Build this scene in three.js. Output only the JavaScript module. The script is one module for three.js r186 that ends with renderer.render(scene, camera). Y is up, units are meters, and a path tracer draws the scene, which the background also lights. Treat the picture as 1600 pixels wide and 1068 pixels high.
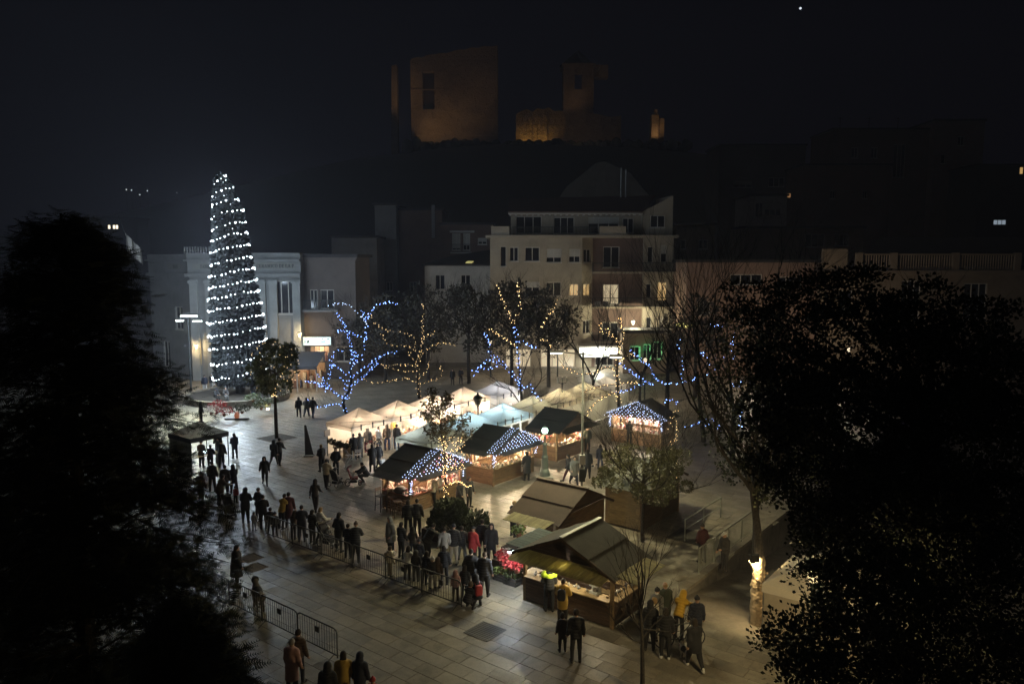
import * as THREE from 'three';
import { mergeGeometries } from 'three/addons/utils/BufferGeometryUtils.js';

// ───────────── camera, sky, moonlight, exposure ─────────────
const scene = new THREE.Scene();
const FOCAL = 1200, HORIZON = 405, EYE = 12.5, PITCH = Math.atan((534 - HORIZON) / FOCAL);
const camera = new THREE.PerspectiveCamera(2 * Math.atan(534 / FOCAL) * 180 / Math.PI, 1600 / 1068, 0.1, 4000);
camera.position.set(0, EYE, 0);
camera.rotation.x = -PITCH;
const renderer = new THREE.WebGLRenderer({ antialias: true });
renderer.toneMapping = THREE.LinearToneMapping;
renderer.toneMappingExposure = 0.92;
renderer.shadowMap.enabled = true;
{ // a clear winter night: a dim blue that fades towards the top
  const W = 64, H = 32, data = new Float32Array(W * H * 4);
  for (let j = 0; j < H; j++) {
    const up = Math.max(0, ((j + 0.5) / H - 0.5) * 2), k = Math.exp(-up * 2.2);
    for (let i = 0; i < W; i++) data.set([0.0006 + 0.0002 * k, 0.0005 + 0.0002 * k, 0.002 + 0.0004 * k, 1], (j * W + i) * 4);
  }
  const t = new THREE.DataTexture(data, W, H, THREE.RGBAFormat, THREE.FloatType);
  t.mapping = THREE.EquirectangularReflectionMapping; t.magFilter = THREE.LinearFilter; t.needsUpdate = true;
  scene.background = t; scene.environment = t;
}
const moon = new THREE.DirectionalLight(new THREE.Color(1.0, 0.93, 0.84), 0.035);
moon.position.set(-60, 120, 40); moon.castShadow = true; scene.add(moon);
scene.fog = new THREE.FogExp2(new THREE.Color(0.80, 0.83, 1.0), 0.00095);

// ───────────── helpers ─────────────
let seed = 20201219;
const rnd = () => { seed = (seed + 0x6d2b79f5) | 0; let t = Math.imul(seed ^ (seed >>> 15), 1 | seed); t = (t + Math.imul(t ^ (t >>> 7), 61 | t)) ^ t; return ((t ^ (t >>> 14)) >>> 0) / 4294967296; };
const rr = (a, b) => a + (b - a) * rnd(), ri = (n) => Math.floor(rnd() * n), pick = (a) => a[ri(a.length)];
const V = (x, y, z) => new THREE.Vector3(x, y, z);
const lerp = (a, b, t) => a + (b - a) * t, clamp = (x, a, b) => Math.min(b, Math.max(a, x));
const ray = (px, py) => V((px - 800) / FOCAL, -(py - 534) / FOCAL, -1).applyAxisAngle(V(1, 0, 0), -PITCH);
const G = (px, py, h = 0) => { const r = ray(px, py), t = (h - EYE) / r.y; return V(r.x * t, h, r.z * t); };      // surveyed point at a height
const D = (px, py, d) => { const r = ray(px, py), t = d / -r.z; return V(r.x * t, EYE + r.y * t, r.z * t); };      // surveyed point at a distance
const AX = 37.8 * Math.PI / 180;                                    // the square's grid
const U = V(Math.sin(AX), 0, -Math.cos(AX)), W_ = V(-Math.cos(AX), 0, -Math.sin(AX));   // back-right, back-left
const ROT_H = -AX, ROT_B = Math.PI / 2 - AX;                        // fronts facing -U, fronts facing -W_

const names = new Map();
const numbered = (n) => { const k = names.get(n) ?? 0; names.set(n, k + 1); return k ? n + '_' + String(k).padStart(3, '0') : n; };
function tag(o, label, category, group, kind) { if (label) o.userData.label = label; if (category) o.userData.category = category; if (group) o.userData.group = group; if (kind) o.userData.kind = kind; return o; }
function thing(name, label, category, pos = V(0, 0, 0), turn = 0, group) {
  const o = new THREE.Group(); o.name = numbered(name); o.position.copy(pos); o.rotation.y = turn; scene.add(o);
  return tag(o, label, category, group);
}
function part(name, geo, mat, parent) {
  const m = new THREE.Mesh(geo, mat); m.name = parent === scene ? numbered(name) : name; m.castShadow = m.receiveShadow = true; parent.add(m); return m;
}
function struct(name, geo, mat) { const m = part(name, geo, mat, scene); m.userData.kind = 'structure'; return m; }

class MB { // collects quads, boxes and tubes into one geometry; uv in metres
  constructor() { this.p = []; this.n = []; this.t = []; this.i = []; this.c = null; }
  get empty() { return !this.i.length; }
  vert(p, n, u, v) { this.p.push(p.x, p.y, p.z); this.n.push(n.x, n.y, n.z); this.t.push(u, v); if (this.c) this.c.push(this.col[0], this.col[1], this.col[2]); return this.p.length / 3 - 1; }
  color(c) { if (!this.c) this.c = []; this.col = c; return this; }
  quad(a, b, c, d, uo = 0, vo = 0) { // counter-clockwise seen from outside
    const e = b.clone().sub(a), f = d.clone().sub(a), n = e.clone().cross(f);
    if (n.lengthSq() < 1e-14) n.copy(c.clone().sub(a)).cross(f);
    n.normalize();
    const ex = e.clone().normalize(), ey = n.clone().cross(ex), uv = (q) => { const s = q.clone().sub(a); return [uo + s.dot(ex), vo + s.dot(ey)]; };
    const k = [a, b, c, d].map((q) => this.vert(q, n, ...uv(q)));
    this.i.push(k[0], k[1], k[2], k[0], k[2], k[3]); return this;
  }
  tri(a, b, c) {
    const e = b.clone().sub(a), n = e.clone().cross(c.clone().sub(a)).normalize(), ex = e.clone().normalize(), ey = n.clone().cross(ex);
    const k = [a, b, c].map((q) => { const s = q.clone().sub(a); return this.vert(q, n, s.dot(ex), s.dot(ey)); });
    this.i.push(...k); return this;
  }
  hexa(q) { // 8 corners: bottom 0-3 (counter-clockwise from above), top 4-7
    const uo = rnd() * 5, vo = rnd() * 5;
    this.quad(q[3], q[2], q[1], q[0], uo, vo); this.quad(q[4], q[5], q[6], q[7], uo, vo);
    for (let k = 0; k < 4; k++) { const j = (k + 1) % 4; this.quad(q[k], q[j], q[j + 4], q[k + 4], uo, vo); }
    return this;
  }
  box(x0, y0, z0, x1, y1, z1) {
    return this.hexa([V(x0, y0, z1), V(x1, y0, z1), V(x1, y0, z0), V(x0, y0, z0), V(x0, y1, z1), V(x1, y1, z1), V(x1, y1, z0), V(x0, y1, z0)]);
  }
  slab(a, b, c, d, th) { // a sheet of given thickness below the quad a b c d (counter-clockwise from above)
    const n = b.clone().sub(a).cross(d.clone().sub(a)).normalize().multiplyScalar(-th);
    return this.hexa([a, b, c, d].map((q) => q.clone().add(n)).concat([a, b, c, d]));
  }
  bar(a, b, w, h = w) { // square bar
    const d = b.clone().sub(a).normalize(), s = Math.abs(d.y) > 0.9 ? V(1, 0, 0) : V(0, 1, 0), x = d.clone().cross(s).normalize().multiplyScalar(w / 2), y = x.clone().cross(d).normalize().multiplyScalar(h / 2);
    const cs = (q) => [q.clone().sub(x).sub(y), q.clone().add(x).sub(y), q.clone().add(x).add(y), q.clone().sub(x).add(y)];
    const A = cs(a), B = cs(b);
    this.quad(A[0], A[1], A[2], A[3]); this.quad(B[3], B[2], B[1], B[0]);
    for (let k = 0; k < 4; k++) { const j = (k + 1) % 4; this.quad(A[j], A[k], B[k], B[j]); }
    return this;
  }
  tube(pts, rad, sides = 5, cap = true) { // tapered tube along points
    const n = pts.length, R = (k) => (typeof rad === 'number' ? rad : Array.isArray(rad) ? rad[k] : rad(k / (n - 1)));
    let up = V(0, 0, 1); const rings = []; let len = 0;
    for (let k = 0; k < n; k++) {
      const d = pts[Math.min(n - 1, k + 1)].clone().sub(pts[Math.max(0, k - 1)]).normalize();
      if (Math.abs(d.dot(up)) > 0.95) up = Math.abs(d.x) < 0.8 ? V(1, 0, 0) : V(0, 1, 0);
      const x = up.clone().sub(d.clone().multiplyScalar(d.dot(up))).normalize(), y = d.clone().cross(x); up = x;
      if (k) len += pts[k].distanceTo(pts[k - 1]);
      const ring = [];
      for (let s = 0; s <= sides; s++) { const a = s / sides * Math.PI * 2, nn = x.clone().multiplyScalar(Math.cos(a)).addScaledVector(y, Math.sin(a)); ring.push(this.vert(pts[k].clone().addScaledVector(nn, R(k)), nn, s / sides * 0.5, len)); }
      rings.push(ring);
      if (k) for (let s = 0; s < sides; s++) { const A = rings[k - 1], B = ring; this.i.push(A[s], A[s + 1], B[s + 1], A[s], B[s + 1], B[s]); }
      if (cap && k === n - 1 && R(k) > 0.004) { const c = this.vert(pts[k], d, 0, 0); const ring2 = []; for (let s = 0; s < sides; s++) { const a = s / sides * Math.PI * 2, nn = x.clone().multiplyScalar(Math.cos(a)).addScaledVector(y, Math.sin(a)); ring2.push(this.vert(pts[k].clone().addScaledVector(nn, R(k)), d, 0, 0)); } for (let s = 0; s < sides; s++) this.i.push(c, ring2[s], ring2[(s + 1) % sides]); }
    }
    return this;
  }
  lathe(prof, sides = 12, at = V(0, 0, 0)) { // [radius, y] profile, from bottom to top
    for (let k = 0; k < prof.length - 1; k++) {
      const [r0, y0] = prof[k], [r1, y1] = prof[k + 1], dy = y1 - y0, dr = r0 - r1, l = Math.hypot(dy, dr) || 1;
      for (let s = 0; s < sides; s++) {
        const a = s / sides * 2 * Math.PI, b = (s + 1) / sides * 2 * Math.PI;
        const P = (r, y, t) => V(at.x + r * Math.cos(t), at.y + y, at.z - r * Math.sin(t)), N = (t) => V(Math.cos(t) * dy / l, dr / l, -Math.sin(t) * dy / l);
        const q = [this.vert(P(r0, y0, a), N(a), a * r0, y0), this.vert(P(r0, y0, b), N(b), b * r0, y0), this.vert(P(r1, y1, b), N(b), b * r0, y1), this.vert(P(r1, y1, a), N(a), a * r0, y1)];
        this.i.push(q[0], q[1], q[2], q[0], q[2], q[3]);
      }
    }
    return this;
  }
  blob(c, r, sq = 1) { // small octahedron
    const q = [V(r, 0, 0), V(-r, 0, 0), V(0, r * sq, 0), V(0, -r * sq, 0), V(0, 0, r), V(0, 0, -r)].map((o) => o.add(c));
    for (const [a, b, d] of [[0, 2, 4], [4, 2, 1], [1, 2, 5], [5, 2, 0], [4, 3, 0], [1, 3, 4], [5, 3, 1], [0, 3, 5]]) this.tri(q[a], q[b], q[d]);
    return this;
  }
  ball(c, r, sy = 1, seg = 8) { const pr = []; for (let k = 0; k <= seg / 2 + 1; k++) { const a = -Math.PI / 2 + k / (seg / 2 + 1) * Math.PI; pr.push([r * Math.cos(a) + 1e-4, r * sy * Math.sin(a)]); } return this.lathe(pr, seg, c); }
  geo() {
    const g = new THREE.BufferGeometry();
    g.setAttribute('position', new THREE.Float32BufferAttribute(this.p, 3)); g.setAttribute('normal', new THREE.Float32BufferAttribute(this.n, 3)); g.setAttribute('uv', new THREE.Float32BufferAttribute(this.t, 2));
    if (this.c) g.setAttribute('color', new THREE.Float32BufferAttribute(this.c, 3));
    g.setIndex(this.i); return g;
  }
  build(name, mat, parent) { return part(name, this.geo(), mat, parent); }
}
const mb = () => new MB();

// ───────────── procedural textures ─────────────
function valueNoise(per, s) { // tiling value noise
  const g = []; let q = s * 7919 + 13; const r = () => { q = (q * 1103515245 + 12345) & 0x7fffffff; return q / 0x7fffffff; };
  for (let k = 0; k < per * per; k++) g.push(r());
  return (x, y) => { x = ((x % 1) + 1) % 1 * per; y = ((y % 1) + 1) % 1 * per; const i = Math.floor(x), j = Math.floor(y); let a = x - i, b = y - j; a = a * a * (3 - 2 * a); b = b * b * (3 - 2 * b); const at = (m, n) => g[(n % per) * per + (m % per)]; return lerp(lerp(at(i, j), at(i + 1, j), a), lerp(at(i, j + 1), at(i + 1, j + 1), a), b); };
}
function tex(size, fn, metres, srgb = false) {
  const d = new Uint8Array(size * size * 4);
  for (let y = 0; y < size; y++) for (let x = 0; x < size; x++) { const v = fn(x / size, y / size), o = (y * size + x) * 4; const c = Array.isArray(v) ? v : [v, v, v]; for (let k = 0; k < 3; k++) d[o + k] = clamp(c[k], 0, 1) * 255; d[o + 3] = 255; }
  const t = new THREE.DataTexture(d, size, size); t.wrapS = t.wrapT = THREE.RepeatWrapping; t.magFilter = THREE.LinearFilter; t.repeat.set(1 / metres, 1 / metres);
  if (srgb) t.colorSpace = THREE.SRGBColorSpace; t.needsUpdate = true; return t;
}
const n4 = valueNoise(4, 1), n8 = valueNoise(8, 2), n16 = valueNoise(16, 3), n32 = valueNoise(32, 4), n64 = valueNoise(64, 5), n128 = valueNoise(128, 6);
const fbm = (x, y) => 0.35 * n4(x, y) + 0.25 * n8(x, y) + 0.18 * n16(x, y) + 0.12 * n32(x, y) + 0.1 * n64(x, y);
const T = {
  stone: tex(512, (x, y) => { const f = fbm(x, y), s = n128(x, y); return 0.66 + 0.85 * (f - 0.5) + 0.16 * (s - 0.5) - (n64(x + 0.3, y) > 0.86 ? 0.12 : 0) - 0.5 * Math.max(0, n16(x + 0.7, y + 0.2) - 0.78); }, 3.1),
  stoneRough: tex(256, (x, y) => { const f = fbm(x + 0.31, y + 0.7); return clamp(0.5 + 0.42 * (f - 0.5) + 0.1 * (n64(x, y) - 0.5), 0.3, 0.9); }, 7.3),
  stoneBump: tex(256, (x, y) => 0.6 * n64(x, y) + 0.4 * n128(x, y), 1.3),
  wood: tex(512, (x, y) => { const w = n8(x, y) * 0.15, g = n4(x * 0.5, (y + w * 0.2) * 3) * 0.3 + n128(x * 0.06, y) * 0.45 + n64(x * 0.1, y) * 0.25; return 0.55 + 0.75 * (g - 0.45); }, 1.4),
  plaster: tex(512, (x, y) => 0.8 + 0.42 * (fbm(x, y) - 0.5) + 0.06 * (n128(x, y) - 0.5) - 0.18 * Math.max(0, n32(x, y * 0.12) - 0.68), 5.7),
  cloth: tex(256, (x, y) => 0.82 + 0.22 * (fbm(x, y) - 0.5) + 0.08 * (n128(x, y) - 0.5), 1.9),
  felt: tex(512, (x, y) => 0.75 + 0.5 * (fbm(x, y) - 0.5) + 0.25 * (n128(x, y) - 0.5), 2.3),
  bark: tex(256, (x, y) => 0.5 + 0.9 * (n64(x, y * 0.25) * 0.6 + n16(x, y) * 0.4 - 0.5), 1.0),
};
const mats = new Map();
function M(rgb, rough = 0.8, opt = {}) { // base colour in linear values
  const key = JSON.stringify([rgb, rough, Object.entries(opt).map(([k, v]) => [k, v?.uuid ?? v])]);
  if (!mats.has(key)) {
    const { physical, ...rest } = opt;
    const m = new (physical || rest.transmission !== undefined ? THREE.MeshPhysicalMaterial : THREE.MeshStandardMaterial)({ roughness: rough, metalness: 0, side: THREE.DoubleSide, ...rest });
    m.color.setRGB(...rgb); mats.set(key, m);
  }
  return mats.get(key);
}
const glow = new Map();
function E(rgb, k) { const key = rgb.join() + k; if (!glow.has(key)) { const m = new THREE.MeshStandardMaterial({ roughness: 0.5 }); m.color.setRGB(0.6, 0.6, 0.6); m.emissive.setRGB(...rgb); m.emissiveIntensity = k; glow.set(key, m); } return glow.get(key); }
function spotDown(parent, p, to, rgb, I, ang, r = 8, pen = 0.6) { const l = new THREE.SpotLight(new THREE.Color(...rgb), I, 0, ang, pen); l.position.copy(p); l.target.position.copy(to); l.castShadow = true; l.shadow.radius = r; parent.add(l, l.target); return l; }
function lamp(parent, p, rgb, I, r = 2) { const l = new THREE.PointLight(new THREE.Color(...rgb), I); l.position.copy(p); l.castShadow = true; l.shadow.radius = r; parent.add(l); return l; }

const woodM = [[0.27, 0.155, 0.07], [0.22, 0.125, 0.058], [0.31, 0.185, 0.09], [0.245, 0.14, 0.062]].map((c) => M(c, 0.62, { map: T.wood, bumpMap: T.wood, bumpScale: 0.002 }));
const darkWoodM = [[0.1, 0.055, 0.03], [0.085, 0.047, 0.027], [0.12, 0.065, 0.035]].map((c) => M(c, 0.7, { map: T.wood, bumpMap: T.wood, bumpScale: 0.002 }));
const metal = M([0.28, 0.28, 0.28], 0.45, { metalness: 0.8 }), darkMetal = M([0.03, 0.035, 0.035], 0.5, { metalness: 0.4 }), galv = M([0.42, 0.43, 0.43], 0.42, { metalness: 0.75 });
const barkM = M([0.055, 0.045, 0.036], 0.95, { map: T.bark, bumpMap: T.bark, bumpScale: 0.012 });
// ───────────── the square ─────────────
const proj = (p) => { const q = p.clone().sub(camera.position).applyAxisAngle(V(1, 0, 0), PITCH); return { x: 800 + FOCAL * q.x / -q.z, y: 534 - FOCAL * q.y / -q.z, d: -p.z }; };
const S0 = G(1036, 947), NB = W_.clone().negate();
const AB = (a, b, y = 0) => V(S0.x, y, S0.z).addScaledVector(U, a).addScaledVector(NB, b);
const rampY = (a, b) => (a > 0 && b > 0 ? -Math.min(0.135 * a, 1.9) : 0);
const groundY = (p) => { const q = p.clone().sub(S0); return rampY(q.dot(U), q.dot(NB)); };
const onGround = (px, py) => { let p = G(px, py); for (let k = 0; k < 12; k++) p = G(px, py, groundY(p)); return p; };
const stoneM = M([0.245, 0.218, 0.168], 1, { map: T.stone, roughnessMap: T.stoneRough, bumpMap: T.stoneBump, bumpScale: 0.003 });
{
  const g = mb(), Y = -0.02, q = (a0, a1, b0, b1, y0 = Y, y1 = Y) => { const A = AB(a0, b0, y0), B = AB(a0, b1, y0), C = AB(a1, b1, y1), E_ = AB(a1, b0, y1); g.quad(A, B, C, E_); };
  q(-160, 0, -500, 500); q(0, 900, -500, 0);
  const plaza = struct('plaza', g.geo(), stoneM);
  const r = mb(); { const A = AB(0, 0, Y), B = AB(0, 300, Y), C = AB(14, 300, -1.9), E_ = AB(14, 0, -1.9); r.quad(A, B, C, E_); const F = AB(900, 300, -1.9), H = AB(900, 0, -1.9); r.quad(E_, C, F, H); }
  struct('street', r.geo(), M([0.21, 0.185, 0.15], 1, { map: T.stone, roughnessMap: T.stoneRough, bumpMap: T.stoneBump, bumpScale: 0.003 }));
  const w = mb(); for (let a = 0.3; a < 40; a += 1.5) { const a1 = Math.min(40, a + 1.49); w.hexa([AB(a, 0, -2.2), AB(a, 0.05, -2.2), AB(a1, 0.05, -2.2), AB(a1, 0, -2.2), AB(a, 0, -0.1), AB(a, 0.05, -0.1), AB(a1, 0.05, -0.1), AB(a1, 0, -0.1)]); }
  const wall = struct('terrace_wall', w.geo(), M([0.2, 0.185, 0.16], 0.9, { map: T.stone, bumpMap: T.stoneBump, bumpScale: 0.004 }));
  for (let a = 0.05; a < 26; a += 1.25) { const c = mb(); c.hexa([AB(a, -0.36, -0.1), AB(a, 0.09, -0.1), AB(a + 1.24, 0.09, -0.1), AB(a + 1.24, -0.36, -0.1), AB(a, -0.36, 0.03), AB(a, 0.09, 0.03), AB(a + 1.24, 0.09, 0.03), AB(a + 1.24, -0.36, 0.03)]); c.build('coping_stone', stoneM, wall); }
  // paving slabs laid in courses along the market's grid
  const tones = [[0.26, 0.232, 0.178], [0.248, 0.222, 0.172], [0.272, 0.246, 0.19], [0.24, 0.214, 0.165], [0.255, 0.23, 0.182], [0.262, 0.23, 0.17], [0.188, 0.165, 0.126]];
  const paverM = tones.map((c) => M(c, 1, { map: T.stone, roughnessMap: T.stoneRough, bumpMap: T.stoneBump, bumpScale: 0.003 }));
  const lens = [0.62, 0.84, 1.1, 1.32], CW = 0.58, J = 0.006, TH = 0.03, boxes = [0, 1, 2, 3].flatMap((v) => lens.map((l) => { // top and sides only, slightly chamfered edge
    const m = mb(), x = l / 2 - J / 2, z = CW / 2 - J / 2, c = 0.006, T4 = (e, y) => [V(-x + e, y, z - e), V(x - e, y, z - e), V(x - e, y, -z + e), V(-x + e, y, -z + e)];
    const A = T4(0, -TH), B = T4(0, -c), C = T4(c, 0); m.quad(C[0], C[1], C[2], C[3]);
    for (let k = 0; k < 4; k++) { const j = (k + 1) % 4; m.quad(A[k], A[j], B[j], B[k]); m.quad(B[k], B[j], C[j], C[k]); }
    const g2 = m.geo(), uv = g2.attributes.uv; for (let i = 0; i < uv.count; i++) uv.setXY(i, uv.getX(i) + v * 0.73, uv.getY(i) + v * 1.19); return g2;
  }));
  const list = [];
  for (let s = 12; s < 62; s += CW) {
    let t = -28 + rr(0, 1);
    while (t < 62) {
      const k = pick([0, 1, 1, 2, 2, 3]), p = U.clone().multiplyScalar(s).addScaledVector(W_, t + lens[k] / 2); t += lens[k];
      if (p.z > -18 || p.z < -64) continue;
      const c = proj(p), q = p.clone().sub(S0); if (c.x < 120 || c.x > 1330 || c.y > 1085 || c.y < 600) continue;
      if (q.dot(U) > -0.6 && q.dot(NB) > -0.75 ) { if (q.dot(U) > -0.6 && q.dot(NB) > -0.38) continue; }
      list.push({ p, k, m: rnd() < 0.1 ? 6 : ri(6), d: -p.z + Math.abs(p.x) * 0.2 });
    }
  }
  list.sort((a, b) => a.d - b.d);
  const turn = Math.atan2(-W_.z, W_.x), rest = tones.map(() => []);
  list.forEach((o, n) => {
    const y = rr(-0.0025, 0.0015);
    if (n < 300) { const b = part('paver', boxes[o.k + 4 * ri(4)], paverM[o.m], plaza); b.position.set(o.p.x, y, o.p.z); b.rotation.y = turn + (rnd() < 0.5 ? Math.PI : 0); }
    else { const g2 = boxes[o.k].clone(); const uv = g2.attributes.uv, du = rr(0, 3), dv = rr(0, 3); for (let i = 0; i < uv.count; i++) uv.setXY(i, uv.getX(i) + du, uv.getY(i) + dv); rest[o.m].push(g2.applyMatrix4(new THREE.Matrix4().makeRotationY(turn).setPosition(o.p.x, y, o.p.z))); }
  });
  rest.forEach((r2, k) => { if (r2.length) tag(part('pavers', mergeGeometries(r2), paverM[k], plaza), null, null, null, 'stuff'); });
  // grates and pits let into the paving
  const grate = (px, py, s, label, mat) => {
    const o = thing('floor_grate', label, 'floor grate', G(px, py).setY(0.004), turn), f = mb();
    f.box(-s, 0, -s, s, 0.012, -s + 0.06).box(-s, 0, s - 0.06, s, 0.012, s).box(-s, 0, -s + 0.06, -s + 0.06, 0.012, s - 0.06).box(s - 0.06, 0, -s + 0.06, s, 0.012, s - 0.06); f.build('frame', mat, o);
    const b = mb(); b.quad(V(-s + 0.06, 0.001, s - 0.06), V(s - 0.06, 0.001, s - 0.06), V(s - 0.06, 0.001, -s + 0.06), V(-s + 0.06, 0.001, -s + 0.06)); b.build('pit', M([0.02, 0.018, 0.015], 0.9), o);
    for (let k = 0; k < 9; k++) { const z = lerp(-s + 0.12, s - 0.12, k / 8); mb().box(-s + 0.06, 0.001, z - 0.035, s - 0.06, 0.011, z + 0.035).build('bar', mat, o); }
  };
  const iron = M([0.06, 0.055, 0.045], 0.6, { metalness: 0.5, map: T.felt }), rust = M([0.15, 0.11, 0.07], 0.85, { map: T.felt });
  grate(758, 986, 0.52, 'square dark iron grate in the open paving left of the nearest stall', iron);
  grate(392, 871, 0.38, 'brownish square cover in the paving, right of the person with a dog, upper of two', rust);
  grate(398, 886, 0.38, 'brownish square cover in the paving, right of the person with a dog, lower of two', rust);
  grate(1078, 838, 0.8, 'dark tree pit grate behind the railing on the terrace', iron);
  grate(432, 684, 1.0, 'brown square pit round the trunk of the clipped evergreen', rust);
}

// ───────────── buildings ─────────────
function wallGeo(m, w, h, holes, depth, at, turn = 0) { // a wall in the x-y plane with real openings and their reveals, facing +z
  const xs = [...new Set([0, w, ...holes.flatMap((o) => [o[0], o[0] + o[2]])])].sort((a, b) => a - b), ys = [...new Set([0, h, ...holes.flatMap((o) => [o[1], o[1] + o[3]])])].sort((a, b) => a - b);
  const P = (x, y, z) => V(x, y, z).applyAxisAngle(V(0, 1, 0), turn).add(at);
  for (let i = 0; i + 1 < xs.length; i++) for (let j = 0; j + 1 < ys.length; j++) {
    const cx = (xs[i] + xs[i + 1]) / 2, cy = (ys[j] + ys[j + 1]) / 2;
    if (holes.some((o) => cx > o[0] && cx < o[0] + o[2] && cy > o[1] && cy < o[1] + o[3])) continue;
    m.quad(P(xs[i], ys[j], 0), P(xs[i + 1], ys[j], 0), P(xs[i + 1], ys[j + 1], 0), P(xs[i], ys[j + 1], 0), xs[i], ys[j]);
  }
  for (const [x, y, a, b] of holes) {
    m.quad(P(x, y, -depth), P(x, y, 0), P(x, y + b, 0), P(x, y + b, -depth)); m.quad(P(x + a, y, 0), P(x + a, y, -depth), P(x + a, y + b, -depth), P(x + a, y + b, 0));
    m.quad(P(x, y, -depth), P(x + a, y, -depth), P(x + a, y, 0), P(x, y, 0)); m.quad(P(x, y + b, 0), P(x + a, y + b, 0), P(x + a, y + b, -depth), P(x, y + b, -depth));
  }
}
const glassDark = M([0.012, 0.013, 0.016], 0.12), frameLight = M([0.42, 0.4, 0.36], 0.6), frameDark = M([0.06, 0.05, 0.045], 0.6), shutterM = M([0.4, 0.39, 0.36], 0.7);
function windowIn(parent, x, y, w, h, depth, at, turn, kind, frameM = frameLight) { // frame, panes, mullions, sill; kind: dark | lit material | shutter
  const g = new THREE.Group(); g.position.copy(V(x, y, -depth + 0.02).applyAxisAngle(V(0, 1, 0), turn).add(at)); g.rotation.y = turn;
  const win = mb(), t = Math.min(0.09, w * 0.1); win.box(0.002, 0.002, 0, w - 0.002, t, 0.07).box(0.002, h - t, 0, w - 0.002, h - 0.002, 0.07).box(0.002, t, 0, t, h - t, 0.07).box(w - t, t, 0, w - 0.002, h - t, 0.07);
  const nm = w > 1.9 ? 3 : w > 0.8 ? 2 : 1; for (let k = 1; k < nm; k++) win.box(w * k / nm - t / 2, t, 0.003, w * k / nm + t / 2, h - t, 0.062);
  const f = win.build('window', frameM, parent); f.position.copy(g.position); f.rotation.y = turn;
  for (let k = 0; k < nm; k++) { const p = mb(); p.quad(V(w * k / nm + t / 2, t * 0.9, 0.02), V(w * (k + 1) / nm - t / 2, t * 0.9, 0.02), V(w * (k + 1) / nm - t / 2, h - t * 0.9, 0.02), V(w * k / nm + t / 2, h - t * 0.9, 0.02)); p.build('pane', kind === 'dark' || kind === 'shutter' ? glassDark : kind, f); }
  if (kind === 'shutter') { const s = mb(), hs = h * rr(0.3, 1); for (let y2 = h - hs; y2 < h - 0.02; y2 += 0.14) s.box(t, y2, 0.075, w - t, Math.min(h - 0.01, y2 + 0.125), 0.1); s.build('shutter', shutterM, f); }
  mb().box(-0.06, -0.09, depth - 0.1, w + 0.06, -0.004, depth + 0.07).build('sill', frameM, f);
  return f;
}
// a block: front along +x at its local origin, facing +z; holes carry what fills them
function building(o, w, h, dep, holes, wallM, { roofM, roofH = 0.35, over = 0.3, side = [], flat = true, reveal = 0.22, frameM, y0 = -2.4, cornice = true } = {}) {
  const m = mb(); wallGeo(m, w, h, holes.map((q) => q.slice(0, 4)), reveal, V(0, 0, 0));
  wallGeo(m, dep, h, side.map((q) => q.slice(0, 4)), reveal, V(w, 0, 0), Math.PI / 2);           // right side, x runs back
  m.quad(V(0, 0, -dep), V(0, 0, 0), V(0, h, 0), V(0, h, -dep)); m.quad(V(w, 0, -dep), V(0, 0, -dep), V(0, h, -dep), V(w, h, -dep));
  m.quad(V(0, y0, 0), V(w, y0, 0), V(w, 0, 0), V(0, 0, 0)); m.quad(V(w, y0, 0), V(w, y0, -dep), V(w, 0, -dep), V(w, 0, 0)); m.quad(V(0, y0, -dep), V(0, y0, 0), V(0, 0, 0), V(0, 0, -dep));
  m.build('wall', wallM, o);
  for (const q of holes) if (q[4] !== 'none') windowIn(o, q[0], q[1], q[2], q[3], reveal, V(0, 0, 0), 0, q[4] ?? 'dark', frameM);
  for (const q of side) if (q[4] !== 'none') windowIn(o, q[0], q[1], q[2], q[3], reveal, V(w, 0, 0), Math.PI / 2, q[4] ?? 'dark', frameM);
  const r = mb(); if (flat) r.box(-over, h + 0.002, -dep - over, w + over, h + roofH, over); r.build('roof', roofM ?? wallM, o);
  if (cornice && flat) mb().box(-over * 0.6, h - 0.28, 0.004, w + over * 0.6, h - 0.004, over * 0.6).build('cornice', wallM, o);
  return o;
}
const cream = M([0.36, 0.32, 0.25], 0.9, { map: T.plaster, bumpMap: T.plaster, bumpScale: 0.006 }), ochre = M([0.27, 0.21, 0.15], 0.9, { map: T.plaster }), pinkW = M([0.27, 0.18, 0.14], 0.9, { map: T.plaster }), brick = M([0.15, 0.1, 0.08], 0.92, { map: T.plaster }), greyW = M([0.26, 0.26, 0.26], 0.9, { map: T.plaster }), whiteW = M([0.5, 0.49, 0.46], 0.9, { map: T.plaster }), tileR = M([0.1, 0.06, 0.045], 0.9, { map: T.felt }), darkR = M([0.035, 0.033, 0.035], 0.9, { map: T.felt });
const litA = E([1.0, 0.62, 0.22], 0.55), litB = E([1.0, 0.78, 0.45], 0.5), litC = E([0.7, 0.85, 1.0], 0.35), litD = E([1.0, 0.5, 0.15], 0.5);
const rail = (o, pts, y, h, mat = darkMetal) => { const m = mb(); for (let k = 0; k + 1 < pts.length; k++) { const [a, b] = [pts[k], pts[k + 1]].map(([x, z]) => V(x, y, z)); m.bar(a.clone().setY(y + h), b.clone().setY(y + h), 0.06); m.bar(a.clone().setY(y + 0.1), b.clone().setY(y + 0.1), 0.04); const n = Math.max(1, Math.round(a.distanceTo(b) / 0.16)); for (let i = 0; i <= n; i++) { const p = a.clone().lerp(b, i / n); m.bar(p.clone().setY(y), p.clone().setY(y + h), 0.03); } } return m.build('railing', mat, o); };

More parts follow.
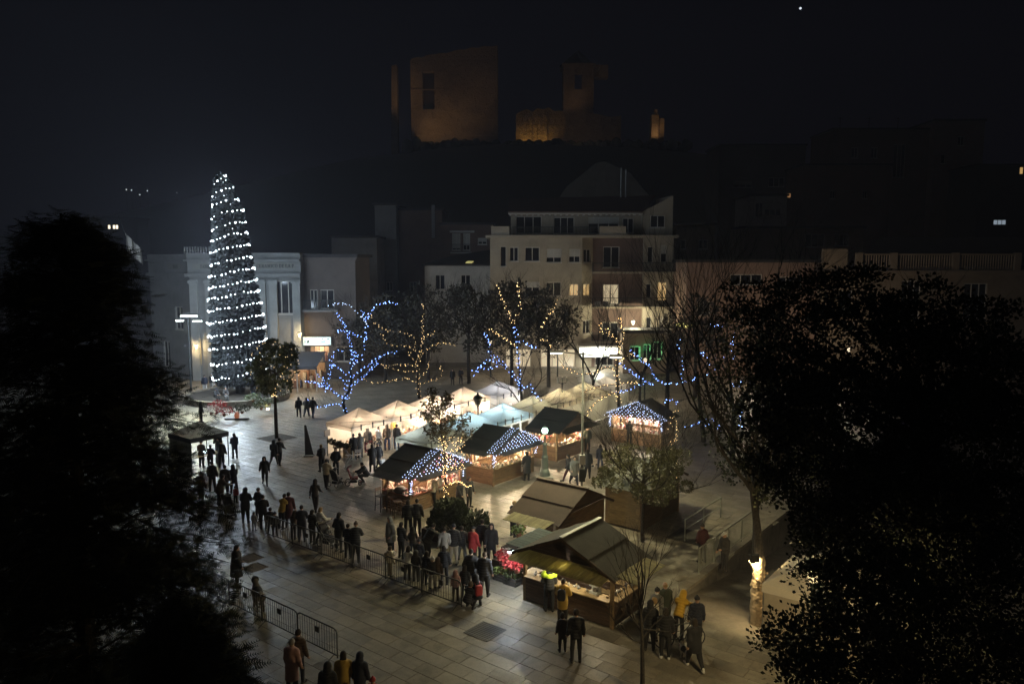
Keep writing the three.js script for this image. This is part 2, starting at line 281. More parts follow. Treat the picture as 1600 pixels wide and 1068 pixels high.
{ // the cream apartment house behind the tents
  const d = 88, k = d / FOCAL, X = (px) => (px - 800) * k, Y = (py) => EYE + (HORIZON - py) * k;
  const o = thing('apartment_building', 'cream apartment building of several storeys with balconies and overhanging attic, behind the tents', 'building', V(X(766), 0, -d));
  const x = (px) => X(px) - X(766), H2 = Y(372);
  const win = (a, b, t, u, kind) => [x(a), Y(u), x(b) - x(a), Y(t) - Y(u), kind];
  // front wing
  const left = [win(782, 791, 385, 416, 'dark'), win(796, 810, 386, 408, 'dark'), win(820, 843, 386, 408, 'dark'), win(853, 877, 389, 410, 'shutter'), win(888, 906, 389, 410, 'shutter'), win(796, 810, 440, 462, 'dark'), win(820, 843, 440, 462, 'shutter'), win(853, 877, 440, 462, 'dark'), win(889, 904, 443, 462, litA), win(800, 830, 500, 525, 'dark'), win(850, 880, 500, 525, 'shutter'), win(790, 830, 545, 574, litB), win(845, 900, 545, 574, litB)];
  const wl = mb(); wallGeo(wl, x(909), H2, left, 0.22, V(0, 0, 0)); wl.quad(V(0, 0, -12), V(0, 0, 0), V(0, H2, 0), V(0, H2, -12)); wl.build('wall', cream, o);
  for (const q of left) windowIn(o, q[0], q[1], q[2], q[3], 0.22, V(0, 0, 0), 0, q[4]);
  // canted bay
  const c0 = V(x(909), 0, 0), c1 = V(x(927), 0, -1.2), cl = c0.distanceTo(c1), ct = Math.atan2(1.2, x(927) - x(909)), cw = [[0.25, Y(410), cl - 0.55, Y(389) - Y(410), 'dark'], [0.25, Y(462), cl - 0.55, Y(443) - Y(462), litA], [0.25, Y(522), cl - 0.55, 1.6, 'dark']];
  const wc = mb(); wallGeo(wc, cl, H2, cw, 0.2, c0, ct); wc.build('wall', cream, o);
  for (const q of cw) windowIn(o, q[0], q[1], q[2], q[3], 0.2, c0, ct, q[4]);
  // recessed brick part behind the balconies
  const rw = x(1006) - x(927), rw0 = V(x(927), 0, -1.2), rh = [[1.2, Y(418), 1.9, Y(385) - Y(418), 'dark'], [1.2, Y(476), 1.9, Y(444) - Y(476), litB], [1.2, Y(534), 1.9, 2.2, 'dark'], [0.4, Y(574), 2.2, 2.6, 'dark'], [3.2, Y(574), 2.2, 2.6, litB]];
  const wr = mb(); wallGeo(wr, rw, H2, rh, 0.2, rw0); wr.build('wall', brick, o);
  for (const q of rh) windowIn(o, q[0], q[1], q[2], q[3], 0.2, rw0, 0, q[4]);
  // right cream part
  const qx = V(x(1006), 0, -0.4), qw = x(1052) - x(1006), qh = [[0.4, Y(410), 0.6, 1.8, 'dark'], [1.9, Y(410), 0.7, 2, 'shutter'], [0.3, Y(465), 0.6, 1.6, 'dark'], [1.6, Y(470), 1.1, 2.2, litA], [0.4, Y(520), 0.6, 1.8, 'dark'], [1.9, Y(520), 0.6, 1.8, 'shutter']];
  const wq = mb(); wallGeo(wq, qw, H2, qh, 0.2, qx); wq.quad(V(x(1006), 0, -1.2), V(x(1006), 0, -0.4), V(x(1006), H2, -0.4), V(x(1006), H2, -1.2)); wq.quad(V(x(1052), 0, -0.4), V(x(1052), 0, -12), V(x(1052), H2, -12), V(x(1052), H2, -0.4)); wq.build('wall', cream, o);
  for (const q of qh) windowIn(o, q[0], q[1], q[2], q[3], 0.2, qx, 0, q[4]);
  // floor slab and balconies
  mb().box(-0.5, H2 + 0.004, -12, x(1052) + 0.4, H2 + 0.3, 0.5).build('terrace_slab', cream, o);
  for (const [py, a, b] of [[424, 925, 1052], [478, 925, 1052], [532, 925, 1010]]) {
    const yy = Y(py); mb().box(x(a), yy - 0.22, -0.395, x(b), yy, 0.75).build('balcony_slab', cream, o);
    rail(o, [[x(a) + 0.05, -0.35], [x(a) + 0.05, 0.7], [x(b) - 0.05, 0.7]], yy, 1.0);
  }
  // set-back attic with its own windows, eave on rafters, mono-pitch roof
  const aY = H2 + 0.3, aT = Y(331), aw = x(1004) - x(798), ah = [[0.6, 0.25, 3, aT - aY - 0.7, 'dark'], [5, 0.25, 2.4, aT - aY - 0.8, 'dark'], [9, 0.25, 3.6, aT - aY - 0.8, 'shutter'], [13, 0.25, 1.3, aT - aY - 0.9, 'dark']];
  const wa = mb(); wallGeo(wa, aw, aT - aY, ah, 0.2, V(x(798), aY, -2.2)); wa.build('attic_wall', cream, o);
  for (const q of ah) windowIn(o, q[0], q[1], q[2], q[3], 0.2, V(x(798), aY, -2.2), 0, q[4]);
  const gx = x(1004), gw = x(1052) - gx, gT = Y(306); const wg = mb(); wg.quad(V(gx, aY, -1.2), V(gx + gw, aY, -1.2), V(gx + gw, gT, -1.2), V(gx, aT, -1.2)); wg.quad(V(gx + gw, aY, -1.2), V(gx + gw, aY, -12), V(gx + gw, gT + 0.4, -12), V(gx + gw, gT, -1.2)); wg.quad(V(gx, aY, -2.2), V(gx, aY, -1.2), V(gx, aT, -1.2), V(gx, aT, -2.2)); wg.build('gable_wall', cream, o);
  { const f = windowIn(o, gx + 0.9, aY + 0.9, 1.7, 1.4, 0.0, V(0, 0, -1.18), 0, 'dark'); f.position.z += 0.02; }
  const eave = mb(); eave.slab(V(x(794), aT + 0.02, -0.9), V(gx, aT + 0.02, -0.9), V(gx + gw, gT + 0.9, -12), V(x(794), gT + 0.5, -12), 0.16); eave.build('roof', tileR, o);
  mb().box(x(794), aT - 0.3, -1.02, gx, aT - 0.16, -0.92).build('eave_board', frameLight, o);
  for (let i = 0; i < 24; i++) { const xx = lerp(x(796), gx - 0.3, i / 23); mb().box(xx, aT - 0.42, -2.2, xx + 0.2, aT - 0.3, -0.95).build('rafter', frameLight, o); }
  for (const [a, b] of [[768, 796], [935, 976]]) mb().box(x(a), aY, 0.1, x(b), aY + 1.0, 0.3).build('parapet', cream, o);
  rail(o, [[x(800), 0.2], [x(930), 0.2]], aY, 0.9);
  for (let i = 0; i < 2; i++) mb().box(x(928) + 0.1 + i * 0.9, Y(478) + 0.02, 0.05, x(928) + 0.75 + i * 0.9, Y(478) + 0.6, 0.4).build('air_conditioner', greyW, o);
  mb().lathe([[0.09, 0], [0.09, 3.6]], 8, V(x(985), Y(300), -9)).build('chimney_pipe', galv, o); mb().lathe([[0.09, 0], [0.09, 3.4]], 8, V(x(993), Y(300), -9)).build('chimney_pipe', galv, o);
  // shop at the foot: bright strip fascia
  const shop = mb(); shop.box(x(905), Y(556), 0.8, x(965), Y(541), 1.0); shop.build('shop_fascia', E([0.95, 1.0, 0.82], 1.5), o);
  lamp(o, V(x(935), Y(552), 1.6), [1, 0.97, 0.8], 60, 10);
  mb().box(x(903), Y(540), -0.5, x(967), Y(537), 1.6).build('shop_canopy', frameLight, o);
}
{ // green-framed shop windows right of it
  const d = 84, k = d / FOCAL, X = (px) => (px - 800) * k, Y = (py) => EYE + (HORIZON - py) * k, gm = E([0.04, 0.9, 0.22], 0.42);
  const o = thing('corner_shop', 'low corner shop with three green lit window frames', 'shop', V(X(975), 0, -d)), x = (px) => X(px) - X(975);
  const holes = [[x(985), Y(563), x(1001) - x(985), Y(541) - Y(563), 'dark'], [x(1006), Y(562), x(1018) - x(1006), Y(538) - Y(562), 'dark'], [x(1022), Y(561), x(1036) - x(1022), Y(534) - Y(561), 'dark']];
  building(o, x(1046), Y(520), 3, holes, ochre, { roofM: darkR, reveal: 0.1 });
  for (const q of holes) { const [a, b, w, h] = q, m = mb(); m.box(a + w - 0.12, b, 0.02, a + w + 0.08, b + h, 0.12).box(a + 0.1, b + h - 0.05, 0.02, a + w - 0.12, b + h + 0.04, 0.12).box(a + 0.3, b - 0.06, 0.02, a + w - 0.12, b + 0.02, 0.12); m.build('neon_frame', gm, o); }
  lamp(o, V(x(1010), Y(545), 0.7), [0.15, 1, 0.35], 0.7, 12);
}
{ // the theatre-like pavilion with the lettered frieze behind the lit conifer
  const d = 79, k = d / FOCAL, X = (px) => (px - 800) * k, Y = (py) => EYE + (HORIZON - py) * k;
  const o = thing('pavilion_building', 'pale classical corner pavilion with lettered frieze and pilasters, behind the lit conifer', 'building', V(X(297), 0, -d)), x = (px) => X(px) - X(297), w = x(470), H = Y(432), wm = M([0.21, 0.215, 0.21], 0.85, { map: T.plaster });
  const holes = [[x(330), Y(490), 2.2, 3.2, 'dark'], [x(366), Y(490), 2.2, 3.2, 'dark'], [x(428), Y(490), 2.2, 3.4, 'dark'], [x(332), Y(588), 2.4, 3, 'dark'], [x(372), Y(588), 2.4, 3, litD], [x(425), Y(588), 2.4, 3, 'dark']];
  building(o, w, H, 9, holes, wm, { flat: false, y0: -0.2 });
  // left face, turned back
  const lt = 0.62, ll = 7.5, wl = mb(); const lp = V(-Math.cos(lt) * ll, 0, -Math.sin(lt) * ll); const lh = [[2.0, 1.0, 1.3, 2.8, 'dark'], [4.6, 5.2, 1.4, 2.4, 'dark']];
  wallGeo(wl, ll, H, lh, 0.22, lp, -lt); wl.build('wall', wm, o); for (const q of lh) windowIn(o, q[0], q[1], q[2], q[3], 0.22, lp, -lt, q[4]);
  for (const px of [298, 322, 348, 404, 422, 458]) { const m = mb(); m.box(x(px), 0, 0.01, x(px) + 0.8, H - 0.3, 0.34).box(x(px) - 0.1, H - 0.7, 0.345, x(px) + 0.9, H - 0.4, 0.44); m.build('pilaster', M([0.3, 0.31, 0.3], 0.85, { map: T.plaster }), o); }
  const ent = (y0, y1, out) => { const m = mb(); m.box(-0.1, y0, -9, w + 0.1, y1, out); return m; };
  ent(H, H + 0.35, 0.45).build('cornice', wm, o); ent(H + 0.35, Y(408), 0.12).build('frieze', wm, o); ent(Y(408), Y(405), 0.6).build('cornice', wm, o); ent(Y(405), Y(397), 0.2).build('parapet', wm, o); ent(Y(397), Y(395), 0.35).build('coping', wm, o);
  { const m = mb(), n = V(-Math.sin(lt), 0, Math.cos(lt)), A = (s, y, out) => V(-Math.cos(lt) * s, y, -Math.sin(lt) * s).addScaledVector(n, out); for (const [y0, y1, out] of [[H, H + 0.35, 0.45], [H + 0.35, Y(408), 0.1], [Y(408), Y(405), 0.5], [Y(405), Y(397), 0.2]]) m.hexa([A(ll, y0, out), A(0.12, y0, out), A(0.12, y0, -0.3), A(ll, y0, -0.3), A(ll, y1, out), A(0.12, y1, out), A(0.12, y1, -0.3), A(ll, y1, -0.3)]); m.build('cornice', wm, o); }
  const word = (txt, x0, y0, h, wide, parent, turn = 0, z = 0.125) => { const cv = document.createElement('canvas'); cv.width = 512; cv.height = 64; const c = cv.getContext('2d'); c.fillStyle = '#94948e'; c.fillRect(0, 0, 512, 64); c.fillStyle = '#15171a'; c.font = 'bold 50px serif'; c.textAlign = 'center'; c.textBaseline = 'middle'; c.fillText(txt, 256, 34, 500); const t = new THREE.CanvasTexture(cv); t.colorSpace = THREE.SRGBColorSpace; const m = new THREE.Mesh(new THREE.PlaneGeometry(wide, h), new THREE.MeshStandardMaterial({ map: t, roughness: 0.9, color: new THREE.Color(0.6, 0.6, 0.6) })); m.name = 'lettering'; m.position.set(x0, y0, z); m.rotation.y = turn; parent.add(m); };
  word('FABRICA', x(326), Y(416), 0.62, x(350) - x(304), o); word('CERAMICO DE LA P', x(432), Y(415), 0.62, x(463) - x(402), o);
  { const s = 2.3; word('MANS', -Math.cos(lt) * s - Math.sin(lt) * 0.115, Y(416), 0.62, 3, o, -lt, -Math.sin(lt) * s + Math.cos(lt) * 0.115); }
  const bal = mb(); for (let i = 0; i < 22; i++) { const xx = x(292) + i * 0.28; bal.lathe([[0.05, 0], [0.1, 0.25], [0.05, 0.5], [0.06, 0.6]], 6, V(xx, Y(395), 0.1)); } tag(bal.build('balusters', wm, o), null, null, null, 'stuff');
  // doorway niche lit by its lantern
  mb().box(x(299), Y(570), 0.17, x(312), Y(528), 0.2).build('door_panel', M([0.5, 0.4, 0.22], 0.8, { map: T.plaster }), o);
  mb().box(x(301), Y(588), 0.205, x(310), Y(556), 0.24).build('door', frameDark, o);
}
function wallLantern(p, label, I, rgb = [1, 0.72, 0.35]) {
  const o = thing('wall_lantern', label, 'lantern', p);
  const b = mb(); b.bar(V(0, 0.1, -0.5), V(0, 0.1, -0.1), 0.05).bar(V(0, 0.1, -0.12), V(0, 0.34, 0), 0.04).lathe([[0.02, 0.62], [0.2, 0.5]], 6).bar(V(0, 0.08, 0), V(0, 0, 0), 0.03); b.build('bracket', darkMetal, o);
  const g = mb(); g.lathe([[0.09, 0.1], [0.17, 0.48]], 6); g.build('lamp_glass', E(rgb, 5), o);
  lamp(o, V(0, 0.32, 0), rgb, I, 5); return o;
}
{ const d = 79, k = d / FOCAL; wallLantern(V((308 - 800) * k, EYE + (HORIZON - 545) * k, -d + 0.75), 'wall lantern glowing over the pavilion doorway, left of the lit conifer', 26); wallLantern(V((472 - 800) * k, EYE + (HORIZON - 526) * k, -d + 1.3), 'wall lantern beside the white lit shop sign', 24); wallLantern(V((990 - 800) * 86 / FOCAL, EYE + (HORIZON - 508) * 86 / FOCAL, -86), 'wall lantern at the corner of the cream apartment building', 130, [1, 0.9, 0.6]); }
{ // shop row right of the pavilion
  const d = 80, k = d / FOCAL, X = (px) => (px - 800) * k, Y = (py) => EYE + (HORIZON - py) * k;
  const o = thing('shop_building', 'dark low building with balcony and lit ground-floor shop, right of the pavilion', 'building', V(X(471), 0, -d)), x = (px) => X(px) - X(471);
  building(o, x(556), Y(402), 8, [[x(484), Y(482), x(496) - x(484), 2, 'dark'], [x(500), Y(482), x(522) - x(500), 2, 'dark'], [x(478), Y(565), x(512) - x(478), Y(541) - Y(565), 'none'], [x(522), Y(565), x(548) - x(522), 1.6, 'dark']], M([0.12, 0.1, 0.09], 0.9, { map: T.plaster }), { roofM: darkR });
  mb().box(x(470), Y(486), 0.004, x(530), Y(483), 0.9).build('balcony_slab', greyW, o); rail(o, [[x(471), 0.05], [x(471), 0.85], [x(529), 0.85]], Y(483), 1);
  const m = mb(); m.box(x(478), Y(566), -1.4, x(512), Y(541), -1.3); m.build('shop_interior', M([0.5, 0.36, 0.24], 0.9), o); lamp(o, V(x(495), Y(545), -0.7), [1, 0.75, 0.5], 7, 6);
  for (let i = 0; i < 4; i++) mb().box(x(480 + i * 8), Y(566), -0.05, x(481 + i * 8), Y(541), 0.0).build('mullion', frameDark, o);
  for (let i = 0; i < 9; i++) { const a = x(479 + i * 3.6), hh = rr(0.5, 1.2); mb().box(a, Y(566), -0.9 + rr(0, 0.3), a + 0.16, Y(566) + hh, -0.55 + rr(0, 0.2)).build('goods', M(pick([[0.3, 0.1, 0.08], [0.4, 0.35, 0.25], [0.1, 0.12, 0.2], [0.5, 0.45, 0.4]]), 0.7), o); }
  const s = thing('shop_sign', 'white lit shop sign board with dark lettering above the shop window', 'sign', V(X(495), Y(532), -d + 0.45));
  mb().box(-1.45, -0.45, -0.1, 1.45, 0.45, 0).build('sign_box', frameDark, s);
  const cv = document.createElement('canvas'); cv.width = 512; cv.height = 150; const c = cv.getContext('2d'); c.fillStyle = '#e8fbff'; c.fillRect(0, 0, 512, 150); c.fillStyle = '#1c3a40'; c.font = 'bold 64px sans-serif'; c.textBaseline = 'middle'; c.fillText('F', 22, 84); c.beginPath(); c.ellipse(94, 84, 22, 30, 0.4, 0, 7); c.fill(); c.font = 'bold 46px sans-serif'; c.fillText('TO THE BAR', 160, 92, 240); c.beginPath(); c.arc(360, 38, 12, 0, 7); c.fill(); c.fillRect(440, 34, 40, 14);
  const t = new THREE.CanvasTexture(cv); t.colorSpace = THREE.SRGBColorSpace; const sm = new THREE.MeshStandardMaterial({ map: t, emissiveMap: t, emissive: new THREE.Color(0.85, 1, 1), emissiveIntensity: 0.42, roughness: 0.5 });
  const f = new THREE.Mesh(new THREE.PlaneGeometry(2.84, 0.84), sm); f.name = 'sign_face'; f.position.z = 0.004; s.add(f); lamp(s, V(0, -0.3, 0.9), [0.85, 1, 1], 4, 12); s.rotation.y = 0.12;
  // awning terrace of the bar
  const a = thing('bar_awning', 'dark bar awning on posts with warm light beneath, below the white lit sign', 'awning', V(X(468), 0, -d + 6.5)); const ax = (px) => (px - 468) * (d - 6.5) / FOCAL;
  const sl = mb(); sl.slab(V(0, 2.5, 2), V(ax(530), 2.5, 2), V(ax(530), 3.5, -1.4), V(0, 3.5, -1.4), 0.05); sl.build('canopy', M([0.05, 0.05, 0.055], 0.9), a); sl.empty;
  mb().box(0, 2.2, 2.0, ax(530), 2.5, 2.04).build('valance', M([0.06, 0.06, 0.065], 0.9), a);
  for (const px of [470, 498, 528]) mb().box(ax(px), 0, 1.9, ax(px) + 0.08, 2.48, 1.98).build('post', frameLight, a);
  mb().box(0.1, 0, -1.5, ax(529), 2.4, -1.4).build('back_wall', M([0.45, 0.32, 0.2], 0.9, { map: T.plaster }), a);
  lamp(a, V(ax(490), 2.2, 0.2), [1, 0.68, 0.38], 9, 4); lamp(a, V(ax(518), 2.2, 0.2), [1, 0.68, 0.38], 6, 4);
  for (let i = 0; i < 14; i++) { const px = rr(472, 526); mb().box(ax(px), 0, -1.2, ax(px) + rr(0.1, 0.4), rr(0.6, 1.9), -1.0 + rr(0, 0.6)).build('goods', M(pick([[0.3, 0.1, 0.08], [0.4, 0.35, 0.25], [0.1, 0.12, 0.2], [0.2, 0.1, 0.05]]), 0.7), a); }
}
// the darker houses further back: [label, left px, right px, top py, distance, wall, depth, windows (px,py,w px,h px,kind)]
const houses = [
  ['narrow grey house with one lit window, left of the brick house', 588, 621, 322, 104, greyW, 8, [[594, 370, 8, 13, litD], [594, 403, 4, 9, litC], [604, 440, 10, 14, 'dark']], 18],
  ['tall brick house with chimney, left of the cream apartment building', 622, 692, 330, 106, brick, 9, [[640, 440, 12, 16, 'dark'], [664, 440, 12, 16, 'dark']], 22],
  ['brick house with pale shuttered balcony windows beside the cream apartment building', 690, 770, 352, 100, brick, 8, [[707, 365, 13, 26, 'shutter'], [724, 365, 11, 26, 'shutter'], [747, 372, 14, 10, 'shutter'], [712, 425, 14, 20, 'dark']], 14],
  ['plain low white house left of the tall brick house', 520, 590, 372, 98, greyW, 8, [[530, 425, 10, 15, 'dark'], [560, 425, 10, 15, 'dark']], 10],
  ['small brick house with two windows right of the cream apartment building', 1054, 1114, 352, 98, ochre, 9, [[1062, 375, 8, 14, 'dark'], [1090, 375, 14, 14, 'dark'], [1060, 420, 12, 22, 'shutter'], [1084, 420, 12, 22, 'shutter']], 10],
  ['long pinkish house with eaves line above the dark trees on the right', 1072, 1284, 410, 82, pinkW, 9, [[1140, 428, 50, 16, 'dark'], [1216, 432, 36, 18, 'dark'], [1090, 470, 20, 22, 'dark']], 8],
  ['white roof-top flat with balcony windows and one orange light', 1166, 1224, 308, 112, whiteW, 7, [[1176, 318, 12, 22, 'dark'], [1190, 316, 26, 22, 'shutter']], 26],
  ['flat-roofed attic storey behind the pinkish house', 1160, 1345, 357, 108, ochre, 7, [[1255, 366, 30, 20, 'dark'], [1300, 366, 22, 18, 'dark']], 10],
  ['big blank brick party wall below the skyline', 1248, 1382, 262, 128, brick, 8, [[1290, 300, 8, 12, 'dark'], [1340, 300, 8, 12, 'dark']], 8],
  ['dark tall house with terrace left of the brick party wall', 1118, 1250, 232, 150, M([0.09, 0.075, 0.075], 0.9, { map: T.plaster }), 10, [[1140, 285, 30, 10, 'shutter'], [1195, 280, 24, 14, 'dark']], 8],
  ['tall brick apartment block on the right skyline', 1292, 1450, 208, 160, brick, 12, [[1385, 230, 18, 50, 'dark'], [1320, 235, 10, 16, 'dark'], [1350, 235, 10, 16, 'dark']], 8],
  ['pale tower flat at the right end of the skyline', 1446, 1522, 195, 158, M([0.24, 0.18, 0.16], 0.9, { map: T.plaster }), 10, [[1482, 218, 10, 14, 'dark'], [1458, 245, 6, 14, 'dark'], [1490, 262, 8, 12, 'dark']], 8],
  ['dark house at the right edge with two lit upper windows', 1518, 1680, 262, 145, M([0.05, 0.05, 0.055], 0.9, { map: T.plaster }), 10, [[1580, 264, 6, 11, litA], [1589, 264, 6, 11, litA], [1545, 344, 20, 8, litC]], 8],
  ['pale end-gable house behind the cream apartment building', 872, 1014, 310, 120, M([0.2, 0.18, 0.15], 0.9, { map: T.plaster }), 12, [], 3],
];
for (const [label, a, b, t, d, wm, dep, wins, extra] of houses) {
  const k = d / FOCAL, X = (px) => (px - 800) * k, Y = (py) => EYE + (HORIZON - py) * k, o = thing('house', label, 'house', V(X(a), 0, -d));
  const holes = wins.map(([px, py, w, h, kind]) => [X(px) - X(a), Y(py + h), w * k, h * k, kind]);
  const gable = label.includes('gable');
  building(o, X(b) - X(a), Y(t), dep, holes, wm, { roofM: darkR, roofH: 0.3, over: 0.25, cornice: false, flat: !gable });
  if (gable) { const w = X(b) - X(a), m = mb(), y = Y(t), pk = [[0, 0], [0.08, 1.6], [0.4, 5.2], [0.5, 5.4], [0.78, 3.6], [0.95, 0.8], [1, 0]]; for (let i = 0; i + 1 < pk.length; i++) { const [p, q] = [pk[i], pk[i + 1]]; m.quad(V(p[0] * w, y, 0), V(q[0] * w, y, 0), V(q[0] * w, y + q[1], 0), V(p[0] * w, y + p[1], 0)); } m.build('gable', wm, o); const r = mb(); for (let i = 0; i + 1 < pk.length; i++) { const [p, q] = [pk[i], pk[i + 1]]; r.slab(V(p[0] * w, y + p[1] + 0.1, 0.2), V(q[0] * w, y + q[1] + 0.1, 0.2), V(q[0] * w, y + q[1] + 0.1, -dep), V(p[0] * w, y + p[1] + 0.1, -dep), 0.09); } r.build('roof_tiles', darkR, o); }
  if (label.includes('white roof-top')) mb().box(X(1226) - X(a), Y(310), -0.4, X(1230) - X(a), Y(304), -0.2).build('lamp', E([1, 0.5, 0.2], 0.25), o);
  if (label.includes('chimney')) mb().box(X(676) - X(a), Y(372), 0.02, X(681) - X(a), Y(322), 0.4).build('chimney', greyW, o);
  if (label.includes('shuttered balcony')) { mb().box(X(705) - X(a), Y(396), 0.01, X(738) - X(a), Y(394), 0.9).build('balcony_slab', whiteW, o); rail(o, [[X(705) - X(a), 0.85], [X(738) - X(a), 0.85]], Y(394), 1); mb().box(X(704) - X(a), Y(364), 0.01, X(742) - X(a), Y(361), 0.5).build('lintel', whiteW, o); }
  if (label.includes('skyline') && label.includes('brick apartment')) for (let i = 0; i < 3; i++) { const m = mb(), xx = X(1310 + i * 45) - X(a); m.bar(V(xx, Y(t) + 0.3, -3), V(xx, Y(t) + 3, -3), 0.06).bar(V(xx - 0.6, Y(t) + 2.7, -3), V(xx + 0.6, Y(t) + 2.7, -3), 0.04); m.build('aerial', darkMetal, o); }
}
{ // sloping tiled roof in front of the brick houses
  const d = 93, k = d / FOCAL, X = (px) => (px - 800) * k, Y = (py) => EYE + (HORIZON - py) * k, o = thing('low_house', 'low house with dark sloping roof and small lit skylight, left of the apartments', 'house', V(X(664), 0, -d)), x = (px) => X(px) - X(664);
  building(o, x(766), Y(415), 6, [[x(680), Y(452), 1.2, 1.8, 'dark'], [x(720), Y(452), 1.2, 1.8, 'dark']], whiteW, { flat: false });
  const m = mb(); m.slab(V(-0.3, Y(413), 0.5), V(x(770), Y(413), 0.5), V(x(770), Y(388), -6), V(x(700), Y(399), -6), 0.15); m.build('roof_tiles', darkR, o);
  mb().slab(V(x(728), Y(411), 0.2), V(x(737), Y(411), 0.2), V(x(740), Y(409), -0.3), V(x(731), Y(409), -0.3), -0.12).build('skylight_lamp', E([0.9, 0.8, 0.25], 0.5), o);
}
{ // balustraded house on the far right
  const d = 81, k = d / FOCAL, X = (px) => (px - 800) * k, Y = (py) => EYE + (HORIZON - py) * k, o = thing('balustrade_house', 'ochre house with a stone roof balustrade at the right edge', 'building', V(X(1282), 0, -d)), x = (px) => X(px) - X(1282);
  building(o, x(1720), Y(426), 9, [[x(1408), Y(498), x(1438) - x(1408), Y(438) - Y(498), 'dark'], [x(1506), Y(500), x(1542) - x(1506), Y(442) - Y(500), 'dark'], [x(1310), Y(492), 1.5, 2.6, 'dark']], ochre, { roofH: 0.25, over: 0.35 });
  const hb = Y(397) - Y(423), yb = Y(426) + 0.25;
  for (const px of [1282, 1334, 1388, 1484, 1580]) mb().box(x(px), yb, -0.2, x(px) + (px === 1282 ? 2.6 : 0.7), yb + hb + (px === 1282 ? 0.5 : 0.1), 0.2).build('pier', ochre, o);
  for (const [a, b] of [[1348, 1388], [1402, 1484], [1498, 1580]]) { mb().box(x(a), yb + hb - 0.15, -0.15, x(b), yb + hb, 0.15).build('coping', ochre, o); const n = Math.floor((x(b) - x(a)) / 0.27), pr = mb().lathe([[0.06, 0.01], [0.1, 0.25], [0.05, 0.6], [0.07, hb - 0.16]], 6).geo(); for (let i = 0; i < n; i++) { const q = part('baluster', pr, ochre, o); q.position.set(x(a) + 0.18 + i * 0.27, yb, 0); } }
  const r = mb(); r.slab(V(x(1340), yb + 0.5, -1.5), V(x(1720), yb + 0.5, -1.5), V(x(1660), Y(368), -7), V(x(1420), Y(368), -7), 0.15); r.build('roof_tiles', darkR, o);
}
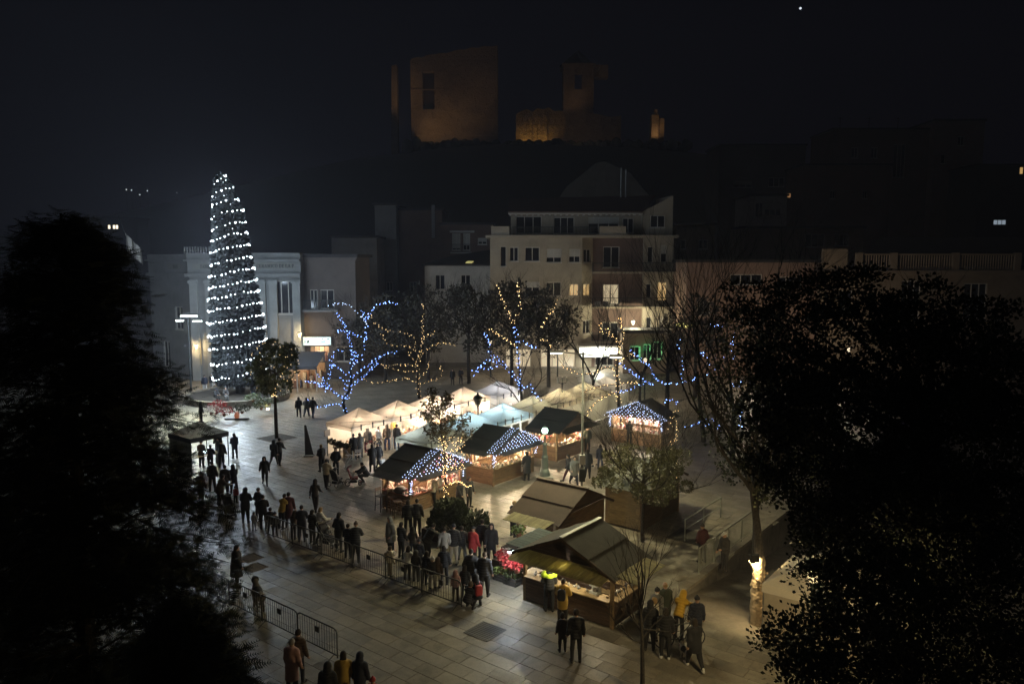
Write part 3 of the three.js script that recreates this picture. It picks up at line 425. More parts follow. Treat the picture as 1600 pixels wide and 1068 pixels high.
// ───────────── castle hill ─────────────
{
  const hill = new THREE.PlaneGeometry(1100, 420, 120, 44); hill.rotateX(-Math.PI / 2);
  const p = hill.attributes.position, n = valueNoise(16, 9);
  for (let i = 0; i < p.count; i++) { const x = p.getX(i), z = p.getZ(i) - 390; const c = Math.exp(-Math.pow((x + 5) / 150, 2)), f = clamp((-z - 185) / 95, 0, 1), s = f * f * (3 - 2 * f); const ri2 = 12 + 42 * c + 10 * Math.exp(-Math.pow((x - 130) / 90, 2)); p.setXYZ(i, x, -2.5 + s * (ri2 + 1.2 * n(x / 300 + 5, z / 300 + 5)) * (z < -330 ? Math.max(0.72, 1 - (-z - 330) / 500) : 1), z); }
  hill.computeVertexNormals(); struct('hill', hill, M([0.03, 0.035, 0.025], 1, { map: T.felt }));
  const hy = (px, d) => EYE + (HORIZON - 232) * d / FOCAL;
  const ruinT = T.stone.clone(); ruinT.repeat.set(1 / 26, 1 / 26); ruinT.needsUpdate = true; const stoneW = M([0.36, 0.27, 0.17], 0.95, { map: ruinT, bumpMap: ruinT, bumpScale: 0.9 });
  const d = 285, k = d / FOCAL, X = (px) => (px - 800) * k, Y = (py) => EYE + (HORIZON - py) * k;
  const ks = thing('castle_keep', 'massive ruined castle keep lit orange on the far hill', 'castle', V(X(646), 0, -d)), x = (px) => X(px) - X(646);
  { const m = mb(), top = [[0, 106], [0.02, 103], [0.09, 101], [0.13, 102], [0.2, 98], [0.3, 97], [0.34, 95], [0.42, 95.5], [0.5, 92], [0.57, 90], [0.62, 90.5], [0.7, 87], [0.78, 88], [0.84, 85], [0.93, 86], [1, 84]], w = x(778), y0 = Y(262), hole = [x(664), Y(178), x(682) - x(664), Y(122) - Y(178)];
    const wl = mb(); wallGeo(wl, w, Y(106) - y0, [[hole[0], hole[1] - y0, hole[2], hole[3]]], 3, V(0, y0, 0)); for (let i = 0; i + 1 < top.length; i++) wl.quad(V(top[i][0] * w, Y(106), 0), V(top[i + 1][0] * w, Y(106), 0), V(top[i + 1][0] * w, Y(top[i + 1][1]), 0), V(top[i][0] * w, Y(top[i][1]), 0));
    wl.quad(V(w, y0, 0), V(w, y0, -16), V(w, Y(88), -16), V(w, Y(84), 0)); wl.quad(V(0, y0, -16), V(0, y0, 0), V(0, Y(105), 0), V(0, Y(110), -16)); wl.build('wall', stoneW, ks);
    const back = mb(); back.quad(V(hole[0] - 0.5, hole[1] - 0.5, -3.01), V(hole[0] + hole[2] + 0.5, hole[1] - 0.5, -3.01), V(hole[0] + hole[2] + 0.5, hole[1] + hole[3] + 0.5, -3.01), V(hole[0] - 0.5, hole[1] + hole[3] + 0.5, -3.01)); back.build('window_recess', M([0.05, 0.03, 0.02], 0.95), ks);
    for (const [py, a, b] of [[150, 0, 0.5], [195, 0.3, 1], [218, 0, 1]]) mb().box(w * a, Y(py), 0.01, w * b, Y(py) + 0.35, 0.3).build('string_course', stoneW, ks); m.empty; }
  const spot = (px, py, dz, tx, ty, I, ang, rgb = [1, 0.62, 0.3], tz) => { const l = new THREE.SpotLight(new THREE.Color(...rgb), I, 0, ang, 0.7); l.position.set(X(px), Y(py), -d + dz); l.target.position.set(X(tx), Y(ty), tz ?? -d); l.shadow.radius = 10; l.castShadow = true; scene.add(l, l.target); };
  const flood = (px, py, dz, label) => { const o = thing('floodlight', label, 'floodlight', V(X(px), Y(py), -d + dz)); mb().box(-0.5, -0.4, -0.3, 0.5, 0.1, 0.3).build('housing', darkMetal, o); mb().box(-0.4, -0.3, -0.36, 0.4, 0.05, -0.31).build('lamp_glass', E([1, 0.55, 0.18], 2), o); };
  const cw = thing('church_wall', 'low buttressed castle wall lit yellow on the far hill, below the bell tower', 'castle wall', V(X(806), 0, -d - 6)); { const xx = (px) => X(px) - X(806), m = mb(), y0 = Y(240); const prof = [[0, 181], [0.05, 176], [0.1, 173], [0.16, 177], [0.2, 172], [0.27, 173], [0.31, 170], [0.36, 176], [0.42, 175], [0.5, 179], [0.66, 178], [0.8, 181], [0.9, 185], [1, 183]], w = xx(970); for (let i = 0; i + 1 < prof.length; i++) m.quad(V(prof[i][0] * w, y0, 0), V(prof[i + 1][0] * w, y0, 0), V(prof[i + 1][0] * w, Y(prof[i + 1][1]), 0), V(prof[i][0] * w, Y(prof[i][1]), 0)); m.quad(V(w, y0, 0), V(w, y0, -12), V(w, Y(182), -12), V(w, Y(182), 0)); m.quad(V(0, y0, -12), V(0, y0, 0), V(0, Y(180), 0), V(0, Y(180), -12)); m.build('wall', stoneW, cw); for (const px of [818, 827, 840, 851, 880, 940]) mb().box(xx(px), y0, 0.01, xx(px) + 0.9, Y(184), 0.8).build('buttress', stoneW, cw); }
  const bt = thing('bell_tower', 'church bell tower with arched opening, faintly lit on the far hill', 'bell tower', V(X(883), 0, -d - 18)); { const xx = (px) => X(px) - X(883), w = xx(932), y0 = Y(200), m = mb(), hole = [xx(901), Y(132) - y0, xx(913) - xx(901), Y(108) - Y(132)]; wallGeo(m, w, Y(96) - y0, [hole], 2, V(0, y0, 0)); m.quad(V(w, y0, 0), V(w, y0, -9), V(w, Y(96), -9), V(w, Y(96), 0)); m.quad(V(0, y0, -9), V(0, y0, 0), V(0, Y(96), 0), V(0, Y(96), -9)); m.build('wall', stoneW, bt); const c = mb(); c.box(-0.6, Y(96) + 0.01, -9.5, w + 0.6, Y(92), 0.7); c.build('cornice', stoneW, bt); const r = mb(); r.lathe([[w * 0.62, 0], [0.15, 6]], 4, V(w / 2, Y(92) + 0.01, -4.5)); r.build('roof', darkR, bt); const s = mb(); s.box(w + 0.01, Y(112), -6, xx(956), Y(92) - 0.01, -2); s.build('wall', stoneW, bt); }
  const sl = thing('wall_fragment', 'thin upright fragment of castle wall left of the keep', 'ruin', V(X(615), 0, -d)); mb().hexa([V(0, Y(250), 0), V(2.4, Y(250), 0), V(2.4, Y(250), -4), V(0, Y(250), -4), V(0.6, Y(114), 0), V(2.4, Y(112), 0), V(2.4, Y(112), -4), V(0.6, Y(114), -4)]).build('wall', stoneW, sl);
  const tr = thing('watch_turret', 'small lit turret alone on the far hill right of the castle wall', 'turret', V(X(1013), 0, -d)); mb().box(0, Y(250), -4, X(1024) - X(1013), Y(186), 0).box(X(1018) - X(1013), Y(186), -3, X(1022) - X(1013), Y(178), -0.5).box(X(1024) - X(1013) + 0.01, Y(250), -4, X(1034) - X(1013), Y(190), -2).build('wall', stoneW, tr);
  spot(668, 232, 14, 690, 175, 175, 0.95); spot(735, 232, 20, 720, 150, 110, 0.9); spot(818, 227, -1, 826, 200, 50, 1.1, [1, 0.6, 0.16], -d - 6); spot(846, 227, -1, 850, 200, 44, 1.1, [1, 0.6, 0.16], -d - 6); spot(880, 228, 20, 930, 195, 60, 0.9); spot(892, 168, -8, 898, 125, 34, 1.0, [1, 0.62, 0.32], -d - 18); spot(1017, 226, 5, 1019, 200, 90, 0.8); spot(640, 215, 12, 622, 140, 160, 0.5);
  flood(668, 236, 14, 'floodlight at the foot of the castle keep, left'); flood(720, 238, 22, 'floodlight at the foot of the castle keep, right'); flood(826, 236, 5, 'floodlight at the foot of the yellow lit castle wall'); flood(880, 238, 20, 'floodlight below the bell tower');
  // scrub along the crest
  const sc = new THREE.InstancedMesh(new THREE.IcosahedronGeometry(1, 1), M([0.03, 0.035, 0.022], 1), 260), mt = new THREE.Matrix4(); sc.name = 'scrub';
  for (let i = 0; i < 260; i++) { const px = rr(640, 1060), s = rr(0.8, 2.2); mt.compose(V(X(px), Y(236) - s * 0.5 + rr(-1, 1), -d + rr(2, 12)), new THREE.Quaternion(), V(s, s * rr(0.8, 1.5), s)); sc.setMatrixAt(i, mt); } tag(sc, 'dark scrub and bushes along the crest of the castle hill', 'bushes', null, 'stuff'); scene.add(sc);
  const st = part('bright_star', new THREE.IcosahedronGeometry(1.5, 1), E([0.8, 0.9, 1.0], 3), scene); st.position.copy(D(1251, 13, 1000)); tag(st, 'single bright star near the top edge of the sky', 'star');
}
// ───────────── wooden stalls ─────────────
const bulbs = (m, pts, r) => { for (const p of pts) m.blob(p, r); return m; };
const feltM = M([0.07, 0.066, 0.056], 0.85, { map: T.felt, bumpMap: T.felt, bumpScale: 0.004 }), feltBrown = M([0.095, 0.062, 0.045], 0.85, { map: T.felt, bumpMap: T.felt, bumpScale: 0.004 }), feltGreen = M([0.05, 0.056, 0.05], 0.85, { map: T.felt, bumpMap: T.felt, bumpScale: 0.004 });
const postM = M([0.3, 0.2, 0.1], 0.6, { map: T.wood }), pineM = [[0.42, 0.3, 0.15], [0.38, 0.27, 0.13], [0.45, 0.33, 0.17]].map((c) => M(c, 0.55, { map: T.wood }));
const warm = [1, 0.72, 0.42];
function stall(label, px, py, corner, rot, opt) { // px,py: the near corner on the ground; corner: its signs in the stall's own x and z
  const L = opt.L ?? 3.8, W = opt.W ?? 2.0, H = 2.0, RH = opt.ridge ?? 2.85, hx = L / 2, hz = W / 2, c = G(px, py), off = V(corner[0] * hx, 0, corner[1] * hz).applyAxisAngle(V(0, 1, 0), rot);
  const o = thing('market_stall', label, 'market stall', c.sub(off), rot); if (opt.group) o.userData.group = opt.group;
  const wm = opt.wood ?? woodM, fm = opt.felt ?? feltM, bd = (m = wm) => pick(m), open = opt.open ?? ['front', 'left', 'right'], P = 0.11;
  for (const sx of [-1, 1]) for (const sz of [-1, 1]) { const m = mb(), x = sx * (hx - P / 2), z = sz * (hz - P / 2); m.box(x - P / 2, 0, z - P / 2, x + P / 2, H - 0.02, z + P / 2); m.build('post', opt.post ?? postM, o); }
  const sides = { front: [V(-hx + P, 0, hz - 0.035), V(hx - P, 0, hz - 0.035), V(0, 0, 1)], back: [V(hx - P, 0, -hz + 0.035), V(-hx + P, 0, -hz + 0.035), V(0, 0, -1)], left: [V(-hx + 0.035, 0, -hz + P), V(-hx + 0.035, 0, hz - P), V(-1, 0, 0)], right: [V(hx - 0.035, 0, hz - P), V(hx - 0.035, 0, -hz + P), V(1, 0, 0)] };
  const B = 0.132;
  for (const [k, [a, b, n]] of Object.entries(sides)) {
    const top = open.includes(k) ? 0.94 : H - 0.04, N = Math.round((top - 0.06) / B), bh = (top - 0.06) / N;
    for (let i = 0; i < N; i++) { const y0 = 0.06 + i * bh, y1 = y0 + bh - 0.012, e = n.clone().multiplyScalar(rr(0.026, 0.03)), f = n.clone().multiplyScalar(0.004); mb().hexa([a.clone().add(e).setY(y0), b.clone().add(e).setY(y0), b.clone().add(f).setY(y0), a.clone().add(f).setY(y0), a.clone().add(e).setY(y1), b.clone().add(e).setY(y1), b.clone().add(f).setY(y1), a.clone().add(f).setY(y1)]).build('board', bd(), o); }
    if (open.includes(k)) { const t = n.clone().multiplyScalar(0.16), s = n.clone().multiplyScalar(-0.34), q = (p, y) => p.clone().setY(y), m = mb(); m.hexa([q(a.clone().add(t), 0.95), q(b.clone().add(t), 0.95), q(b.clone().add(s), 0.95), q(a.clone().add(s), 0.95), q(a.clone().add(t), 0.985), q(b.clone().add(t), 0.985), q(b.clone().add(s), 0.985), q(a.clone().add(s), 0.985)]); m.build('counter', opt.counter ?? pineM[0], o); const lb = mb(); lb.hexa([q(a, H - 0.14), q(b, H - 0.14), q(b.clone().add(n.clone().multiplyScalar(-0.05)), H - 0.14), q(a.clone().add(n.clone().multiplyScalar(-0.05)), H - 0.14), q(a, H - 0.03), q(b, H - 0.03), q(b.clone().add(n.clone().multiplyScalar(-0.05)), H - 0.03), q(a.clone().add(n.clone().multiplyScalar(-0.05)), H - 0.03)]); lb.build('lintel', bd(), o); }
  }
  for (let i = 0; i < 5; i++) { const z0 = lerp(-hz + 0.08, hz - 0.08, i / 5), z1 = z0 + (W - 0.16) / 5 - 0.01; mb().box(-hx + 0.08, 0.02, z0, hx - 0.08, 0.05, z1).build('floor_board', bd(), o); }
  // gables, boarded
  for (const s of [1, -1]) { const NB2 = 6; for (let i = 0; i < NB2; i++) { const y0 = H + (RH - H - 0.06) * i / NB2, y1 = H + (RH - H - 0.06) * (i + 1) / NB2 - 0.008, w0 = hx * (1 - (y0 - H) / (RH - H)), w1 = hx * (1 - (y1 - H) / (RH - H)), z = s * hz, m = mb(), zf = z + 0.012, zb = z - 0.012; m.hexa([V(-w0, y0, zf), V(w0, y0, zf), V(w0, y0, zb), V(-w0, y0, zb), V(-w1, y1, zf), V(w1, y1, zf), V(w1, y1, zb), V(-w1, y1, zb)]); m.build('gable_board', opt.gableWood ?? bd(opt.gable ?? darkWoodM), o); } }
  // roof: two sheets of felt each side, lapped
  const ov = 0.28, zf = hz + 0.36, zb = -hz - 0.3, ex = hx + ov, ey = H + 0.02 - ov * (RH - H) / hx;
  for (const s of [-1, 1]) { const A = (t, y, z) => V(s * t, y, z), mid = 0.48, mx = ex * (1 - mid), my = lerp(ey, RH, mid); const lo = [A(ex, ey, zf), A(ex, ey, zb), A(mx - 0.05, my + 0.02, zb), A(mx - 0.05, my + 0.02, zf)], up = [A(mx, my + 0.045, zf), A(mx, my + 0.045, zb), A(0.0, RH + 0.045, zb), A(0.0, RH + 0.045, zf)];
    for (const q of [lo, up]) { if (s < 0) q.reverse(); mb().slab(q[0], q[1], q[2], q[3], 0.025).build('roof_sheet', fm, o); }
    const v = mb(); v.bar(V(0, RH - 0.01, zf - 0.03), V(s * ex, ey - 0.06, zf - 0.03), 0.03, 0.11); v.build('bargeboard', opt.barge ?? bd(darkWoodM), o); }
  mb().bar(V(0, RH + 0.07, zb), V(0, RH + 0.07, zf), 0.16, 0.03).build('ridge_cap', opt.cap ?? fm, o);
  // flaps: boarded shutters lifted on struts
  for (const [k, cfg] of Object.entries(opt.flaps ?? {})) {
    const [a, b, n] = sides[k], out = cfg.out ?? 0.85, drop = cfg.drop ?? 0.12, y = H - 0.02, fl = new THREE.Group(), e = b.clone().sub(a).normalize(), len = a.distanceTo(b) + 0.3, st = a.clone().addScaledVector(e, -0.15); let nb = 9;
    const f = mb(); f.bar(st.clone().addScaledVector(n, out * 0.15).setY(y - drop * 0.15 - 0.03), st.clone().addScaledVector(e, len).addScaledVector(n, out * 0.15).setY(y - drop * 0.15 - 0.03), 0.05, 0.03); f.bar(st.clone().addScaledVector(n, out * 0.85).setY(y - drop * 0.85 - 0.03), st.clone().addScaledVector(e, len).addScaledVector(n, out * 0.85).setY(y - drop * 0.85 - 0.03), 0.05, 0.03);
    const F = f.build('flap', cfg.mat?.[0] ?? pineM[0], o); nb = Math.round(len / 0.2);
    for (let i = 0; i < nb; i++) { const s0 = len * i / nb + 0.006, s1 = len * (i + 1) / nb - 0.006, j = rr(-0.004, 0.004), q = (s, r) => st.clone().addScaledVector(e, s).addScaledVector(n, r).setY(y - drop * r / out + j); mb().slab(q(s0, 0.02), q(s0, out), q(s1, out), q(s1, 0.02), 0.02).build('board', pick(cfg.mat ?? pineM), F); }
    for (const s of [0.3, len - 0.3]) { const m = mb(); m.bar(st.clone().addScaledVector(e, s).addScaledVector(n, 0.0).setY(1.35), st.clone().addScaledVector(e, s).addScaledVector(n, out * 0.8).setY(y - drop * 0.8 - 0.04), 0.03); m.build('strut', bd(), F); }
  }
  for (const [x, z, I, rgb] of opt.lamps ?? [[0, 0.25, 9, warm]]) { const g = mb(); g.ball(V(x, 1.82, z), 0.05); g.build('bulb', E(rgb, 14), o); const cd = mb(); cd.bar(V(x, 1.87, z), V(x, 2.0, z), 0.012); cd.build('cable', darkMetal, o); lamp(o, V(x, 1.82, z), rgb, I, 3); }
  // light net over the front gable and icicles down the corner
  if (opt.net) { const m = mb(), m2 = mb(), z = zf + 0.03, rows = 8; for (let i = 0; i < rows; i++) { const y = lerp(ey - 0.02, RH + 0.02, i / rows), w = ex * (1 - (y - ey) / (RH + 0.06 - ey)) - 0.04, n = Math.max(2, Math.round(w * 2 / 0.27)); for (let k = 0; k <= n; k++) { const x = clamp(lerp(-w, w, (k + (i % 2) * 0.5) / n) + rr(-0.04, 0.04), -w, w); (rnd() < (opt.pink ?? 0) ? m2 : m).blob(V(x, y + rr(-0.03, 0.03), z + 0.04 + rr(-0.01, 0.02)), 0.031); } }
    for (const s of [-1, 1]) for (let k = 0; k < 14; k++) { const t = k / 13, x = s * lerp(0.05, ex, t), y = lerp(RH, ey, t); for (let q = 0; q < 3; q++) m.blob(V(x + rr(-0.05, 0.05), y + 0.1 + rr(-0.03, 0.03), zf - 0.15 - q * 0.2), 0.024); }
    for (const s of [-1, 1]) for (let k = 0; k < 22; k++) m.blob(V(s * (hx + rr(0.0, 0.12)), rr(1.1, 2.05), hz + rr(0.02, 0.2)), 0.024);
    const net = m.build('net_lights', E([0.5, 0.62, 1.0], 4.5), o); tag(net, 'net of blue-white lights over the gable', null, null, 'stuff'); if (!m2.empty) tag(m2.build('net_lights', E([1.0, 0.4, 0.75], 2.2), o), 'pink lights in the net', null, null, 'stuff');
    lamp(o, V(0, 2.3, zf + 0.5), [0.45, 0.55, 1.0], 0.25, 20); }
  return o;
}
function goods(label, parent, spots, palette, n, kindName = 'stall_goods', cat = 'goods') { // crowded small wares, too small to tell apart
  const o = thing(kindName, label, cat, parent.position.clone(), parent.rotation.y); const by = palette.map(() => mb());
  for (let i = 0; i < n; i++) { const [x0, y0, z0, x1, z1, hm] = pick(spots), x = rr(x0, x1), z = rr(z0, z1), w = rr(0.04, 0.12), h = rr(0.05, hm ?? 0.22), k = ri(by.length), t = rnd(); if (t < 0.45) by[k].box(x - w / 2, y0, z - w / 2, x + w / 2, y0 + h, z + w / 2); else if (t < 0.8) by[k].ball(V(x, y0 + w * 0.7, z), w * 0.7, 1, 5); else by[k].lathe([[w * 0.4, 0], [w * 0.55, h * 0.5], [w * 0.2, h]], 6, V(x, y0, z)); }
  by.forEach((m, k) => { if (!m.empty) tag(m.build('wares', M(palette[k], 0.55), o), null, null, null, 'stuff'); }); return o;
}
const warmPal = [[0.5, 0.42, 0.3], [0.6, 0.5, 0.38], [0.4, 0.2, 0.12], [0.55, 0.3, 0.2], [0.12, 0.09, 0.07], [0.65, 0.6, 0.5], [0.3, 0.22, 0.15]];
const redPal = [[0.5, 0.14, 0.13], [0.62, 0.42, 0.4], [0.68, 0.56, 0.5], [0.3, 0.08, 0.08], [0.62, 0.57, 0.5], [0.66, 0.6, 0.56], [0.2, 0.1, 0.12], [0.5, 0.4, 0.3]];
const palePal = [[0.65, 0.58, 0.5], [0.6, 0.45, 0.38], [0.7, 0.68, 0.62], [0.45, 0.1, 0.1], [0.3, 0.2, 0.15]];
const shelfSpots = (L = 3.8, W = 2) => [[-L / 2 + 0.15, 0.99, W / 2 - 0.36, L / 2 - 0.15, W / 2 + 0.08], [-L / 2 + 0.15, 0.99, W / 2 - 0.36, L / 2 - 0.15, W / 2 + 0.08], [-L / 2 - 0.05, 0.99, -W / 2 + 0.2, -L / 2 + 0.3, W / 2 - 0.2], [L / 2 - 0.3, 0.99, -W / 2 + 0.2, L / 2 + 0.05, W / 2 - 0.2], [-L / 2 + 0.2, 1.05, -W / 2 + 0.1, L / 2 - 0.2, -W / 2 + 0.35, 0.7], [-L / 2 + 0.2, 1.4, -W / 2 + 0.1, L / 2 - 0.2, -W / 2 + 0.3, 0.5]];
const DF = { mat: [M([0.12, 0.1, 0.075], 0.8, { map: T.wood }), M([0.1, 0.085, 0.065], 0.8, { map: T.wood })] };
const YF = { mat: [[0.58, 0.52, 0.22], [0.5, 0.45, 0.18], [0.64, 0.57, 0.25]].map((c) => M(c, 0.9, { map: T.wood, transmission: 0.55, thickness: 0 })) };
const TF = { mat: [[0.1, 0.2, 0.22], [0.08, 0.16, 0.18]].map((c) => M(c, 0.9, { map: T.wood, transmission: 0.45, thickness: 0 })), out: 0.8, drop: -0.02 };
const stallB = stall('wooden stall with pink lights in its blue-white net, red counter, bar stools beside it', 641, 805, [-1, 1], ROT_B, { net: true, pink: 0.16, flaps: { front: DF, left: DF }, counter: M([0.42, 0.12, 0.06], 0.5, { map: T.wood }), lamps: [[-1.1, 0.2, 16, [1, 0.7, 0.45]], [0.6, 0.2, 24, [1, 0.66, 0.5]]] });
goods('red and pink wares heaped on the stall with pink lights in its net', stallB, shelfSpots(), redPal, 330);
{ const b = thing('wares_basket', 'dark covered basket on the red counter end of the stall with pink lights', 'basket', stallB.localToWorld(V(-1.75, 0.987, 0.2)), stallB.rotation.y); mb().lathe([[0.3, 0], [0.36, 0.12], [0.3, 0.2], [0.18, 0.3], [0.01, 0.33]], 10).build('basket_body', M([0.03, 0.03, 0.03], 0.8), b); mb().lathe([[0.37, 0.1], [0.385, 0.13], [0.37, 0.16]], 10).build('rim', M([0.05, 0.04, 0.03], 0.8), b); }
const stallC = stall('wooden stall with a blue-white light net and a white notice on its front', 771, 760, [-1, 1], ROT_B, { net: true, flaps: { front: DF, left: DF }, lamps: [[-1.0, 0.2, 28, [1, 0.78, 0.5]], [0.8, 0.2, 32, [1, 0.78, 0.5]]] });
goods('crowd of small pale figurines and craft wares on the stall with the white notice', stallC, shelfSpots(), warmPal, 420);
{ const n = thing('paper_notice', 'white paper notice pinned to the front boards of the middle stall', 'notice', stallC.localToWorld(V(0.75, 0.5, 1.02)), stallC.rotation.y); mb().box(-0.15, -0.22, -0.004, 0.15, 0.22, 0.003).build('paper', M([0.7, 0.68, 0.6], 0.7), n); mb().box(-0.1, 0.08, 0.0032, 0.1, 0.14, 0.0045).build('print', M([0.2, 0.2, 0.2], 0.7), n); }
const stallD = stall('brightly lit pine stall with a plain dark roof, behind the ornate green-white lamp', 870, 722, [-1, 1], ROT_B, { felt: feltGreen, gable: woodM, flaps: { front: DF, left: DF }, post: pineM[1], lamps: [[-1.0, 0.2, 26, [1, 0.74, 0.45]], [0.9, 0.2, 30, [1, 0.74, 0.45]]] });
goods('pale bread-like wares on the counters of the brightly lit pine stall', stallD, shelfSpots(), palePal, 320);
const stallE = stall('stall with a light net and pale lit counter, half behind the bare tree', 1033, 702, [1, 1], ROT_H, { net: true, open: ['front'], flaps: {}, lamps: [[-0.8, 0.3, 28, [1, 0.82, 0.66]], [0.8, 0.3, 28, [1, 0.8, 0.62]]] });
goods('white and pink wares filling the stall half hidden behind the bare tree', stallE, [[-1.7, 0.99, 0.6, 1.7, 1.05, 0.3], [-1.7, 1.1, -0.85, 1.7, -0.6, 0.75]], palePal, 240);
const stallF = stall('closed dark stall under the leafy branches, one side wall lit yellow', 1004, 831, [-1, 1], ROT_B, { open: [], felt: feltGreen, wood: darkWoodM, lamps: [] });
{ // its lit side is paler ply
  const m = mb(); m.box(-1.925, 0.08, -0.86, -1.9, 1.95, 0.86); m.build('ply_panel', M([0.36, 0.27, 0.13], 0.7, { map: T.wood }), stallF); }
const cG = G(878, 800, 2.0), stallG = stall('stall with a plain brown roof and one raised yellow shutter, directly behind the nearest stall', 0, 0, [0, 0], ROT_B, { felt: feltBrown, flaps: { left: { ...YF, out: 0.95 } }, open: ['left', 'back'], lamps: [[-1.2, -0.3, 7, [0.85, 0.93, 1]]] });
stallG.position.set(2.15, 0, -32.3);
const stallH = stall('nearest wooden stall with gabled roof, yellow shutters raised on three sides and a pine counter', 957, 984, [1, 1], ROT_H, { felt: feltM, wood: darkWoodM, gable: [M([0.07, 0.045, 0.05], 0.8, { map: T.wood })], cap: M([0.3, 0.31, 0.29], 0.5), flaps: { front: { ...YF, out: 0.95 }, right: { ...YF, out: 0.95 }, left: { ...TF } }, lamps: [[-0.9, 0.55, 5, [1, 0.84, 0.55]], [1.1, 0.55, 5, [1, 0.84, 0.55]], [0.1, 1.35, 5, [1, 0.88, 0.58]]] });
{ // white work light under the left flap and what stands inside
  const l = thing('work_light', 'white work light hung under the teal shutter of the nearest stall', 'lamp', stallH.localToWorld(V(-2.5, 1.7, 0.95)), stallH.rotation.y); mb().box(-0.05, -0.03, -0.12, 0.05, 0.03, 0.12).build('lamp_glass', E([0.85, 0.93, 1], 18), l); mb().box(-0.06, 0.031, -0.13, 0.06, 0.06, 0.13).build('housing', darkMetal, l); lamp(l, V(0, -0.06, 0), [0.85, 0.93, 1], 14, 3);
  const mch = thing('coffee_machine', 'small white and steel machine on the pine counter of the nearest stall', 'machine', stallH.localToWorld(V(1.05, 0.987, 0.75)), stallH.rotation.y); mb().box(-0.16, 0, -0.15, 0.16, 0.08, 0.15).box(-0.16, 0.08, -0.15, 0.16, 0.36, -0.03).box(-0.16, 0.28, -0.03, 0.16, 0.36, 0.15).build('body', M([0.5, 0.52, 0.52], 0.35, { metalness: 0.3 }), mch); mb().lathe([[0.06, 0.09], [0.07, 0.2]], 8, V(0, 0, 0.06)).build('jug', metal, mch); mb().lathe([[0.1, 0.36], [0.13, 0.42], [0.11, 0.43]], 8, V(0, 0, -0.05)).build('hopper', whiteW, mch);
  goods('cups and packets along the counter of the nearest stall', stallH, [[-1.5, 0.99, 0.68, 1.6, 0.85, 0.18], [-1.5, 1.0, -0.85, 1.5, -0.6, 0.5], [1.6, 0.99, -0.6, 1.8, 0.6, 0.15]], [[0.5, 0.5, 0.48], [0.2, 0.2, 0.2], [0.3, 0.22, 0.12], [0.1, 0.1, 0.12]], 70);
  const sh = thing('shelf_unit', 'brown shelf unit inside the nearest stall', 'shelf', stallH.localToWorld(V(0.9, 0.05, -0.62)), stallH.rotation.y); for (const y of [0.4, 0.9, 1.3]) mb().box(-0.7, y, -0.18, 0.7, y + 0.03, 0.18).build('shelf', pineM[1], sh); for (const x of [-0.73, 0.7]) mb().box(x, 0, -0.18, x + 0.03, 1.4, 0.18).build('side_panel', pineM[1], sh); }

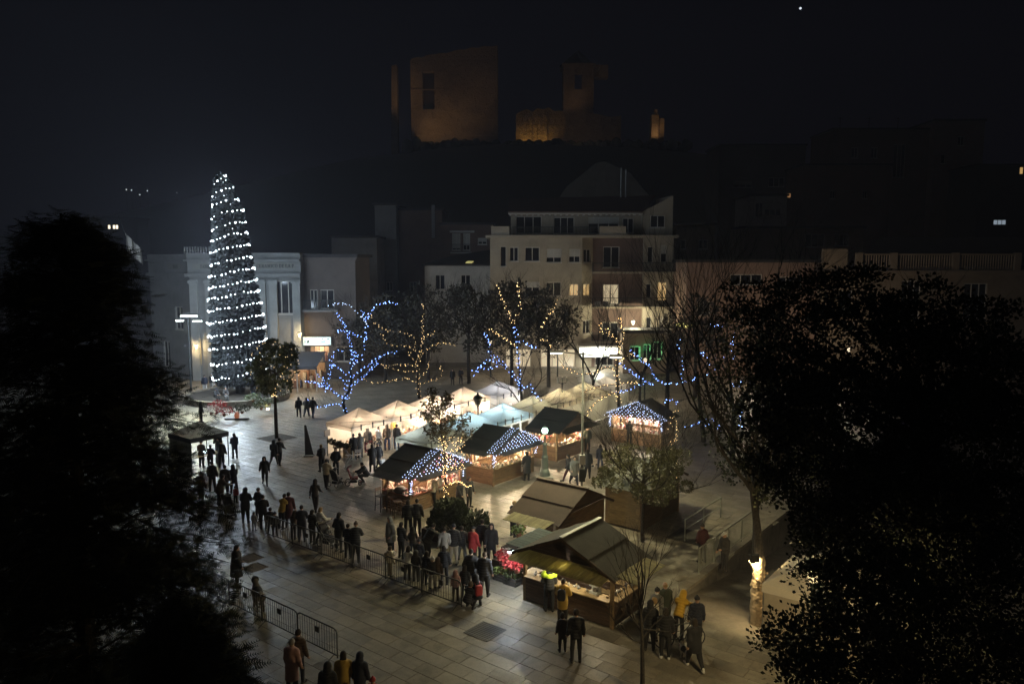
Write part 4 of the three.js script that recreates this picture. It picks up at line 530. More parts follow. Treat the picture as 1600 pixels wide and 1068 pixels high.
// ───────────── tents ─────────────
const clothM = (c, t = 0.3) => M(c, 0.95, { map: T.cloth, transmission: t, thickness: 0 });
function tent(label, pos, rot, w, dep, opt) { // open front +z
  const o = thing('canopy_tent', label, 'tent', pos, rot, opt.group), E1 = 2.1, PK = opt.peak ?? 2.95, hx = w / 2, hz = dep / 2, rm = opt.roof;
  for (const sx of [-1, 1]) for (const sz of [-1, 1]) { const m = mb(); m.box(sx * (hx - 0.05) - 0.02, -0.6, sz * (hz - 0.05) - 0.02, sx * (hx - 0.05) + 0.02, E1, sz * (hz - 0.05) + 0.02); m.build('pole', opt.poleM ?? whiteW, o); }
  const m = mb(), C = [V(-hx, E1, hz), V(hx, E1, hz), V(hx, E1, -hz), V(-hx, E1, -hz)], top = V(0, PK, 0), mid = (a) => V(a.x * 0.46, lerp(E1, PK, 0.47), a.z * 0.46);
  for (let k = 0; k < 4; k++) { const a = C[k], b = C[(k + 1) % 4], ea = a.clone().lerp(b, 0.5); ea.y -= 0.015; const ma = mid(a), mb2 = mid(b), mm = ma.clone().lerp(mb2, 0.5); mm.y -= 0.04; m.quad(a, ea, mm, ma); m.quad(ea, b, mb2, mm); m.tri(ma, mm, top); m.tri(mm, mb2, top); } m.build('roof', rm, o);
  const vH = 0.26; for (let k = 0; k < 4; k++) { const a = C[k], b = C[(k + 1) % 4], n = 5, v = mb(); for (let i = 0; i < n; i++) { const p = a.clone().lerp(b, i / n), q = a.clone().lerp(b, (i + 1) / n), lo = (r) => r.clone().setY(E1 - vH - rr(0, 0.02)); v.quad(lo(p), lo(q), q, p); } v.build('valance', opt.val ?? rm, o); for (const t of [0.22, 0.5, 0.78]) if (k < 2 && opt.clips) { const p = a.clone().lerp(b, t), d = b.clone().sub(a).normalize().cross(V(0, 1, 0)).multiplyScalar(-0.04); mb().bar(p.clone().sub(d).setY(E1 + 0.06), p.clone().sub(d).setY(E1 - 0.32), 0.07).build('clip', darkMetal, o); } }
  const wallP = (a, b, mat) => { const v = mb(), n = 4; for (let i = 0; i < n; i++) { const p = a.clone().lerp(b, i / n), q = a.clone().lerp(b, (i + 1) / n); v.quad(p.clone().setY(0.04), q.clone().setY(0.04), q.clone().setY(E1 - vH + 0.03), p.clone().setY(E1 - vH + 0.03)); } v.build('side_wall', mat, o); };
  for (const s of opt.walls ?? []) { const i = 0.035; if (s === 'back') wallP(V(hx - i, 0, -hz + i), V(-hx + i, 0, -hz + i), opt.wallM ?? rm); if (s === 'left') wallP(V(-hx + i, 0, -hz + i), V(-hx + i, 0, hz - i), opt.wallM ?? rm); if (s === 'right') wallP(V(hx - i, 0, hz - i), V(hx - i, 0, -hz + i), opt.wallM ?? rm); if (s === 'front') wallP(V(-hx + i, 0, hz - i), V(hx - i, 0, hz - i), opt.wallM ?? rm); }
  const fr = mb(); for (let k = 0; k < 4; k++) { const a = C[k].clone().multiplyScalar(0.96), b = C[(k + 1) % 4].clone().multiplyScalar(0.96); a.y = b.y = E1 - 0.06; fr.bar(a, b, 0.025); fr.bar(a.clone(), V(0, PK - 0.12, 0), 0.02); } fr.build('frame', metal, o);
  for (const [x, y, z, I, rgb] of opt.lamps ?? []) { mb().ball(V(x, y, z), 0.06).build('bulb', E(rgb, 16), o); mb().bar(V(x, y + 0.06, z), V(x, y + 0.35, z), 0.012).build('cable', darkMetal, o); lamp(o, V(x, y, z), rgb, I, 3); }
  return o;
}
const roofWarm = clothM([0.68, 0.61, 0.53], 0.32), wallWarm = clothM([0.74, 0.68, 0.58], 0.2), roofBlue = clothM([0.42, 0.58, 0.62]), roofGreen = clothM([0.46, 0.47, 0.36]), wallGreen = clothM([0.5, 0.5, 0.4], 0.25), roofYel = clothM([0.6, 0.55, 0.4]), roofWhite = clothM([0.62, 0.6, 0.58]);
{ // back row, fronts to the aisle
  const N = G(549, 669, 2.05).setY(0), tw = 3.42, td = 2.5, places = ['nearest of the back row, wreaths in front', 'second of the back row, brown prints inside', 'third of the back row, brightest of all', 'fourth of the back row', 'ending the back row, coldly lit'];
  for (let i = 0; i < 5; i++) {
    const c = N.clone().addScaledVector(U, tw * (i + 0.5) + (i === 4 ? 0.5 : 0)).addScaledVector(W_, td / 2 - (i === 4 ? 0.2 : 0));
    const o = tent('cream canopy tent ' + places[i], c, ROT_B, tw - 0.04, td, { roof: i === 4 ? roofWhite : roofWarm, wallM: wallWarm, walls: i === 0 ? ['back'] : i === 4 ? ['back', 'right'] : ['back', 'right'], clips: true, lamps: i === 4 ? [[-0.5, 1.8, 0.3, 11, [0.9, 0.93, 1]], [0.6, 1.8, 0.6, 9, [0.9, 0.93, 1]]] : [[-0.7, 1.75, 0.5, [14, 19, 40, 22][i], [1, 0.79, 0.57]], [0.8, 1.75, 0.5, [14, 19, 32, 20][i], [1, 0.8, 0.6]]], group: i === 4 ? undefined : undefined });
    const t = thing('trestle_table', 'trestle table under the cream tent ' + places[i].split(',')[0], 'table', c.clone().addScaledVector(NB, 0.5), ROT_B); mb().box(-1.45, 0.72, -0.38, 1.45, 0.76, 0.38).build('table_top', pineM[1], t); const cl = mb(); cl.quad(V(-1.47, 0.02, 0.4), V(1.47, 0.02, 0.4), V(1.47, 0.77, 0.4), V(-1.47, 0.77, 0.4)); cl.quad(V(-1.47, 0.02, -0.4), V(-1.47, 0.02, 0.4), V(-1.47, 0.77, 0.4), V(-1.47, 0.77, -0.4)); cl.quad(V(-1.47, 0.77, 0.4), V(1.47, 0.77, 0.4), V(1.47, 0.77, -0.4), V(-1.47, 0.77, -0.4)); cl.build('cloth', M([0.55, 0.42, 0.28], 0.9, { map: T.cloth }), t);
    goods('small wares on the table in the cream tent ' + places[i].split(',')[0], t, [[-1.4, 0.775, -0.33, 1.4, 0.33, 0.3]], i === 4 ? palePal : warmPal, 110);
    if (i === 1 || i === 2 || i === 3) for (let k = 0; k < 4; k++) { const p = thing('framed_print', ['brown', 'ochre', 'dark', 'pale'][k] + ' print hung on the back wall of the cream tent ' + ['', 'second', 'third', 'fourth'][i] + ' in the back row', 'picture', c.clone().addScaledVector(W_, td / 2 - 0.1).addScaledVector(U, -1.2 + k * 0.75).setY(1.3), ROT_B); mb().box(-0.26, -0.2, 0, 0.26, 0.2, 0.03).build('frame', frameDark, p); mb().box(-0.22, -0.16, 0.0305, 0.22, 0.16, 0.034).build('print', M([[0.3, 0.15, 0.06], [0.4, 0.28, 0.1], [0.1, 0.08, 0.06], [0.5, 0.42, 0.3]][k], 0.8, { map: T.stone }), p); }
  }
  // front row, backs to us
  const P0 = G(674, 658, 2.95).setY(0); const fr = ['greenish canopy tent behind the sapling, nearest of the front row', 'pale blue canopy tent beside the greenish one, closed back to us', 'pale blue canopy tent behind the lantern post, flap windows in back', 'greenish canopy tent behind the trunk of the lit tree', 'yellowish canopy tent beside the twin lamp', 'yellowish canopy tent behind the tall mast', 'last canopy tent of the front row, behind the bare trunk'];
  const rf = [roofGreen, roofBlue, roofBlue, roofGreen, roofYel, roofYel, roofWhite];
  for (let i = 0; i < 7; i++) {
    const c = P0.clone().addScaledVector(V(0.575, 0, -0.818), 3.62 * i), o = tent(fr[i], c, ROT_B + Math.PI, 3.45, 2.6, { roof: rf[i], wallM: i === 1 || i === 2 ? clothM([0.62, 0.62, 0.55], 0.3) : wallGreen, walls: i === 0 ? ['back'] : ['back', ...(i === 6 ? ['left'] : [])], clips: false, lamps: i === 0 ? [[0.8, 1.75, 0.5, 16, [0.75, 0.85, 1]]] : [[0, 1.75, 0.2, [0, 40, 52, 32, 34, 28, 22][i], i < 3 ? [0.9, 0.97, 1] : [1, 0.85, 0.6]]] });
    if (i > 0 && i < 4) for (const t of [-1.1, -0.1, 0.9]) { const q = mb(); q.box(t, 0.9, -1.33, t + 0.75, 1.75, -1.32); q.build('flap_window', M([0.3, 0.28, 0.2], 0.6, { transmission: 0.5, thickness: 0 }), o); }
    for (const t of [-1.2, -0.3, 0.6, 1.4]) { mb().bar(V(t, 2.25, -1.34), V(t, 1.86, -1.34), 0.06).build('clip', M([0.25, 0.24, 0.2], 0.7), o); }
    const tb = thing('trestle_table', 'covered table under the ' + fr[i], 'table', c.clone().addScaledVector(W_, 0.6), ROT_B + Math.PI); mb().box(-1.4, 0.72, -0.35, 1.4, 0.76, 0.35).build('table_top', pineM[1], tb); mb().box(-1.3, 0, -0.3, -1.25, 0.72, 0.3).box(1.25, 0, -0.3, 1.3, 0.72, 0.3).build('trestle', pineM[0], tb);
  }
  // left gazebo with a cold lamp, right gazebo by the plane trunk
  const gl = tent('grey-green gazebo at the left edge of the square with a cold lit table', G(300, 731).addScaledVector(U, 0.5), ROT_B, 2.5, 2.5, { peak: 2.8, roof: clothM([0.55, 0.57, 0.48], 0.5), val: M([0.04, 0.045, 0.05], 0.9), poleM: darkMetal, walls: ['left'], wallM: M([0.3, 0.32, 0.26], 0.9, { map: T.cloth }), lamps: [[0.3, 1.2, 0.6, 1.3, [0.7, 0.86, 1]], [-0.9, 1.5, 0.2, 0.4, [1, 0.6, 0.3]]] });
  const tb = thing('trestle_table', 'table with glowing trinkets under the grey-green gazebo', 'table', gl.position.clone().addScaledVector(NB, 0.3), ROT_B); mb().box(-1.1, 0.72, -0.35, 1.1, 0.76, 0.35).build('table_top', pineM[1], tb); mb().box(-1.1, 0, -0.3, -1.05, 0.72, 0.3).box(1.05, 0, -0.3, 1.1, 0.72, 0.3).build('trestle', metal, tb);
  const tk = thing('light_toys', 'cluster of glowing white-blue toys on the gazebo table', 'toys', tb.position.clone().setY(0.77)); const tm = mb(); for (let i = 0; i < 12; i++) tm.blob(V(rr(-0.5, 0.5), rr(0.03, 0.4), rr(-0.3, 0.3)), rr(0.02, 0.05)); tm.build('lights', E([0.7, 0.88, 1], 6), tk);
  const gc = G(1191, 906, 2.12).setY(0).addScaledVector(NB, 1.55).addScaledVector(U, 1.55); gc.y = -0.1;
  tent('cream gazebo on the right street, lit by the lamp on the plane trunk', gc, ROT_H, 3.1, 3.1, { roof: clothM([0.76, 0.68, 0.54], 0.1), wallM: clothM([0.5, 0.42, 0.3], 0.15), walls: ['front', 'left'], peak: 3.05, poleM: metal });
}
// ───────────── lamps ─────────────
{ // tall mast with two arms
  const base = V(3.4, 0, -36.4), o = thing('street_mast', 'tall thin steel lamp mast with two arms and control boxes, rising behind the nearest stalls', 'lamp mast', base, 0);
  const m = mb(); m.lathe([[0.09, 0], [0.09, 1.2], [0.06, 1.3], [0.045, 8.1]], 10); m.build('pole', M([0.13, 0.135, 0.13], 0.6), o);
  mb().bar(V(0, 8.0, 0), V(-0.95, 8.12, 0.25), 0.06).build('arm', galv, o); mb().bar(V(0, 8.0, 0), V(1.25, 7.85, -0.3), 0.06).build('arm', galv, o);
  for (const [x, y, z] of [[-1.0, 8.12, 0.26], [1.3, 7.84, -0.31]]) { const s = Math.sign(x); mb().box(Math.min(x, x + s * 0.6), y - 0.01, z - 0.16, Math.max(x, x + s * 0.6), y + 0.09, z + 0.16).build('lamp_housing', galv, o); mb().box(Math.min(x, x + s * 0.6) + 0.04, y - 0.05, z - 0.13, Math.max(x, x + s * 0.6) - 0.04, y - 0.0105, z + 0.13).build('lamp_glass', E([0.96, 1.0, 0.82], 12), o); spotDown(o, V(x + s * 0.3, y - 0.14, z), V(x + s * 0.3, 0, z + 3), [1, 0.88, 0.5], 225, 1.3, 8); }
  mb().box(-0.14, 2.65, -0.1, 0.14, 3.1, 0.17).build('control_box', galv, o); mb().box(-0.14, 1.8, -0.1, 0.14, 2.4, 0.17).build('control_box', darkMetal, o); mb().lathe([[0.13, 2.42], [0.13, 2.5]], 10).build('collar', whiteW, o);
}
{ // ornate lamp, lit
  const o = thing('ornate_lamp', 'ornate iron lamp post on a stone pedestal, its globe glowing green-white', 'street lamp', G(851, 770)), irn = M([0.1, 0.13, 0.12], 0.55, { metalness: 0.4 });
  mb().box(-0.48, 0, -0.48, 0.48, 0.16, 0.48).box(-0.4, 0.16, -0.4, 0.4, 0.85, 0.4).box(-0.45, 0.85, -0.45, 0.45, 0.97, 0.45).build('pedestal', M([0.26, 0.25, 0.23], 0.9, { map: T.stone }), o);
  mb().lathe([[0.3, 0.97], [0.28, 1.2], [0.2, 1.35], [0.17, 1.9], [0.19, 2.0], [0.13, 2.1], [0.1, 2.6], [0.14, 2.68], [0.05, 2.8], [0.05, 3.15]], 12).build('column', irn, o);
  for (const s of [-1, 1]) { const pts = []; for (let i = 0; i <= 8; i++) { const a = -Math.PI / 2 + i / 8 * Math.PI; pts.push(V(s * (0.06 + 0.22 * Math.cos(a)), 2.98 + 0.24 * Math.sin(a), 0)); } mb().tube(pts, 0.022, 5).build('scroll', irn, o); }
  mb().ball(V(0, 3.42, 0), 0.17, 1.05, 10).build('lamp_globe', E([0.62, 1.0, 0.78], 7), o); mb().lathe([[0.12, 3.22], [0.15, 3.26], [0.1, 3.29]], 10).build('cup', irn, o); mb().lathe([[0.1, 3.59], [0.02, 3.72]], 8).build('finial', irn, o);
  lamp(o, V(0, 3.42, 0), [0.72, 1, 0.82], 22, 8);
}
{ const o = thing('lantern_post', 'dark post with an unlit four-sided lantern, in front of the pale blue tents', 'street lamp', G(747, 712)); mb().lathe([[0.13, 0], [0.12, 0.6], [0.06, 0.7], [0.05, 3.2], [0.08, 3.25], [0.03, 3.3]], 8).build('column', darkMetal, o); mb().lathe([[0.12, 3.3], [0.26, 3.75]], 4).build('lantern_glass', M([0.35, 0.33, 0.28], 0.3, { transmission: 0.7, thickness: 0 }), o); for (let k = 0; k < 4; k++) { const a = k * Math.PI / 2; mb().bar(V(0.12 * Math.cos(a), 3.3, -0.12 * Math.sin(a)), V(0.26 * Math.cos(a), 3.75, -0.26 * Math.sin(a)), 0.025).build('lantern_bar', darkMetal, o); } mb().lathe([[0.32, 3.75], [0.2, 3.9], [0.06, 3.98], [0.05, 4.08], [0.005, 4.14]], 4).build('lantern_roof', darkMetal, o); mb().ball(V(-0.3, 2.6, 0.1), 0.16, 1, 7).build('loudspeaker', darkMetal, o); }
{ const o = thing('twin_lamp', 'dark post carrying three unlit upright lamps, among the yellowish tents', 'street lamp', G(878, 668)); mb().lathe([[0.12, 0], [0.06, 0.7], [0.05, 3.4]], 8).build('column', darkMetal, o); for (const x of [-0.32, 0, 0.32]) { mb().bar(V(0, 3.3, 0), V(x, 3.42, 0), 0.04).build('arm', darkMetal, o); mb().lathe([[0.06, 3.42], [0.1, 3.75], [0.02, 3.85]], 8, V(x, 0, 0)).build('lamp_glass', M([0.5, 0.5, 0.42], 0.35), o); } }
{ // floodlights on the pavilion roof corner, left
  const p = D(293, 495, 70); const o = thing('floodlight_post', 'tall post with bright white floodlights, left of the lit conifer', 'floodlight', V(p.x, 0, p.z)); mb().lathe([[0.1, 0], [0.06, p.y]], 8).build('pole', darkMetal, o);
  for (const [x, y, w] of [[0.15, 0.12, 1.5], [-0.7, -0.3, 0.7], [0.9, -0.35, 0.8]]) { mb().box(x - w / 2, p.y + y + 0.03, -0.15, x + w / 2, p.y + y + 0.2, 0.2).build('housing', darkMetal, o); mb().box(x - w / 2 + 0.03, p.y + y - 0.08, 0.0, x + w / 2 - 0.03, p.y + y + 0.028, 0.22).build('lamp_glass', E([0.92, 1, 0.92], 11), o); }
  spotDown(o, V(0, p.y - 0.1, 0.6), V(20, 0, 36), [0.97, 1, 0.62], 290, 0.9, 12); mb().bar(V(-0.9, p.y, 0), V(1.1, p.y, 0), 0.07).build('crossbar', darkMetal, o);
}
// ───────────── furniture and wares standing about ─────────────
function stool(label, px, py, turn, mat, back = true, grp) { const o = thing('bar_stool', label, 'stool', G(px, py), turn, grp); for (const [x, z] of [[-0.17, -0.17], [0.17, -0.17], [0.17, 0.17], [-0.17, 0.17]]) mb().bar(V(x * 1.2, 0, z * 1.2), V(x, 0.74, z), 0.03).build('leg', mat, o); mb().box(-0.2, 0.74, -0.2, 0.2, 0.78, 0.2).build('seat', mat, o); mb().bar(V(-0.19, 0.28, 0.19), V(0.19, 0.28, 0.19), 0.025).bar(V(-0.19, 0.28, -0.19), V(0.19, 0.28, -0.19), 0.025).build('footrest', mat, o); if (back) { mb().box(-0.2, 0.78, -0.2, -0.17, 1.15, -0.17).box(0.17, 0.78, -0.2, 0.2, 1.15, -0.17).box(-0.17, 1.0, -0.2, 0.17, 1.15, -0.175).build('backrest', mat, o); } return o; }
stool('dark high-backed bar stool at the left corner of the stall with pink lights', 595, 797, 0.9, frameDark); stool('dark bar stool beside the left counter of the stall with pink lights', 613, 800, 0.6, M([0.12, 0.09, 0.06], 0.7)); stool('backless stool in front of the left counter of the stall with pink lights', 621, 806, 0.4, M([0.1, 0.08, 0.06], 0.7), false);
function chair(label, px, py, turn, mat) { const o = thing('folding_chair', label, 'chair', G(px, py), turn); for (const s of [-1, 1]) { mb().bar(V(s * 0.2, 0, 0.2), V(s * 0.2, 0.85, -0.22), 0.03).build('leg', mat, o); mb().bar(V(s * 0.17, 0, -0.22), V(s * 0.17, 0.46, 0.18), 0.03).build('leg', mat, o); } for (let k = 0; k < 4; k++) mb().box(-0.2, 0.44, -0.18 + k * 0.095, 0.2, 0.46, -0.1 + k * 0.095).build('seat_slat', mat, o); for (const y of [0.62, 0.74]) mb().box(-0.2, y, -0.18 - (y - 0.6) * 0.3, 0.2, y + 0.09, -0.16 - (y - 0.6) * 0.3).build('back_slat', mat, o); }
chair('white folding chair in front of the nearest cream tent, left of two', 545, 722, 2.2, whiteW); chair('white folding chair in front of the nearest cream tent, right of two', 559, 721, 3.6, whiteW);
function crate(label, px, py, turn, mat, w = 0.6, h = 0.3, fill) { const o = thing('plant_crate', label, 'crate', G(px, py), turn); const d = 0.42; for (const [a, b] of [[0, 0.09], [0.11, 0.2], [0.22, h]]) { mb().box(-w / 2, a, d / 2 - 0.02, w / 2, b, d / 2).build('slat', mat, o); mb().box(-w / 2, a, -d / 2, w / 2, b, -d / 2 + 0.02).build('slat', mat, o); mb().box(-w / 2, a, -d / 2 + 0.021, -w / 2 + 0.02, b, d / 2 - 0.021).build('slat', mat, o); mb().box(w / 2 - 0.02, a, -d / 2 + 0.021, w / 2, b, d / 2 - 0.021).build('slat', mat, o); } mb().box(-w / 2 + 0.021, 0.01, -d / 2 + 0.021, w / 2 - 0.021, 0.03, d / 2 - 0.021).build('base', mat, o); return o; }
const leafSheet = (() => { const m = mb(); m.quad(V(0, 0, 0), V(0.5, 0.08, 0.5), V(0, 0.04, 1), V(-0.5, 0.08, 0.5)); return m.geo(); })();
function foliage(parent, name, n, place, size, mat) { // instanced leaf faces; place() -> [position, normal-ish axis, scale]
  const im = new THREE.InstancedMesh(leafSheet, mat, n), mt = new THREE.Matrix4(), q = new THREE.Quaternion(), e = new THREE.Euler(), col = new THREE.Color();
  for (let i = 0; i < n; i++) { const [p, ax, s] = place(i); if (ax) q.setFromUnitVectors(V(0, 0, 1), ax.clone().normalize()).multiply(new THREE.Quaternion().setFromAxisAngle(V(0, 0, 1), rnd() * 6.28)); else q.setFromEuler(e.set(rr(-3.1, 3.1), rr(-3.1, 3.1), rr(-3.1, 3.1))); const k = size * (s ?? 1) * rr(0.7, 1.3); mt.compose(p, q, V(k * 0.8, k, k)); im.setMatrixAt(i, mt); const c = rr(0.65, 1.25); im.setColorAt(i, col.setRGB(c, c * rr(0.92, 1.05), c * rr(0.8, 1))); }
  im.name = name; im.castShadow = im.receiveShadow = true; parent.add(im); return tag(im, null, null, null, 'stuff');
}
const leafGreen = M([0.07, 0.1, 0.03], 0.7, { transmission: 0.25, thickness: 0 }), leafBright = M([0.16, 0.22, 0.05], 0.7, { transmission: 0.3, thickness: 0 }), leafRed = M([0.4, 0.025, 0.03], 0.6, { transmission: 0.25, thickness: 0 }), leafWhite = M([0.6, 0.55, 0.52], 0.7, { transmission: 0.3, thickness: 0 }), leafDark = M([0.035, 0.045, 0.02], 0.75, { transmission: 0.15, thickness: 0 }), leafDry = M([0.13, 0.105, 0.06], 0.8, { transmission: 0.25, thickness: 0 });
const potM = M([0.22, 0.09, 0.05], 0.8);
function potPlant(label, p, h, r, leaf, n, cat = 'potted plant') { const o = thing('potted_plant', label, cat, p); mb().lathe([[0.1, 0], [0.14, 0.2], [0.15, 0.2], [0.12, 0.19]], 8).build('pot', potM, o); foliage(o, 'leaves', n, () => { const a = rnd() * 6.28, q = Math.sqrt(rnd()) * r; return [V(q * Math.cos(a), 0.2 + h * rnd() * (1 - q / r * 0.5), q * Math.sin(a)), null]; }, 0.12, leaf); return o; }
{ const bm = M([0.05, 0.045, 0.04], 0.8);
  const A = (px, py, h = 0) => G(px, py, h);
  crate('black slatted crate of green plants left of the nearest stall, left of two', 784, 905, ROT_H, bm); crate('black slatted crate of green plants left of the nearest stall, right of two', 801, 912, ROT_H, bm);
  const st = thing('display_step', 'stepped plant display between the crates and the nearest stall', 'display stand', A(803, 893), ROT_H); mb().box(-0.9, 0, -0.3, 0.9, 0.4, 0.3).build('step', darkWoodM[0], st); mb().box(-0.9, 0, -0.95, 0.9, 0.75, -0.302).build('step', darkWoodM[1], st);
  potPlant('bright green plants filling the left black crate', A(784, 905).setY(0.08), 0.3, 0.3, leafBright, 130); potPlant('bright green plants filling the right black crate', A(801, 912).setY(0.08), 0.3, 0.3, leafGreen, 130);
  const spots = [['red poinsettia at the left end of the plant display', 790, 874, leafRed], ['red poinsettia in the middle of the plant display', 799, 878, leafRed], ['red poinsettia at the right end of the plant display', 808, 882, leafRed], ['white wrapped poinsettia at the back of the plant display, left', 793, 862, leafWhite], ['white wrapped poinsettia at the back of the plant display, right', 803, 866, leafWhite], ['red flowering plant behind the white poinsettias', 786, 864, leafRed]];
  for (const [l, x, y, lf] of spots) potPlant(l, A(x, y + 12, 0.55), 0.3, 0.28, lf, 120);
  potPlant('low green shrub in the gap beside the nearest stall', A(812, 903), 0.6, 0.4, leafGreen, 200); potPlant('leafy green bouquet held up at the stall behind', A(811, 838, 1.0), 0.35, 0.25, leafBright, 120, 'bouquet'); potPlant('white flowers at the corner of the stall behind', A(818, 826, 1.0), 0.3, 0.25, leafWhite, 80, 'flowers'); }
{ // small potted firs and shrubs for sale behind the crowd
  const o = thing('shrub_planter', 'dark bushy evergreen shrubs in a square planter, behind the crowd at the barrier', 'shrub', G(703, 838), ROT_H); mb().box(-0.9, 0, -0.9, 0.9, 0.45, 0.9).build('planter_box', darkWoodM[1], o); foliage(o, 'foliage', 3200, () => { const a = rnd() * 6.28, t = rnd(), q = (0.25 + Math.sqrt(rnd())) * 0.85 * (1 - t * 0.45); return [V(q * Math.cos(a), 0.4 + t * 1.15, q * Math.sin(a)), V(Math.cos(a), 1.2, Math.sin(a))]; }, 0.16, leafDark);
  const o2 = thing('shrub_planter', 'lower row of dark evergreen shrubs right of the bushy planter, behind the red coat', 'shrub', G(738, 842), ROT_H); mb().box(-0.5, 0, -0.5, 0.5, 0.4, 0.5).build('planter_box', darkWoodM[0], o2); foliage(o2, 'foliage', 1300, () => { const a = rnd() * 6.28, t = rnd(), q = (0.2 + Math.sqrt(rnd())) * 0.6; return [V(q * Math.cos(a), 0.35 + t * 0.75, q * Math.sin(a)), V(Math.cos(a), 1.2, Math.sin(a))]; }, 0.15, leafDark); }
{ // folded parasol / feather flag, wreath garland and small signs at the first tent
  const o = thing('feather_banner', 'dark feather banner standing alone left of the nearest cream tent', 'banner', G(483, 712)); mb().box(-0.3, 0, -0.25, 0.3, 0.05, 0.25).build('base', darkMetal, o); mb().bar(V(-0.25, 0.05, 0), V(-0.25, 2.0, 0), 0.03).build('pole', darkMetal, o); mb().hexa([V(-0.23, 0.08, 0.01), V(0.28, 0.08, 0.01), V(0.28, 0.08, -0.01), V(-0.23, 0.08, -0.01), V(-0.23, 2.0, 0.01), V(-0.14, 2.0, 0.01), V(-0.14, 2.0, -0.01), V(-0.23, 2.0, -0.01)]).build('cloth', M([0.045, 0.04, 0.035], 0.9), o);
  const g = thing('evergreen_garland', 'dark evergreen garland hung across the open end of the nearest cream tent', 'garland', G(530, 690, 1.7)); const a = V(-0.55, 0.1, 0), b = V(0.75, -0.05, 0.75); foliage(g, 'foliage', 500, () => { const t = rnd(), p = a.clone().lerp(b, t); p.y -= 0.12 * Math.sin(t * 3.14); return [p.add(V(rr(-0.12, 0.12), rr(-0.12, 0.12), rr(-0.12, 0.12))), null]; }, 0.12, leafDark); mb().tube([a, V(0.1, -0.1, 0.37), b], 0.02, 5).build('rope', darkMetal, g);
  for (const [l, px, py, c] of [['red and white wreath arch on the counter of the nearest cream tent', 576, 697, leafRed], ['pale wreath arch beside the red one on the nearest cream tent', 590, 694, leafWhite]]) { const w = thing('wreath', l, 'wreath', G(px, py, 1.15), ROT_B); const ring = []; for (let k = 0; k <= 14; k++) { const t = k / 14 * 6.2832; ring.push(V(0.3 * Math.cos(t), 0.3 * Math.sin(t), 0)); } mb().tube(ring, 0.04, 5).build('ring', barkM, w); foliage(w, 'leaves', 160, () => { const t = rnd() * 6.28; return [V(0.3 * Math.cos(t) + rr(-0.07, 0.07), 0.3 * Math.sin(t) + rr(-0.07, 0.07), rr(-0.06, 0.06)), null]; }, 0.09, c); }
  const s = thing('display_sign', 'small dark board on a post left of the nearest cream tent', 'sign', G(512, 712), ROT_B); mb().bar(V(0, 0, 0), V(0, 1.3, 0), 0.04).build('post', darkMetal, s); mb().box(-0.22, 1.3, -0.02, 0.22, 1.7, 0.02).build('board', frameDark, s);
  const rt = thing('round_table', 'small round wooden table with wares before the nearest cream tent', 'table', G(531, 715)); mb().lathe([[0.45, 0.7], [0.45, 0.74], [0.01, 0.741]], 14).build('table_top', pineM[2], rt); mb().lathe([[0.22, 0], [0.05, 0.05], [0.04, 0.7]], 10).build('pedestal', pineM[0], rt);
  goods('baskets and wares on the small round table', rt, [[-0.3, 0.745, -0.3, 0.3, 0.3, 0.4]], warmPal, 30);
}
